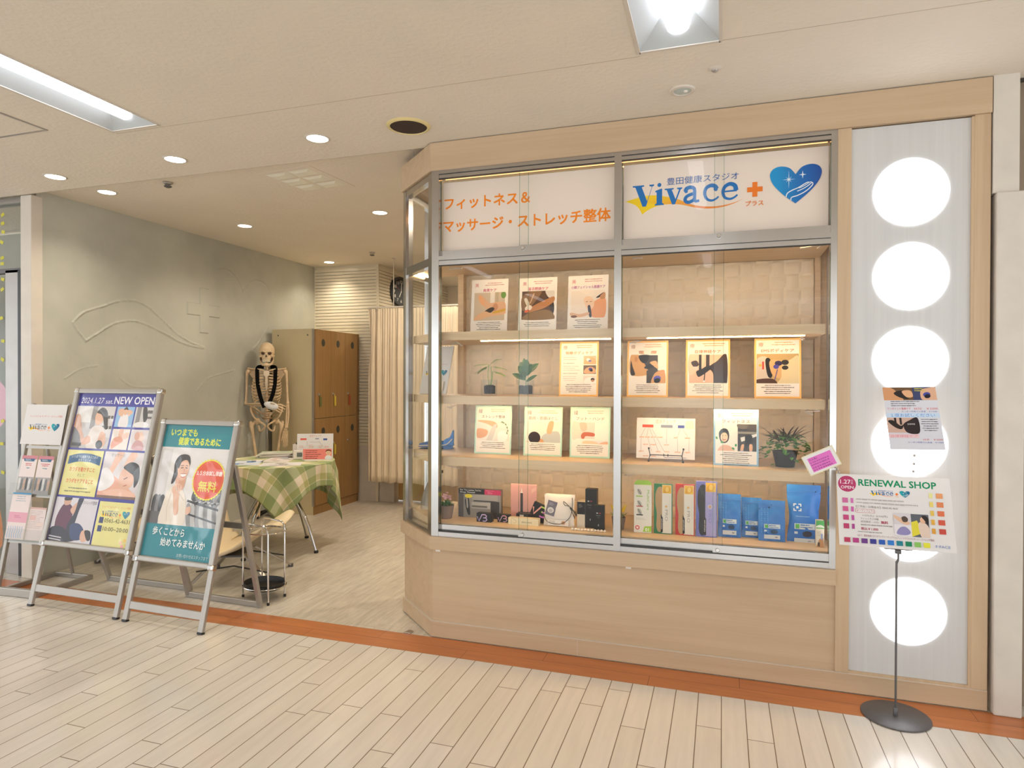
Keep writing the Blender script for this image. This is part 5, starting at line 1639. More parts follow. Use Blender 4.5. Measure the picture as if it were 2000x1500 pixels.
    A.text('フィットネス＆マッサージ・ストレッチ整体', 77.5, 107.6, 2.4, '#d87a3c', 0.0, 'c', 34)
    logo(A, 60, 109.5, 0.0208, blue='#3c5264', detail=False)
    for y, tx in ((120.5, '0565-42-4631'), (128, '10:00~20:00')):
        A.rect(60, y - 4.4, 5, 5.4, '#2e3a6e'); A.text(tx, 66.5, y, 5.2, '#55503e', 0.0, 'l', 30)
    for x, y, c in ((91, 137, '#e8b0a0'), (95, 135, '#ecc25c'), (93, 140, '#e89a9a'), (96, 139, '#d8c060')):
        A.ell(x, y, 1.6, 1.5, c)
def ad_walk(A):
    W_, H_ = A.U, A.V
    TE = '#14808c'
    A.rect(0, 0, W_, H_, TE)
    A.text('いつまでも', 10, 12.5, 9.4, '#d8e23c', 0.02, 'l', 38); A.text('健康であるために', 23, 22.4, 9.4, '#d8e23c', 0.02, 'l', 60)
    A.clip = (0, 26, 100, 85)
    A.grad(0, 26, 100, 85, ['#dcd6d2', '#e4dedb', '#b0aaa8', '#c9c2be'])
    A.rect(20, 26, 100, 30, '#ddd7d4'); A.rect(4, 28, 14, 60, '#cfc9c6')
    # dumbbell racks, out of focus
    for i in range(8):
        x = 58 + i * 6
        A.sm([(x, 74 + i * 0.5), (x + 7, 70), (x + 12, 76), (x + 6, 84), (x - 1, 82)], ['#4a4848', '#8c8a8a', '#3c3a3a', '#a09e9e'][i % 4])
        A.sm([(x + 2, 88), (x + 9, 84), (x + 14, 92), (x + 6, 98), (x, 96)], ['#353434', '#777676'][i % 2])
        A.sm([(x - 6, 90), (x - 1, 88), (x + 6, 111), (x - 1, 111)], ['#8a8887', '#b9b6b4'][i % 2])
    A.line([(52, 84), (100, 92)], 2.4, '#2e2c2c'); A.line([(56, 98), (100, 106)], 2, '#2e2c2c')
    for i in range(3):
        A.sm([(2 + i * 5, 84), (8 + i * 5, 80), (12 + i * 5, 96), (4 + i * 5, 104)], ['#4c4a4a', '#7e7b7b', '#3e3c3c'][i])
    A.rect(0, 98, 16, 14, '#5e5a58')
    # woman, hand at her collar
    A.sm([(18, 111), (18, 90), (22, 74), (30, 69), (40, 71), (48, 80), (52, 94), (50, 111)], '#e6d9c9')
    A.sm([(31, 56), (43, 56), (43, 71), (36, 74), (31, 70)], '#d39c7c')
    A.sm([(25, 54), (24, 44), (28, 36), (36, 33.5), (44, 36), (46, 46), (40, 40), (32, 46), (31, 58), (27, 66), (24, 66)], '#332a28')
    A.sm([(30, 42), (36, 38), (44, 41), (46, 50), (44, 58), (39, 63), (34, 60), (30, 52)], '#dfae90')
    A.sm([(28, 44), (30, 38), (37, 35), (45, 39), (46, 45), (41, 40), (34, 42), (31, 50)], '#2e2624')
    A.line([(34, 49), (37.5, 48.4)], 1.0, '#3a2c28'); A.line([(40.5, 48.4), (43.6, 48.8)], 1.0, '#3a2c28'); A.line([(33.4, 46.6), (37.6, 45.8)], 0.7, '#5a4238'); A.line([(40.5, 45.8), (44, 46.4)], 0.7, '#5a4238')
    A.sm([(35.4, 55.6), (39.6, 55.4), (43.2, 55.2), (41.4, 58.2), (37.4, 58.4)], '#eee6e0'); A.line([(35.2, 55.4), (39.5, 55.2), (43.4, 54.9)], 0.7, '#b85c50'); A.line([(36.4, 58.6), (39.5, 59.3), (42.3, 58.2)], 0.9, '#c46a5c'); A.line([(39.2, 50), (40.2, 53.2), (38.8, 53.6)], 0.6, '#c08a6c')
    A.sm([(28, 70), (34, 66), (40, 68), (40, 74), (33, 78), (28, 76)], '#e0b092'); A.sm([(30, 74), (38, 74), (40, 86), (42, 98), (37, 100), (33, 88)], '#d9a584')
    A.line([(34, 68), (36, 74)], 0.6, '#bb8568'); A.line([(37, 68), (38.6, 73)], 0.6, '#bb8568')
    A.sm([(52, 92), (58, 90), (59, 96), (54, 99)], '#dba88c')
    A.sm([(18, 92), (27, 84), (34, 92), (34, 111), (18, 111)], '#e2d4c3'); A.line([(27, 78), (25, 92), (28, 108)], 0.7, '#cbbba8')
    A.line([(31, 70), (40, 78), (47, 84)], 0.8, '#cdbdab')
    A.clip = None
    seal(A, 76, 60, 23, '#e8d83a', '#d9481c')
    A.text('１５分お試し体験', 76, 55, 5.4, '#f0e6de', 0.02, 'c', 35)
    A.text('無料', 76, 72, 12.5, '#e2dc3a', 0.01, 'c', 25)
    A.text('歩くことから', 12, 122, 9.4, '#dfe6e4', 0.015, 'l', 45); A.text('始めてみませんか', 26, 133, 9.4, '#dfe6e4', 0.015, 'l', 62)
    A.text('お問い合わせはスタッフまで', 52, 143.5, 4.2, '#c8dcdc', 0.0, 'l', 43)
def ground_sign(label, loc, rz, w, ln, f0, lean, art, back_y, hinge, bar):
    t = thing('poster_stand', label, 'poster stand', loc, (0, 0, rz))
    R = Matrix.Rotation(-lean, 4, 'X')
    pw = 0.032
    for sx in (-1, 1):
        x = sx * (w / 2 - 0.016)
        MB().box(x - 0.016, x + 0.016, -0.010, 0.012, 0.008, f0, R).build('leg', M['alupaint'], t, world=False, bevel=0.004)
        MB().box(x - 0.017, x + 0.017, -0.011, 0.013, 0.0, 0.012, R).build('rubber_foot', M['black'], t, world=False, bevel=0.002)
    MB().box(-w / 2 + 0.03, w / 2 - 0.03, -0.006, 0.008, bar, bar + 0.042, R).build('front_bar', M['alupaint'], t, world=False, bevel=0.003)
    # snap frame
    s = MB()
    for x0, x1, z0, z1 in ((-w / 2, -w / 2 + pw, f0, ln), (w / 2 - pw, w / 2, f0, ln), (-w / 2 + pw, w / 2 - pw, f0, f0 + pw), (-w / 2 + pw, w / 2 - pw, ln - pw, ln)):
        s.box(x0, x1, -0.022, 0.014, z0, z1, R)
    s.build('snap_frame', M['alupaint'], t, world=False, bevel=0.007)
    for sx in (-1, 1):
        for z in (f0, ln):
            c = R @ Matrix.Translation((sx * (w / 2 - 0.014), -0.004, z + (0.012 if z == f0 else -0.012)))
            MB().box(-0.019, 0.019, -0.021, 0.02, -0.017, 0.017, c).build('corner_cap', M['chrome'], t, world=False, bevel=0.009)
    MB().box(-w / 2 + 0.02, w / 2 - 0.02, -0.002, 0.010, f0 + 0.02, ln - 0.02, R).build('back_plate', M['greymetal'], t, world=False)
    aw, ah = w - 2 * pw + 0.008, ln - f0 - 2 * pw + 0.008
    A = Art(aw, ah, 100, None, dz=0.00003)
    art(A)
    o = A.build('poster_print', M['printg'], t)
    o.rotation_euler = (-lean, 0, 0)
    o.location = R @ Vector((0, -0.0035, f0 + pw - 0.004))
    # hinged rear frame
    top = R @ Vector((0, 0.014, hinge))
    for sx in (-1, 1):
        x = sx * (w / 2 - 0.012)
        a, b = Vector((x, top.y + 0.006, top.z)), Vector((x, back_y, 0.012))
        d = (b - a)
        Q = Matrix.Translation(a) @ d.to_track_quat('Z', 'Y').to_matrix().to_4x4()
        MB().box(-0.014, 0.014, -0.012, 0.012, 0, d.length, Q).build('rear_leg', M['alupaint'], t, world=False, bevel=0.003)
    k = 0.42
    zc = top.z * (1 - k) + 0.012 * k
    yc = top.y * (1 - k) + back_y * k
    MB().box(-w / 2 + 0.02, w / 2 - 0.02, yc - 0.008, yc + 0.008, zc - 0.018, zc + 0.018).build('rear_bar', M['alupaint'], t, world=False, bevel=0.003)
    MB().box(-w / 2, w / 2, back_y - 0.012, back_y + 0.012, 0.0, 0.034).build('rear_foot_bar', M['alupaint'], t, world=False, bevel=0.003)
    return t
ground_sign('tall aluminium poster stand with the blue NEW OPEN poster', (-2.134, -0.324, 0), -0.010, 0.705, 1.332, 0.355, 0.243, ad_open, 0.53, 0.93, 0.085)
ground_sign('shorter aluminium poster stand with the teal poster and orange seal', (-1.448, -0.345, 0), -0.035, 0.575, 1.150, 0.332, 0.247, ad_walk, 0.445, 0.90, 0.070)

# pamphlet rack at the far left
t = thing('pamphlet_rack', 'silver pamphlet rack with name board and flyers at the far left', 'rack', (-2.735, -0.225, 0), (0, 0, 0.06))
LR = 0.205
R = Matrix.Rotation(-LR, 4, 'X')
for sx in (-1, 1):
    MB().box(sx * 0.150 - 0.012, sx * 0.150 + 0.012, -0.01, 0.014, 0.012, 1.22, R).build('upright', M['alupaint'], t, world=False, bevel=0.004)
MB().box(-0.162, 0.162, -0.012, 0.016, 0.0, 0.05).build('base_bar', M['alupaint'], t, world=False, bevel=0.004)
for sx in (-1, 1):
    MB().box(sx * 0.15 - 0.013, sx * 0.15 + 0.013, 0.0, 0.40, 0.0, 0.03).build('foot', M['alupaint'], t, world=False, bevel=0.004)
a, b = R @ Vector((0, 0.02, 0.95)), Vector((0, 0.40, 0.02))
MB().tube([a, b], 0.011, 10).build('rear_leg', M['alupaint'], t, world=False)
MB().box(-0.162, 0.162, 0.39, 0.41, 0.0, 0.03).build('rear_bar', M['alupaint'], t, world=False, bevel=0.003)
for z in (0.32, 0.61, 0.92):
    MB().box(-0.15, 0.15, -0.004, 0.008, z, z + 0.02, R).build('cross_bar', M['alupaint'], t, world=False)
for z in (0.335, 0.620):
    s = MB().box(-0.165, 0.165, -0.006, -0.002, z, z + 0.25, R).box(-0.165, 0.165, -0.040, -0.002, z, z + 0.003, R).box(-0.165, 0.165, -0.040, -0.037, z, z + 0.075, R)
    s.build('clear_pocket', M['acrylic'], t, world=False)
def place(name, label, cat, base, rot, w, h, th, art, mat='print', group=None, dz=0.00003, U=100, back='paper'):
    q = thing(name, label, cat, base, rot, group)
    MB().box(-w / 2, w / 2, 0.0003, th, 0, h).build('sheet' if th < 0.003 else 'backing', M[back], q, world=False)
    A = Art(w, h, U, None, dz=dz)
    art(A)
    A.build('print', M[mat], q)
    return q
Tr = Matrix.LocRotScale(Vector((-2.735, -0.225, 0)), Euler((0, 0, 0.06)), None) @ R
def on_rack(x, y, z):
    return Tr @ Vector((x, y, z))
def nameboard(A):
    A.rect(0, 0, 100, A.V, '#dcd8d6')
    A.text('フィットネス ＆ マッサージ・ストレッチ整体', 52, 25, 5, '#cf5a44', 0.0, 'c', 80)
    logo(A, 12, 37, 0.0460, blue='#565c62', detail=False)
place('name_board', 'white name board with the shop logo at the top of the pamphlet rack', 'sign', on_rack(0.0, -0.027, 0.945), (-LR, 0, 0.06), 0.335, 0.262, 0.012, nameboard, back='acrylic')
def flyer(seed, kind):
    def f(A):
        A.rect(0, 0, 100, A.V, '#e6d6d2' if kind else '#dfe2e6')
        if kind == 1:
            A.rect(0, 0, 100, A.V * 0.10, '#c9808a'); A.poly([(12, 16), (88, 16), (82, 30), (18, 30)], '#3c6484'); A.dashes(24, 19, 50, 2, 5, '#d8dce2', 2)
            A.dashes(20, 40, 60, 2, 8, '#c85a5a', 4, 'c', seed); A.dashes(36, 62, 30, 1, 8, '#6a8a9a', 5, 'c', seed)
            A.rect(0, A.V * 0.56, 100, A.V * 0.44, '#a8a2a2')
            for i in range(6):
                A.sm([(4 + i * 16, A.V * (0.62 + 0.05 * (i % 3))), (16 + i * 16, A.V * 0.60), (18 + i * 16, A.V * 0.84), (6 + i * 16, A.V * 0.9)], ['#5c5a5c', '#d8d4d2', '#7e7c7e', '#c9a894'][(i + seed) % 4])
        elif kind == 2:
            A.rect(0, 0, 100, 6, '#4aa0d0'); A.dashes(16, 14, 66, 3, 9, '#a8b0ba', 3.4, 'c', 3); A.rect(0, A.V * 0.42, 100, A.V * 0.22, '#e0a4b4'); A.dashes(30, A.V * 0.49, 40, 2, 7, '#c87a90', 3)
            for i in range(7):
                A.line(smoothpts([(10 + i * 12, A.V * 0.72), (13 + i * 12, A.V * 0.80), (9 + i * 12, A.V * 0.90), (13 + i * 12, A.V * 0.97)], 4, False), 3, '#9ab8d8')
        else:
            A.rect(0, 0, 100, 9, '#d8b0a8'); A.dashes(6, 16, 88, 12, 7.4, '#c0aaa4', 2.4, 'l', seed); A.rect(8, 40, 36, 22, '#dfb8b0'); A.rect(54, 70, 40, 20, '#e6cfc6')
    return f
place('flyer', 'pink and navy flyer, left of the pair in the upper rack pocket', 'flyer', on_rack(-0.074, -0.016, 0.628), (-LR, 0, 0.06), 0.125, 0.245, 0.002, flyer(1, 1), group='flyers in the rack')
place('flyer', 'pink and navy flyer, right of the pair in the upper rack pocket', 'flyer', on_rack(0.062, -0.016, 0.628), (-LR, 0, 0.06), 0.125, 0.245, 0.002, flyer(2, 1), group='flyers in the rack')
place('flyer', 'white leaflet with a pink band in the lower rack pocket', 'flyer', on_rack(-0.072, -0.022, 0.343), (-LR, 0, 0.06), 0.150, 0.290, 0.002, flyer(1, 2), group='flyers in the rack')
place('flyer', 'pale densely printed leaflet in the lower rack pocket', 'flyer', on_rack(0.072, -0.014, 0.343), (-LR, 0, 0.06), 0.130, 0.205, 0.002, flyer(5, 3), group='flyers in the rack')

# sign holder on a round foot, right
SX, SY = 2.131, -0.156
t = thing('sign_stand', 'thin grey pole on a round metal foot, carrying the renewal sign', 'sign stand', (SX, SY, 0))
MB().lathe([(0.0, 0.0), (0.124, 0.0), (0.126, 0.002), (0.126, 0.005), (0.123, 0.007), (0.0, 0.007)], seg=72).build('base', M['greymetal'], t, world=False, smooth=True)
MB().lathe([(0.0, 0.0065), (0.009, 0.0065), (0.009, 0.036), (0.0075, 0.038), (0.0, 0.038)], seg=20).build('collar', M['greymetal'], t, world=False, smooth=True)
MB().tube(smoothpts([(0, 0, 0.03), (0, 0, 0.3), (0, 0, 0.60), (0.001, 0, 0.622), (0.006, 0, 0.640), (0.006, 0, 0.665)], 5, False), 0.0042, 12).build('pole', M['greymetal'], t, world=False, smooth=True)
MB().box(-0.006, 0.016, -0.008, 0.008, 0.660, 0.676).build('joint', M['greymetal'], t, world=False, bevel=0.002)
s = MB().box(-0.046, 0.056, -0.006, 0.004, 0.676, 0.700)
s.build('clip', M['greymetal'], t, world=False, bevel=0.003)
def renewal(A):
    W_, H_ = A.U, A.V
    A.rect(0, 0, W_, H_, '#dedad8')
    A.ell(9.5, 10, 8.2, 8.2, '#b23a68', n=32)
    A.text('1.27', 3.4, 10, 6.0, '#ecdce2', 0.012, 'l', 9.4); A.text('土', 13.2, 7.2, 2.4, '#ecdce2', 0, 'l'); A.text('日', 13.2, 10, 2.4, '#ecdce2', 0, 'l'); A.text('OPEN', 9.5, 15, 4.2, '#ecdce2', 0.012, 'c', 11.5)
    A.text('RENEWAL SHOP', 20, 11.2, 9.4, '#0d8a5c', 0.018, 'l', 68)
    logo(A, 29, 14.6, 0.0215, 0.021, blue='#3a6aa0')
    A.dashes(17, 24.6, 60, 2, 3.4, '#b4aeac', 1.3, 'l', 3)
    A.text('【ご予約・お問合せ】0565-42-4631', 16.5, 33.5, 2.6, '#7c7674', 0.0, 'l', 37)
    A.rect(16, 35, 17, 3.6, '#c8606a'); A.rect(16.3, 35.3, 16.4, 3, '#e0dcda'); A.text('オープンフェア♪', 17, 37.7, 2.5, '#a84a58', 0, 'l', 15)
    A.text('1/27(土)- 2/10(月)', 22, 42, 2.3, '#8a8482', 0, 'l', 22); A.text('フィットネス体験', 20, 45.2, 2.3, '#8a8482', 0, 'l', 16)
    A.text('(初回限定・15分) ', 20, 48.2, 2.3, '#8a8482', 0, 'l', 16); A.text('無料', 38, 48.4, 3.2, '#b03a58', 0.015, 'l', 6); A.dashes(20, 50, 30, 1, 3, '#a09a98', 1.2, seed=6)
    A.text('税込￥1,000', 20, 55.4, 3.0, '#b03a58', 0.012, 'l', 15); A.dashes(17, 57, 30, 1, 2.6, '#a8a2a0', 1.1, seed=8)
    x, y = 49, 37
    A.clip = (x, y, 15, 22)
    A.rect(x, y, 15, 11, '#cfc8cc'); A.sm([(x, y + 2), (x + 8, y + 5), (x + 14, y + 9), (x + 10, y + 11), (x + 2, y + 6)], '#d8b296'); A.sm([(x + 7, y + 4), (x + 10, y + 2.6), (x + 12.4, y + 5), (x + 11.4, y + 8), (x + 8, y + 8)], '#54443c'); A.rect(x, y + 11, 15, 11, '#dcd6da'); A.sm([(x + 2, y + 20), (x + 5, y + 14), (x + 10, y + 13), (x + 14, y + 18), (x + 10, y + 21)], '#8c86b4')
    A.clip = (x + 15, y, 15, 22)
    A.rect(x + 15, y, 15, 22, '#5c6068'); A.poly([(x + 15, y + 8), (x + 20, y + 6), (x + 24, y + 18), (x + 15, y + 22)], '#d8cc3c'); A.sm([(x + 21, y + 9), (x + 26, y + 8), (x + 30, y + 13), (x + 30, y + 22), (x + 23, y + 22)], '#dcc4b4'); A.ell(x + 25, y + 5.5, 2.4, 3.2, '#dcae90'); A.sm([(x + 24, y + 2), (x + 27, y + 1), (x + 30, y + 4), (x + 29, y + 10), (x + 26.6, y + 6)], '#2e2828')
    A.clip = None
    A.text('※店下／豊田健康スタジオヴィヴァーチェプラス(フィットネス＆マッサージ・ストレッチ整体)', 16.5, 62, 2.3, '#a06a70', 0, 'l', 66)
    for i in range(4):
        A.rect(4.5, 24.5 + i * 8.6, 5, 5, ['#c86a9c', '#cc5a8c', '#c04a7c', '#b8406c'][i]); A.rect(12, 24.5 + i * 8.6, 2.4, 5, ['#cc70b0', '#c860a8', '#b8509c', '#a84490'][i])
    for i in range(5):
        A.rect(81, 15.5 + i * 8.6, 3, 5, ['#e0dc94', '#e2cc6c', '#e0bc58', '#dca848', '#d89a3c'][i]); A.rect(87, 15.5 + i * 8.6, 5.6, 5, ['#e09a68', '#dc8458', '#d8704c', '#cc5844', '#c04a40'][i])
    for i, c in enumerate(('#b83c5c', '#b04080', '#6c3c84', '#3a3a8a', '#2c5ab0', '#3078c8', '#1c7c8c', '#12805c', '#86bc5c', '#dcd83c')):
        A.rect(4.5 + i * 7.6, 64, 5.4, 4.6, c)
    A.text('F·FACE', 83, 68, 3.6, '#5a7ab8', 0.0, 'l', 12)
BW, BH = 0.415, 0.297
place('renewal_sign', 'white RENEWAL SHOP board with coloured squares on the pole stand', 'sign', (2.127, -0.176, 0.684), (-0.36, 0.0, -0.02), BW, BH, 0.003, renewal)
def trial(A):
    W_, H_ = A.U, A.V
    A.rect(0, 0, W_, H_, '#d4d4dc')
    A.clip = (0, 0, 100, 31)
    A.rect(0, 0, 100, 31, '#6a5038'); A.sm([(0, 0), (20, 4), (30, 20), (36, 31), (0, 31)], '#d0966a'); A.sm([(20, 14), (34, 8), (50, 16), (46, 28), (30, 24)], '#2c2626'); A.sm([(36, 10), (52, 8), (56, 22), (44, 24)], '#dca880')
    A.rect(56, 0, 44, 31, '#3c4468'); A.sm([(74, 6), (88, 2), (100, 2), (100, 31), (74, 31), (70, 18)], '#d8aa8c'); A.ell(82, 18, 7, 5.5, '#484c9a', -20); A.ell(83, 22, 6, 4.5, '#1c1c26', -20); A.dashes(60, 3, 24, 2, 5, '#c8b850', 2.2)
    A.clip = None
    A.dashes(12, 33, 64, 3, 5, '#6c6a72', 1.8, 'l', 5)
    A.text('ワンポイント電療ケア', 4, 53, 6, '#d84a5c', 0.0, 'l', 44); A.text('25分　￥2200', 54, 53, 6, '#d84a5c', 0.0, 'l', 44); A.text('クーポン利用で入会金　￥11000', 30, 59, 4, '#5a78c0', 0, 'l', 66)
    A.rect(0, 61, 100, 10, '#c4d6ea'); A.text('１度お試しください', 50, 69.3, 8.5, '#4a86cc', 0.0, 'c', 82)
    A.rect(0, 72, 58, 34, '#caa898'); A.sm([(58, 72), (42, 78), (30, 88), (36, 106), (58, 106)], '#2e2628'); A.rect(14, 72, 4, 14, '#2a2424'); A.rect(24, 72, 4, 16, '#342c2c'); A.sm([(2, 80), (12, 78), (24, 90), (30, 88), (26, 98), (14, 94)], '#2a2424'); A.text('自律神経', 38, 88, 4, '#dcd8d8', 0, 'l', 14)
    A.dashes(60, 75, 38, 6, 5, '#6c6a72', 1.8, 'c', 9)
    A.rect(0, 109, 56, 9, '#e2c4c8'); A.text('自律神経ケア', 4, 116.4, 7, '#d88a94', 0.0, 'l', 50); A.text('25分　￥2200', 62, 123, 5, '#d86a74', 0, 'l', 36); A.text('クーポン利用で入会金　￥11000', 34, 129, 4, '#5a6ab0', 0, 'l', 64)
place('trial_flyer', 'flyer with two skin photos held on a clear arm above the renewal sign', 'flyer', (2.205, -0.150, 1.083), (-0.46, -0.02, 0.0), 0.194, 0.278, 0.002, trial)
def pop(A):
    W_, H_ = A.U, A.V
    A.rect(0, 0, W_, H_, '#dcd4b0'); A.rect(3, 3, W_ - 6, H_ - 6, '#e2dedc'); A.rect(14, 12, W_ - 26, H_ - 20, '#dc70c0')
    A.text('大人気♪', 17, 22, 9, '#5a3060', 0.0, 'l', 26)
    rr = random.Random(2)
    for y in (29, 37, 46, 54):
        x = 17
        while x < 74:
            A.line(smoothpts([(x, y + rr.uniform(-1, 1)), (x + 1.5, y - 3), (x + 3, y + 1), (x + 4.5, y - 2)], 3, False), 0.8, '#5a3060')
            x += rr.uniform(5.5, 8)
place('price_card', 'tilted pink handwritten card in a clear clip beside the renewal sign', 'card', (1.869, -0.168, 0.987), (-0.05, -0.455, 0.0), 0.130, 0.086, 0.002, pop)
def clip_arm(label, pts, ends):
    t = thing('clear_clip_arm', label, 'clip', pts[0], group='clear clip arms on the renewal sign')
    o0 = Vector(pts[0])
    MB().tube([Vector(p) - o0 for p in smoothpts(pts, 6, False)], 0.0035, 8).build('arm', M['acrylic'], t, world=False, smooth=True)
    for p in ends:
        p = Vector(p) - o0
        MB().box(p.x - 0.012, p.x + 0.012, p.y - 0.007, p.y + 0.007, p.z - 0.010, p.z + 0.010).build('clip', M['acrylic'], t, world=False, bevel=0.003)
    for k in (0.25, 0.5, 0.8):
        n = smoothpts(pts, 6, False)
        p = Vector(n[int(k * (len(n) - 1))]) - o0
        MB().blob(p, 0.0055, 10, 8).build('joint', M['alupaint'], t, world=False, smooth=True)
    return t
clip_arm('clear jointed arm holding the trial flyer upright', [(2.205, -0.066, 0.962), (2.208, -0.085, 1.0), (2.200, -0.115, 1.04), (2.200, -0.142, 1.085)], [(2.205, -0.066, 0.960), (2.188, -0.140, 1.082), (2.222, -0.140, 1.082)])
clip_arm('clear jointed arm holding the tilted pink card', [(1.935, -0.068, 0.958), (1.920, -0.10, 0.985), (1.90, -0.150, 1.005)], [(1.937, -0.068, 0.956), (1.897, -0.155, 1.012)])
# tiny price plate on the floor edge
o = recenter(MB().prism([(-0.160, -0.004), (-0.120, -0.002), (-0.118, 0.030), (-0.135, 0.042), (-0.150, 0.036)], 0.0, 0.006).build('floor_bolt', M['steel'], bevel=0.001))
tag(o, 'small metal floor bolt plate beside the brown strip', 'floor bolt')

# ============================================================ INSIDE THE SHOP
# lockers
t = thing('locker_bank', 'tall bank of six wooden lockers with beige side in the back corner', 'locker', (-2.65, 2.86, 0))
MB().box(-2.915, -2.424, 2.445, 3.272, 0.0, 1.862).build('cabinet', M['lockerside'], t, bevel=0.003)
MB().box(-2.424, -2.415, 2.445, 3.272, 0.0, 0.085).build('plinth', M['locker'], t)
MB().box(-2.44, -2.423, 2.443, 2.458, 0.085, 1.862).build('edge_strip', M['alupaint'], t)
cols = ((2.460, 2.712), (2.716, 2.991), (2.995, 3.270))
for r, (z0, z1) in enumerate(((0.965, 1.858), (0.090, 0.960))):
    for c, (y0, y1) in enumerate(cols):
        d = MB().box(-2.424, -2.404, y0, y1, z0, z1).build('door', M['locker'], t, bevel=0.002)
        ym = (y0 + y1) / 2
        Q = Matrix.Translation((-2.404, ym, z1 - 0.13)) @ Matrix.Rotation(PI / 2, 4, 'Y')
        MB().lathe([(0.0, 0.002), (0.026, 0.002), (0.030, 0.0015), (0.030, 0.0)][::-1], (0, 0, 0), 28, Q @ Matrix.Diagonal((1.25, 1, 1, 1))).build('vent_disc', M.setdefault('ventdark', plain('vent_dark', '#3c3a30', 0.5)), d)
        if not (r == 1 and c == 0):
            kz = 1.205 if r == 0 else 0.70
            Q = Matrix.Translation((-2.404, y0 + 0.045, kz)) @ Matrix.Rotation(PI / 2, 4, 'Y')
            MB().lathe([(0.014, 0.0), (0.013, 0.008), (0.008, 0.012), (0.0, 0.014)], (0, 0, 0), 18, Q).build('lock', M['alu'], d, smooth=True)
            if not (r == 1 and c == 2):
                tc_ = {(0, 0): 'tag_green', (0, 1): 'tag_yellow', (0, 2): 'tag_red', (1, 1): 'tag_yellow'}[(r, c)]
                tcol = {'tag_green': '#6a6c3a', 'tag_yellow': '#cdb445', 'tag_red': '#a04a2c'}[tc_]
                MB().box(-2.398, -2.392, y0 + 0.045 + 0.012, y0 + 0.045 + 0.040, kz - 0.125, kz - 0.025).box(-2.397, -2.394, y0 + 0.055, y0 + 0.065, kz - 0.03, kz).build('key_tag', M.setdefault(tc_, plain(tc_, tcol, 0.5)), d)
for y, z in ((2.4435, 1.80), ):
    for x in (-2.84, -2.49):
        MB().blob((x, y, z), (0.008, 0.003, 0.008)).build('screw', M['greymetal'], t, smooth=True)
MB().blob((-2.50, 2.4435, 0.22), (0.008, 0.003, 0.008)).build('screw', M['greymetal'], t, smooth=True)

# curtain on a rail that hangs from the ceiling
t = thing('curtain_rail', 'white curtain rail hung from the ceiling by thin rods', 'curtain rail', (-1.4, 3.06, 2.115))
MB().box(-2.16, -0.55, 3.05, 3.07, 2.118, 2.132).build('rail', M['white'], t)
for x in (-1.86, -0.75):
    MB().tube([(x, 3.06, 2.13), (x, 3.06, ZS)], 0.004, 8).lathe([(0.0, -0.006), (0.022, -0.006), (0.02, 0.0)], (x, 3.06, ZS), 16).build('hanger_rod', M['white'], t)
def curt(u, v):
    x = -2.165 + u * 1.58
    z = 2.112 - v * 1.852
    a = 2 * PI * (u * 19 + 0.35 * math.sin(9 * u))
    amp = (0.007 + 0.010 * min(1, v * 4)) * (0.8 + 0.5 * math.sin(31 * u))
    return (x + 0.007 * math.sin(2 * a) * v + (0.03 * (1 - u) * math.exp(-((v - 0.2) / 0.12) ** 2) if u < 0.03 else 0), 3.06 + amp * math.sin(a) + 0.006 * math.sin(2.7 * a + 2 * v), z + (0.006 * math.sin(a * 0.5) if v > 0.99 else 0))
o = MB().grid(curt, 380, 24).build('curtain', M['curtain'], smooth=True, solid=0.002)
tag(o, 'long cream pleated curtain on the ceiling rail beside the lockers', 'curtain')

# black wall clock with white numerals
cy = at(783, 570, x=-2.11)
t = thing('wall_clock', 'round black wall clock with white numerals, partly behind the showcase', 'clock', (-2.105, cy.y, cy.z - 0.172), (0, 0, math.radians(72)))
MB().lathe([(0.0, 0.0), (0.160, 0.0), (0.172, 0.008), (0.172, 0.026), (0.166, 0.032), (0.160, 0.028), (0.0, 0.028)], (0, 0, 0), 56, Matrix.Translation((0, 0.032, 0.172)) @ Matrix.Rotation(PI / 2, 4, 'X')).build('case', M['black'], t, world=False, smooth=True)
A = Art(0.30, 0.30, 100, None)
A.ell(50, 50, 50, 50, '#141313', n=48)
for k in range(1, 13):
    a = 2 * PI * k / 12
    A.text(str(k), 50 + 37 * math.sin(a), 50 - 37 * math.cos(a) + 6, 17, '#d8d4cc', 0.01, 'c')
o = A.build('dial', M['print'], t)
o.location = (0, 0.003, 0.022)
A = Art(0.30, 0.30, 100, None)
for a, l, w in ((3, 34, 3), (205, 24, 4)):
    r = math.radians(a)
    A.line([(50, 50), (50 + l * math.sin(r), 50 - l * math.cos(r))], w, '#dcd8d0')
A.line([(50 - 10 * math.sin(2.2), 50 + 10 * math.cos(2.2)), (50 + 36 * math.sin(5.3), 50 - 36 * math.cos(5.3))], 1.2, '#b83a3a')
A.ell(50, 50, 3, 3, '#dcd8d0')
o = A.build('hands', M['print'], t)
o.location = (0, 0.0, 0.022)
MB().box(-0.02, 0.02, 0.032, 0.10, 0.15, 0.19).build('hanger', M['black'], t, world=False)

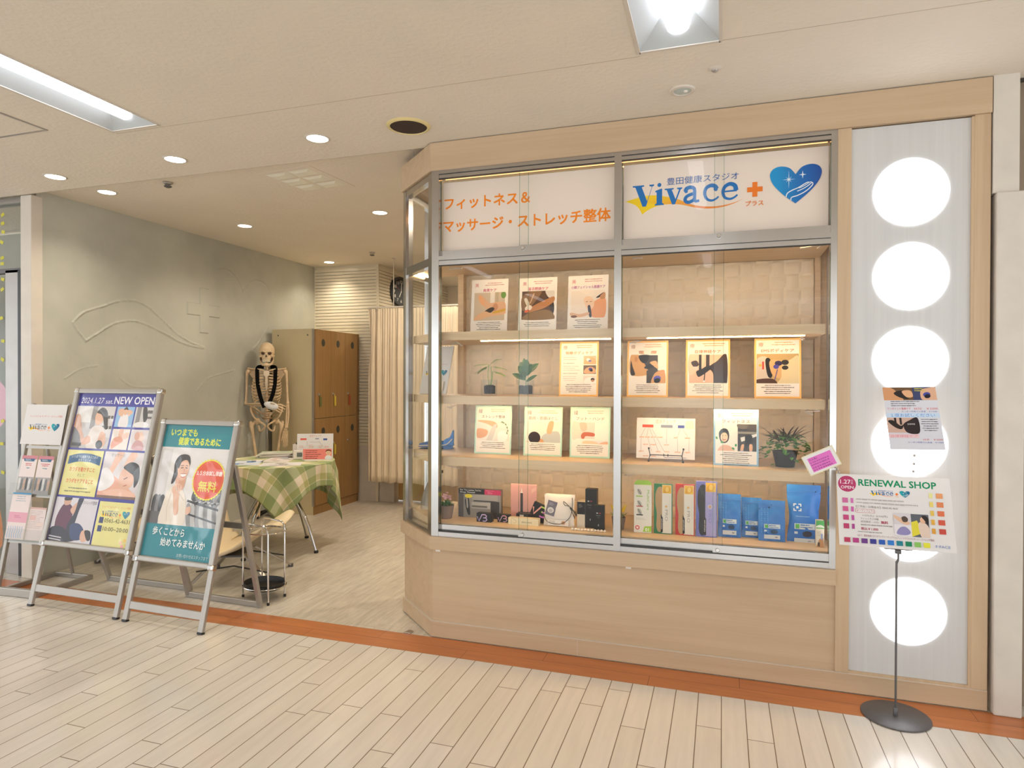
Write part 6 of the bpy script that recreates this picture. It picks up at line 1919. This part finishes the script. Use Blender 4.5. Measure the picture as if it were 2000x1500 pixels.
# teaching skeleton on a pole
t = thing('skeleton_model', 'standing anatomical skeleton model with black straps beside the lockers', 'skeleton model', (-2.80, 2.22, 0), (0, 0, 0.62))
B = M['bone']
s = MB()
s.blob((0, 0.015, 1.635), (0.072, 0.092, 0.085), 24, 16)
s.blob((0, -0.045, 1.60), (0.062, 0.05, 0.06), 20, 12)
s.blob((0, -0.055, 1.565), (0.045, 0.045, 0.045), 18, 10)
for sx in (-1, 1):
    s.blob((sx * 0.05, -0.045, 1.578), (0.018, 0.035, 0.014), 12, 8)
    s.tube([(sx * 0.053, -0.06, 1.58), (sx * 0.068, -0.01, 1.585), (sx * 0.068, 0.02, 1.59)], 0.007, 8)
    s.tube([(sx * 0.012, -0.098, 1.622), (sx * 0.035, -0.097, 1.628), (sx * 0.058, -0.075, 1.62)], 0.009, 8)
s.tube([(0, -0.099, 1.615), (0, -0.106, 1.592)], 0.008, 8)
s.build('skull', B, t, world=False, smooth=True)
s = MB()
s.tube(smoothpts([(-0.056, -0.005, 1.57), (-0.052, -0.02, 1.525), (-0.035, -0.07, 1.50), (0, -0.092, 1.495), (0.035, -0.07, 1.50), (0.052, -0.02, 1.525), (0.056, -0.005, 1.57)], 5, False), [0.010] * 5 + [0.012] * 5 + [0.014] * 10 + [0.012] * 6 + [0.010] * 5, 10)
s.blob((0, -0.085, 1.50), (0.026, 0.018, 0.018), 14, 8)
s.build('jaw', B, t, world=False, smooth=True)
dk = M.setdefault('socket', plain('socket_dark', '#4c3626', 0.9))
for sx in (-1, 1):
    MB().blob((sx * 0.030, -0.088, 1.606), (0.017, 0.014, 0.015), 16, 10).build('eye_socket', dk, t, world=False, smooth=True)
MB().prism([(0, 0.012), (0.010, -0.012), (0, -0.008), (-0.010, -0.012)], -0.004, 0.012, Matrix.Translation((0, -0.104, 1.583)) @ Matrix.Rotation(PI / 2, 4, 'X')).build('nose_opening', dk, t, world=False)
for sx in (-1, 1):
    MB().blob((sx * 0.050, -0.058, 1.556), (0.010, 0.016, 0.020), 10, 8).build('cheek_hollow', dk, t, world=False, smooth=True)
s = MB()
for z in (1.541, 1.528):
    for k in range(-4, 5):
        a = k * 0.19
        s.blob((0.046 * math.sin(a), -0.055 - 0.046 * math.cos(a), z), (0.0048, 0.0042, 0.0065), 8, 6)
s.build('teeth', plain('tooth', '#dccfb4', 0.35), t, world=False, smooth=True)
s = MB()
sp = smoothpts([(0, 0.035, 1.55), (0, 0.022, 1.48), (0, 0.045, 1.40), (0, 0.065, 1.30), (0, 0.045, 1.18), (0, 0.02, 1.10), (0, 0.05, 1.02), (0, 0.075, 0.96)], 6, False)
s.tube(sp, 0.011, 8)
for i, p in enumerate(sp[::2]):
    f = 0.6 + 0.5 * i / len(sp[::2])
    s.blob(p, (0.024 * f, 0.020 * f, 0.010), 12, 6)
    s.blob((p[0], p[1] + 0.025, p[2] - 0.005), (0.006, 0.022, 0.006), 8, 5)
    s.blob(p, (0.036 * f, 0.006, 0.005), 8, 5)
s.build('spine', B, t, world=False, smooth=True)
for k in range(11):
    f = k / 10
    z0 = 1.425 - 0.026 * k
    rx = 0.072 + 0.062 * math.sin(PI * min(1, 0.18 + 0.62 * f))
    ry = 0.052 + 0.045 * math.sin(PI * min(1, 0.2 + 0.6 * f))
    dz = 0.045 + 0.035 * f
    end = 1.0 if k < 7 else 0.92 - 0.13 * (k - 7)
    for sx in (-1, 1):
        pts = []
        for q in range(13):
            a = (q / 12) * end * PI * 0.94
            pts.append((sx * rx * math.sin(a) ** 0.9 if a > 0 else 0, 0.055 - ry * (1 - math.cos(a)) * 0.98 + 0.006, z0 - dz * math.sin(a * 0.5) ** 2 + (0.022 if k < 7 else 0) * max(0, (a - 2.2)) ))
        MB().tube(pts, 0.0052, 7, flat=1.4).build('rib', B, t, world=False, smooth=True)
MB().prism(smoothpts([(-0.024, 1.435), (0.024, 1.435), (0.022, 1.395), (0.010, 1.375), (0.013, 1.32), (0.006, 1.255), (-0.006, 1.255), (-0.013, 1.32), (-0.010, 1.375), (-0.022, 1.395)], 3), 0.040, 0.052, Matrix(((1, 0, 0, 0), (0, 0, -1, -0.01), (0, 1, 0, 0), (0, 0, 0, 1)))).build('breastbone', plain('bone_pale', '#e2cdb0', 0.5), t, world=False)
for sx in (-1, 1):
    MB().tube(smoothpts([(sx * 0.02, -0.052, 1.438), (sx * 0.07, -0.058, 1.452), (sx * 0.12, -0.02, 1.456), (sx * 0.165, 0.015, 1.462)], 5, False), 0.0068, 8).build('collar_bone', B, t, world=False, smooth=True)
    s = MB().prism([(sx * 0.06, 1.425), (sx * 0.155, 1.45), (sx * 0.165, 1.41), (sx * 0.085, 1.29)], -0.004, 0.004, Matrix(((1, 0, 0, 0), (0, 0, 1, 0.075), (0, 1, 0, 0), (0, 0, 0, 1))))
    s.tube([(sx * 0.07, 0.08, 1.42), (sx * 0.13, 0.075, 1.45), (sx * 0.175, 0.03, 1.465)], 0.009, 8)
    s.build('shoulder_blade', B, t, world=False, smooth=True)
    hx = sx * 0.182
    s = MB().tube([(hx * 0.97, 0.02, 1.432), (hx, 0.02, 1.405), (hx * 1.02, 0.022, 1.30), (hx * 1.05, 0.03, 1.15), (hx * 1.06, 0.03, 1.115)], [0.021, 0.014, 0.0105, 0.0115, 0.019], 12)
    s.blob((hx * 0.94, 0.018, 1.432), 0.022, 14, 10)
    s.build('upper_arm', B, t, world=False, smooth=True)
# viewer's left forearm crosses the waist, the white hand rests there; the other hangs
s = MB()
for dz, y in ((0.010, -0.01), (-0.010, 0.012)):
    s.tube(smoothpts([(-0.195, 0.03 + y, 1.112), (-0.13, -0.055 + y, 1.108 + dz), (-0.06, -0.125 + y, 1.112 + dz), (0.0, -0.155, 1.115)], 4, False), 0.0085, 8)
s.build('forearm', B, t, world=False, smooth=True)
s = MB()
s.blob((0.048, -0.168, 1.103), (0.068, 0.022, 0.037), 16, 10, Matrix.Rotation(0.28, 4, 'Y'))
s.build('wrapped_palm', plain('white_wrap', '#dcdcdc', 0.6), t, world=False, smooth=True)
for k, (dx, dz) in enumerate(((0.135, -0.012), (0.128, -0.040), (0.112, -0.062), (0.090, -0.075))):
    a = Vector((0.082 - 0.012 * k, -0.168, 1.112 - 0.014 * k))
    b = Vector((0.045 + dx, -0.150, 1.105 + dz))
    m = (a + b) / 2 + Vector((0, -0.006, 0.010))
    MB().tube([a, (a + m) / 2, m, (m + b) / 2, b], [0.008, 0.0062, 0.008, 0.006, 0.0045], 8).build('finger', B, t, world=False, smooth=True)
MB().tube([(0.03, -0.175, 1.125), (0.06, -0.19, 1.125), (0.085, -0.19, 1.118)], [0.007, 0.0055, 0.004], 8).build('thumb', B, t, world=False, smooth=True)
s = MB()
for dx in (-0.010, 0.010):
    s.tube(smoothpts([(0.193 + dx * 0.6, 0.03, 1.11), (0.192 + dx, 0.01, 1.0), (0.182 + dx * 0.6, -0.02, 0.875)], 5, False), 0.008, 8)
s.build('forearm', B, t, world=False, smooth=True)
s = MB()
for k in range(5):
    s.blob((0.166 + 0.008 * (k % 3), -0.03 + 0.012 * (k % 2), 0.862 - 0.010 * (k // 3)), (0.010, 0.009, 0.008), 10, 6)
s.build('wrist_bones', B, t, world=False, smooth=True)
for k in range(5):
    a = Vector((0.155 + 0.009 * k, -0.028, 0.850))
    b = Vector((0.140 + 0.013 * k, -0.045, 0.70 - 0.012 * math.sin(k * 0.8) + (0.05 if k == 0 else 0)))
    pts = [a + (b - a) * q / 6 for q in range(7)]
    MB().tube(pts, [0.007, 0.0045, 0.0065, 0.0042, 0.0055, 0.004, 0.003], 8).build('finger', B, t, world=False, smooth=True)
# pelvis
for sx in (-1, 1):
    s = MB()
    s.grid(lambda u, v: (sx * (0.035 + 0.105 * v - 0.02 * (1 - v) * u + 0.012 * math.sin(PI * u) * v), 0.085 - 0.13 * u * (0.5 + 0.5 * v), 0.955 + 0.125 * v * (1 - 0.45 * (u - 0.35) ** 2 * 2) + 0.01 * u), 12, 10)
    bmesh.ops.solidify(s.bm, geom=s.bm.faces[:], thickness=0.009)
    s.blob((sx * 0.088, 0.005, 0.945), (0.030, 0.032, 0.032), 14, 10)
    s.tube(smoothpts([(sx * 0.085, -0.01, 0.955), (sx * 0.05, -0.06, 0.935), (sx * 0.012, -0.075, 0.905), (sx * 0.03, -0.05, 0.865), (sx * 0.062, -0.01, 0.85), (sx * 0.075, 0.015, 0.90)], 5, False), 0.0095, 8)
    s.tube(smoothpts([(sx * 0.03, 0.08, 1.0), (sx * 0.13, 0.03, 1.085), (sx * 0.142, -0.03, 1.06), (sx * 0.12, -0.05, 1.0), (sx * 0.09, -0.02, 0.955)], 5, False), 0.0085, 8)
    s.build('hip_bone', B, t, world=False, smooth=True)
MB().prism([(-0.045, 1.03), (0.045, 1.03), (0.02, 0.94), (0.0, 0.91), (-0.02, 0.94)], 0.0, 0.022, Matrix(((1, 0, 0, 0), (0, 0, 1, 0.065), (0, 1, 0, 0), (0, 0, 0, 1)))).build('sacrum', B, t, world=False, bevel=0.004)
for sx in (-1, 1):
    s = MB().tube([(sx * 0.095, 0.0, 0.945), (sx * 0.118, 0.0, 0.930), (sx * 0.140, 0.003, 0.905), (sx * 0.132, 0.0, 0.85), (sx * 0.112, -0.008, 0.70), (sx * 0.092, 0.0, 0.56), (sx * 0.088, 0.0, 0.51)], [0.016, 0.013, 0.024, 0.0155, 0.0135, 0.018, 0.030], 14)
    s.blob((sx * 0.145, 0.005, 0.925), (0.016, 0.018, 0.022), 12, 8)
    s.build('thigh_bone', B, t, world=False, smooth=True)
    MB().blob((sx * 0.087, -0.034, 0.505), (0.018, 0.010, 0.020), 12, 8).build('knee_cap', B, t, world=False, smooth=True)
    s = MB().tube([(sx * 0.086, 0.0, 0.485), (sx * 0.086, 0.0, 0.45), (sx * 0.084, 0.0, 0.28), (sx * 0.083, 0.01, 0.11), (sx * 0.083, 0.01, 0.085)], [0.028, 0.016, 0.0115, 0.012, 0.018], 12)
    s.tube([(sx * 0.115, 0.012, 0.455), (sx * 0.108, 0.014, 0.28), (sx * 0.103, 0.016, 0.085)], [0.009, 0.006, 0.009], 8)
    s.build('shin_bone', B, t, world=False, smooth=True)
    s = MB().blob((sx * 0.085, 0.04, 0.055), (0.024, 0.036, 0.026), 12, 8)
    for k in range(5):
        s.tube([(sx * (0.07 + 0.008 * k), 0.0, 0.068), (sx * (0.062 + 0.013 * k), -0.075, 0.05), (sx * (0.06 + 0.016 * k), -0.135 + 0.008 * k, 0.036)], [0.012, 0.0065, 0.005], 8)
    s.build('foot_bones', B, t, world=False, smooth=True)
MB().tube([(0, 0.075, 0.02), (0, 0.075, 1.02)], 0.0115, 12).build('pole', M['steel'], t, world=False, smooth=True)
s = MB()
for k in range(5):
    a = 2 * PI * k / 5 + 0.3
    s.tube([(0, 0.075, 0.05), (0.13 * math.cos(a), 0.05 + 0.13 * math.sin(a), 0.018)], [0.016, 0.010], 8)
    s.blob((0.13 * math.cos(a), 0.05 + 0.13 * math.sin(a), 0.014), 0.014, 10, 6)
s.build('pole_base', M['black'], t, world=False, smooth=True)
# black arm sling strap worn round the neck
def ribbon(pts, w, nrm=Vector((0, -1, 0))):
    s = MB()
    P = [Vector(p) for p in smoothpts(pts, 6, False)]
    rows = []
    for i, p in enumerate(P):
        d = (P[min(i + 1, len(P) - 1)] - P[max(i - 1, 0)]).normalized()
        sd = d.cross(nrm)
        sd = sd.normalized() if sd.length > 1e-4 else Vector((1, 0, 0))
        rows.append([s.bm.verts.new(p + sd * w / 2), s.bm.verts.new(p - sd * w / 2)])
    for a, b in zip(rows, rows[1:]):
        s.bm.faces.new((a[0], a[1], b[1], b[0]))
    return s
for sx, pts in ((-1, [(-0.03, 0.07, 1.475), (-0.068, 0.03, 1.478), (-0.082, -0.045, 1.462), (-0.083, -0.082, 1.42), (-0.074, -0.118, 1.30), (-0.045, -0.150, 1.17), (-0.012, -0.178, 1.085)]), (1, [(0.03, 0.07, 1.475), (0.068, 0.03, 1.478), (0.082, -0.045, 1.462), (0.083, -0.082, 1.42), (0.078, -0.118, 1.30), (0.058, -0.150, 1.20), (0.03, -0.172, 1.128)])):
    ribbon(pts, 0.036).build('black_strap', M.setdefault('strap', plain('black_cloth', '#0c0b0b', 0.95, spec=0.1)), t, world=False, solid=0.003)

# round table under a gingham cloth
TX, TY, TR, TZ = -1.93, 1.25, 0.43, 0.70
t = thing('round_table', 'round table on arched chrome legs under the green checked cloth', 'table', (TX, TY, 0))
MB().lathe([(0.0, TZ - 0.03), (TR - 0.006, TZ - 0.03), (TR, TZ - 0.022), (TR, TZ - 0.006), (TR - 0.006, TZ - 0.001), (0.0, TZ - 0.001)], (0, 0, 0), 48).build('tabletop', M['white'], t, world=False, smooth=True)
for a in (-2, 88, 178, 268):
    a = math.radians(a)
    ca, sa = math.cos(a), math.sin(a)
    pts = smoothpts([(0.06, 0.62), (0.12, 0.50), (0.20, 0.38), (0.28, 0.25), (0.34, 0.11), (0.372, 0.02)], 5, False)
    l = MB().tube([(r * ca, r * sa, z) for r, z in pts], 0.013, 12).build('leg', M['chrome'], t, world=False, smooth=True)
    MB().lathe([(0.0, 0.0), (0.017, 0.0), (0.018, 0.012), (0.013, 0.022), (0.0, 0.022)], (0.373 * ca, 0.373 * sa, 0.0), 16).build('foot', M['black'], l, world=False)
MB().lathe([(0.0, 0.60), (0.09, 0.60), (0.09, 0.67), (0.0, 0.67)], (0, 0, 0), 24).build('hub', M['chrome'], t, world=False)
CA = math.radians(-5)
S = 1.36
def cloth(u, v):
    a, b = (u - 0.5) * S, (v - 0.5) * S
    x, y = a * math.cos(CA) - b * math.sin(CA), a * math.sin(CA) + b * math.cos(CA)
    x, y = x - 0.055, y + 0.075
    d, ph = math.hypot(x, y), math.atan2(y, x)
    R0 = TR + 0.006
    if d <= R0:
        return (TX + x, TY + y, TZ + 0.003)
    e = d - R0
    f = min(1, e / 0.12)
    r = R0 + 0.008 + f * (0.020 * math.sin(10 * ph + 0.6) + 0.012 * math.sin(17 * ph)) + 0.04 * e + 0.05 * f * max(0, abs(math.cos(2 * (ph - CA - PI / 4)))) ** 6 * e
    z = TZ + 0.003 - max(0, e - 0.012) if e > 0.012 else TZ + 0.003 - e * 0.3
    return (TX + r * math.cos(ph), TY + r * math.sin(ph), z)
m, nt, b = nodes('gingham')
uvn = N(nt, 'ShaderNodeUVMap')
sp_ = N(nt, 'ShaderNodeSeparateXYZ')
L(nt, uvn.outputs[0], sp_.inputs[0])
def stripe(sock, k, w, off=0.0):
    mu = N(nt, 'ShaderNodeMath', operation='MULTIPLY_ADD')
    mu.inputs[1].default_value = k
    mu.inputs[2].default_value = off
    L(nt, sock, mu.inputs[0])
    fr = N(nt, 'ShaderNodeMath', operation='FRACT')
    L(nt, mu.outputs[0], fr.inputs[0])
    lt = N(nt, 'ShaderNodeMath', operation='LESS_THAN')
    lt.inputs[1].default_value = w
    L(nt, fr.outputs[0], lt.inputs[0])
    return lt.outputs[0]
def mixc(fac, a, bcol):
    mx = N(nt, 'ShaderNodeMix', data_type='RGBA', blend_type='MULTIPLY')
    L(nt, fac, mx.inputs['Factor'])
    if isinstance(a, str):
        mx.inputs['A'].default_value = rgb(a)
    else:
        L(nt, a, mx.inputs['A'])
    mx.inputs['B'].default_value = rgb(bcol)
    return mx.outputs['Result']
c0 = mixc(stripe(sp_.outputs[0], 6.2, 0.45), '#e4d6c0', '#c5d6bb')
c0 = mixc(stripe(sp_.outputs[1], 6.2, 0.45), c0, '#c5d6bb')
c0 = mixc(stripe(sp_.outputs[0], 6.2, 0.22, 0.25), c0, '#dfe4c6')
c0 = mixc(stripe(sp_.outputs[1], 6.2, 0.22, 0.25), c0, '#dfe4c6')
L(nt, c0, b.inputs['Base Color'])
b.inputs['Roughness'].default_value = 0.9
s = MB()
NG = 110
s.grid(cloth, NG, NG)
uvl = s.bm.loops.layers.uv.new('UVMap')
s.bm.faces.ensure_lookup_table()
s.bm.verts.index_update()
for f in s.bm.faces:
    for lp in f.loops:
        i, j = divmod(lp.vert.index, NG + 1)
        lp[uvl].uv = (i / NG, j / NG)
o = s.build('tablecloth', m, smooth=True, solid=0.002)
o.data.transform(Matrix.Translation((-TX, -TY, -TZ)))
o.location = (TX, TY, TZ)
tag(o, 'green and cream checked cloth draped over the round table', 'tablecloth')
# things on the table
ZT = TZ + 0.0045
def flat(name, label, cat, x, y, w, d, rz, art, z=ZT, th=0.0012, group=None, back='paper'):
    q = thing(name, label, cat, (x, y, z), (0, 0, rz), group)
    MB().box(-w / 2, w / 2, -d / 2, d / 2, 0, th - 0.0002).build('sheet' if th < 0.004 else 'pages', M[back], q, world=False)
    A = Art(w, d, 100, None, dz=0.00003)
    art(A)
    o = A.build('print', M['print'], q)
    o.rotation_euler = (-PI / 2, 0, 0)
    o.location = (0, -d / 2, th)
    return q
def leaflet(cs, seed):
    def f(A):
        rr = random.Random(seed)
        A.rect(0, 0, 100, A.V, cs[0])
        for k in range(5):
            A.rect(rr.uniform(2, 60), rr.uniform(2, A.V * 0.7), rr.uniform(15, 38), rr.uniform(8, A.V * 0.28), rr.choice(cs[1:]))
        A.dashes(8, A.V * 0.8, 80, 2, 6, '#8a8484', 2, seed=seed)
    return f
ax = at(490, 905, z=ZT)
flat('leaflet', 'blue printed leaflet lying at the left edge of the table', 'leaflet', -2.06, 1.06, 0.21, 0.297, 0.5, leaflet(['#cfd6e0', '#3a78b8', '#5c9ad0', '#e0d8d4', '#7a6a66'], 1), group='leaflets on the table')
flat('leaflet', 'white leaflet with dark photo at the front of the table', 'leaflet', -1.76, 1.08, 0.297, 0.21, 0.52, leaflet(['#d6d2d2', '#8c8684', '#c8bcb6', '#b0a8a8', '#e2dedc'], 2), group='leaflets on the table')
flat('leaflet', 'pale leaflet with pinkish photos in the middle of the table', 'leaflet', -1.95, 1.30, 0.21, 0.297, 0.35, leaflet(['#dcd2cc', '#c8a8a0', '#b8b0a8', '#8a94a0', '#e4dcd6'], 3), group='leaflets on the table')
for k in range(6):
    flat('magazine', ['glossy magazine at the bottom of the pile on the table', 'second magazine from the bottom of the pile', 'third magazine from the bottom of the pile', 'third magazine from the top of the pile', 'second magazine from the top of the pile', 'top magazine of the pile on the table'][k], 'magazine', -2.13 + 0.012 * (k % 3), 1.475 + 0.010 * ((k * 2) % 3), 0.26, 0.20, 0.45 + 0.05 * ((k * 3) % 4), leaflet([['#c8c2c0', '#8a8480', '#d8c8b8', '#6a7a8a'], ['#b8c0a8', '#5c5c58', '#d8d0c8', '#a07a6a']][k % 2], 10 + k), z=ZT + 0.0062 * k, th=0.006, group='pile of magazines')
t = thing('pen_holder', 'white square pen holder behind the table clock', 'holder', (-1.885, 1.475, ZT), (0, 0, 0.35))
MB().box(-0.045, 0.045, -0.035, 0.035, 0, 0.004).box(-0.045, 0.045, -0.035, -0.032, 0, 0.115).box(-0.045, 0.045, 0.032, 0.035, 0, 0.115).box(-0.045, -0.042, -0.035, 0.035, 0, 0.115).box(0.042, 0.045, -0.035, 0.035, 0, 0.115).build('box', M['paper'], t, world=False)
for k, (dx, dz) in enumerate(((-0.02, 0.125), (-0.005, 0.13), (0.01, 0.124), (0.03, 0.155))):
    o = MB().tube([(dx, 0, 0.006), (dx * 1.3, 0.01, dz)], 0.0048, 8).build('black_pen', M['black'])
    o.location = (-1.885, 1.475, ZT)
    o.rotation_euler = (0, 0, 0.35)
    tag(o, ['black pen at the left of the white holder', 'second black pen from the left in the white holder', 'third black pen from the left in the white holder', 'longest black pen standing in the white holder'][k], 'pen', 'pens in the holder')
t = thing('table_clock', 'small white digital clock with grey screen on the table', 'clock', (-1.815, 1.375, ZT), (-0.08, 0, 0.42))
MB().box(-0.045, 0.045, 0.0, 0.022, 0, 0.075).build('case', M['paper'], t, world=False, bevel=0.006)
MB().box(-0.018, 0.034, -0.0015, 0.001, 0.022, 0.056).build('screen', plain('lcd_grey', '#6f7470', 0.25), t, world=False)
def chart2(A):
    A.rect(0, 0, 100, A.V, '#dedad8'); A.text('症状チェック', 50, 9, 7, '#d88a84', 0, 'c', 32)
    A.rect(9, 13, 17, 5, '#dc5a4a'); A.rect(50, 13, 10, 3, '#8a90a0'); A.rect(72, 14, 11, 5, '#3c50a0')
    for q in ((28, 22, 28, 34), (36, 24, 60, 24), (60, 22, 70, 34), (44, 36, 44, 54), (44, 54, 74, 56), (20, 50, 40, 50)):
        A.line([q[:2], q[2:]], 0.7, '#8a8684')
    for x, y in ((6, 34), (32, 32), (60, 34), (76, 36), (10, 52), (50, 44), (32, 36)):
        A.dashes(x, y, 14, 2, 4, '#d8a8a0', 1.8, seed=x + y)
place('chart_card', 'white symptom chart in a clear stand at the back of the table', 'chart', (-1.735, 1.475, ZT), (-0.16, 0, 0.46), 0.29, 0.205, 0.003, chart2, back='acrylic')
def pinkcard(A):
    A.rect(0, 0, 100, A.V, '#dedad8'); A.rect(2, 3, 96, A.V - 6, '#ee8a80'); A.dashes(10, 8, 58, 5, 6.6, '#8a4a48', 2.2, seed=4)
    A.sm([(76, A.V - 4), (78, 28), (87, 25), (96, 28), (97, A.V - 4)], '#e2e4e8'); A.ell(87, 17, 8.5, 8.5, '#ecc8a4'); A.sm([(78, 15), (79, 8), (87, 5), (95, 8), (96, 15), (92, 11), (82, 11)], '#7a4a30')
    A.ell(84, 17, 1.0, 1.2, '#3a2a22'); A.ell(90, 17, 1.0, 1.2, '#3a2a22'); A.line([(84, 21), (87, 22.4), (90, 21)], 0.9, '#b85a50')
place('notice_card', 'pink notice card with a drawn child in a clear stand on the table', 'card', (-1.650, 1.385, ZT), (-0.10, 0, 0.44), 0.235, 0.098, 0.003, pinkcard, back='acrylic')
MBx = MB().box(-0.05, 0.05, -0.014, 0.014, 0, 0.010)
o = MBx.build('eraser_box', M['paper'], bevel=0.002)
o.location = (-1.66, 1.318, ZT)
o.rotation_euler = (0, 0, 0.4)
tag(o, 'small cream box lying before the pink notice card', 'box')

# beige moulded chairs on flat steel legs
def chair(label, loc, rz):
    t = thing('lounge_chair', label, 'chair', loc, (0, 0, rz), 'beige chairs at the table')
    prof = smoothpts([(-0.32, 0.78), (-0.30, 0.60), (-0.265, 0.40), (-0.22, 0.25), (-0.13, 0.185), (0.0, 0.22), (0.14, 0.315), (0.24, 0.375), (0.275, 0.36)], 6, False)
    def shell(u, v):
        q = v * (len(prof) - 1)
        i = min(int(q), len(prof) - 2)
        f = q - i
        y = prof[i][0] * (1 - f) + prof[i + 1][0] * f
        z = prof[i][1] * (1 - f) + prof[i + 1][1] * f
        a = (u - 0.5) * 2
        w = 0.265 * (0.86 + 0.14 * math.sin(PI * min(1, v * 1.2)))
        return (a * w, y + (0.05 * a * a if v < 0.45 else 0), z + 0.03 * a * a * (1 if v > 0.4 else 0.2))
    MB().grid(shell, 18, 34).build('shell', M['beige'], t, world=False, smooth=True, solid=0.018)
    for sx in (-1, 1):
        for sy, fy in ((-0.12, -0.27), (0.10, 0.25)):
            a, b = Vector((sx * 0.10, sy * 0.7 - 0.03, 0.185)), Vector((sx * 0.235, fy, 0.016))
            d = b - a
            Q = Matrix.Translation(a) @ d.to_track_quat('Z', 'X').to_matrix().to_4x4()
            l = MB().box(-0.006, 0.006, -0.015, 0.015, 0, d.length, Q).build('leg', M['alu'], t, world=False, bevel=0.002)
            MB().box(b.x - 0.012, b.x + 0.012, b.y - 0.016, b.y + 0.016, 0.0, 0.022).build('foot', M['greymetal'], l, world=False)
    MB().box(-0.11, 0.11, -0.13, 0.02, 0.165, 0.176).build('seat_plate', M['greymetal'], t, world=False)
    for sx in (-1, 1):
        MB().tube([(sx * 0.205, -0.235, 0.10), (sx * 0.19, 0.0, 0.13), (sx * 0.21, 0.22, 0.09)], 0.005, 8).build('stretcher', M['dark'], t, world=False)
    return t
chair('beige moulded chair behind the teal poster stand', (-1.66, 0.55, 0), -1.2)
chair('beige moulded chair mostly hidden behind the blue poster stand', (-2.60, 0.66, 0), -0.35)

# chrome umbrella stand
t = thing('umbrella_stand', 'chrome wire umbrella stand with a black drip tray at the entrance', 'umbrella stand', (-1.255, 0.245, 0))
P = {'F': (0.125, -0.115), 'R': (0.115, 0.055), 'L': (-0.125, -0.035), 'B': (-0.120, 0.135)}
for a, b in (('L', 'F'), ('B', 'R')):
    p, q = Vector(P[a] + (0,)), Vector(P[b] + (0,))
    h = Vector((0, 0, 1))
    d = (q - p)
    pts = [p + h * 0.012, p + h * 0.43] + [p + d * (0.5 - 0.5 * math.cos(k * PI / 6)) * 0.16 / 0.5 * 0.5 + h * (0.43 + 0.035 * math.sin(k * PI / 12)) for k in range(1, 7)]
    pts = [p + h * 0.012, p + h * 0.20, p + h * 0.425, p + d * 0.04 + h * 0.450, p + d * 0.12 + h * 0.464, p + d * 0.5 + h * 0.466, p + d * 0.88 + h * 0.464, p + d * 0.96 + h * 0.450, q + h * 0.425, q + h * 0.20, q + h * 0.012]
    MB().tube(pts, 0.0052, 10).build('hoop', M['chrome'], t, world=False, smooth=True)
for z, w in ((0.415, 0.132), (0.075, 0.135)):
    MB().tube([(w * math.cos(2 * PI * k / 40) , 0.01 + 0.115 * math.sin(2 * PI * k / 40), z) for k in range(40)], 0.0045, 8, closed=True).build('ring', M['chrome'], t, world=False, smooth=True)
MB().lathe([(0.0, 0.056), (0.105, 0.056), (0.122, 0.064), (0.130, 0.098), (0.126, 0.098), (0.116, 0.068), (0.0, 0.064)], (0, 0.01, 0), 44, sy=0.88).build('drip_tray', M['black'], t, world=False, smooth=True)
for k in P.values():
    MB().lathe([(0.0, 0.0), (0.008, 0.0), (0.008, 0.016), (0.0, 0.016)], (k[0], k[1], 0), 12).build('foot', M['black'], t, world=False)
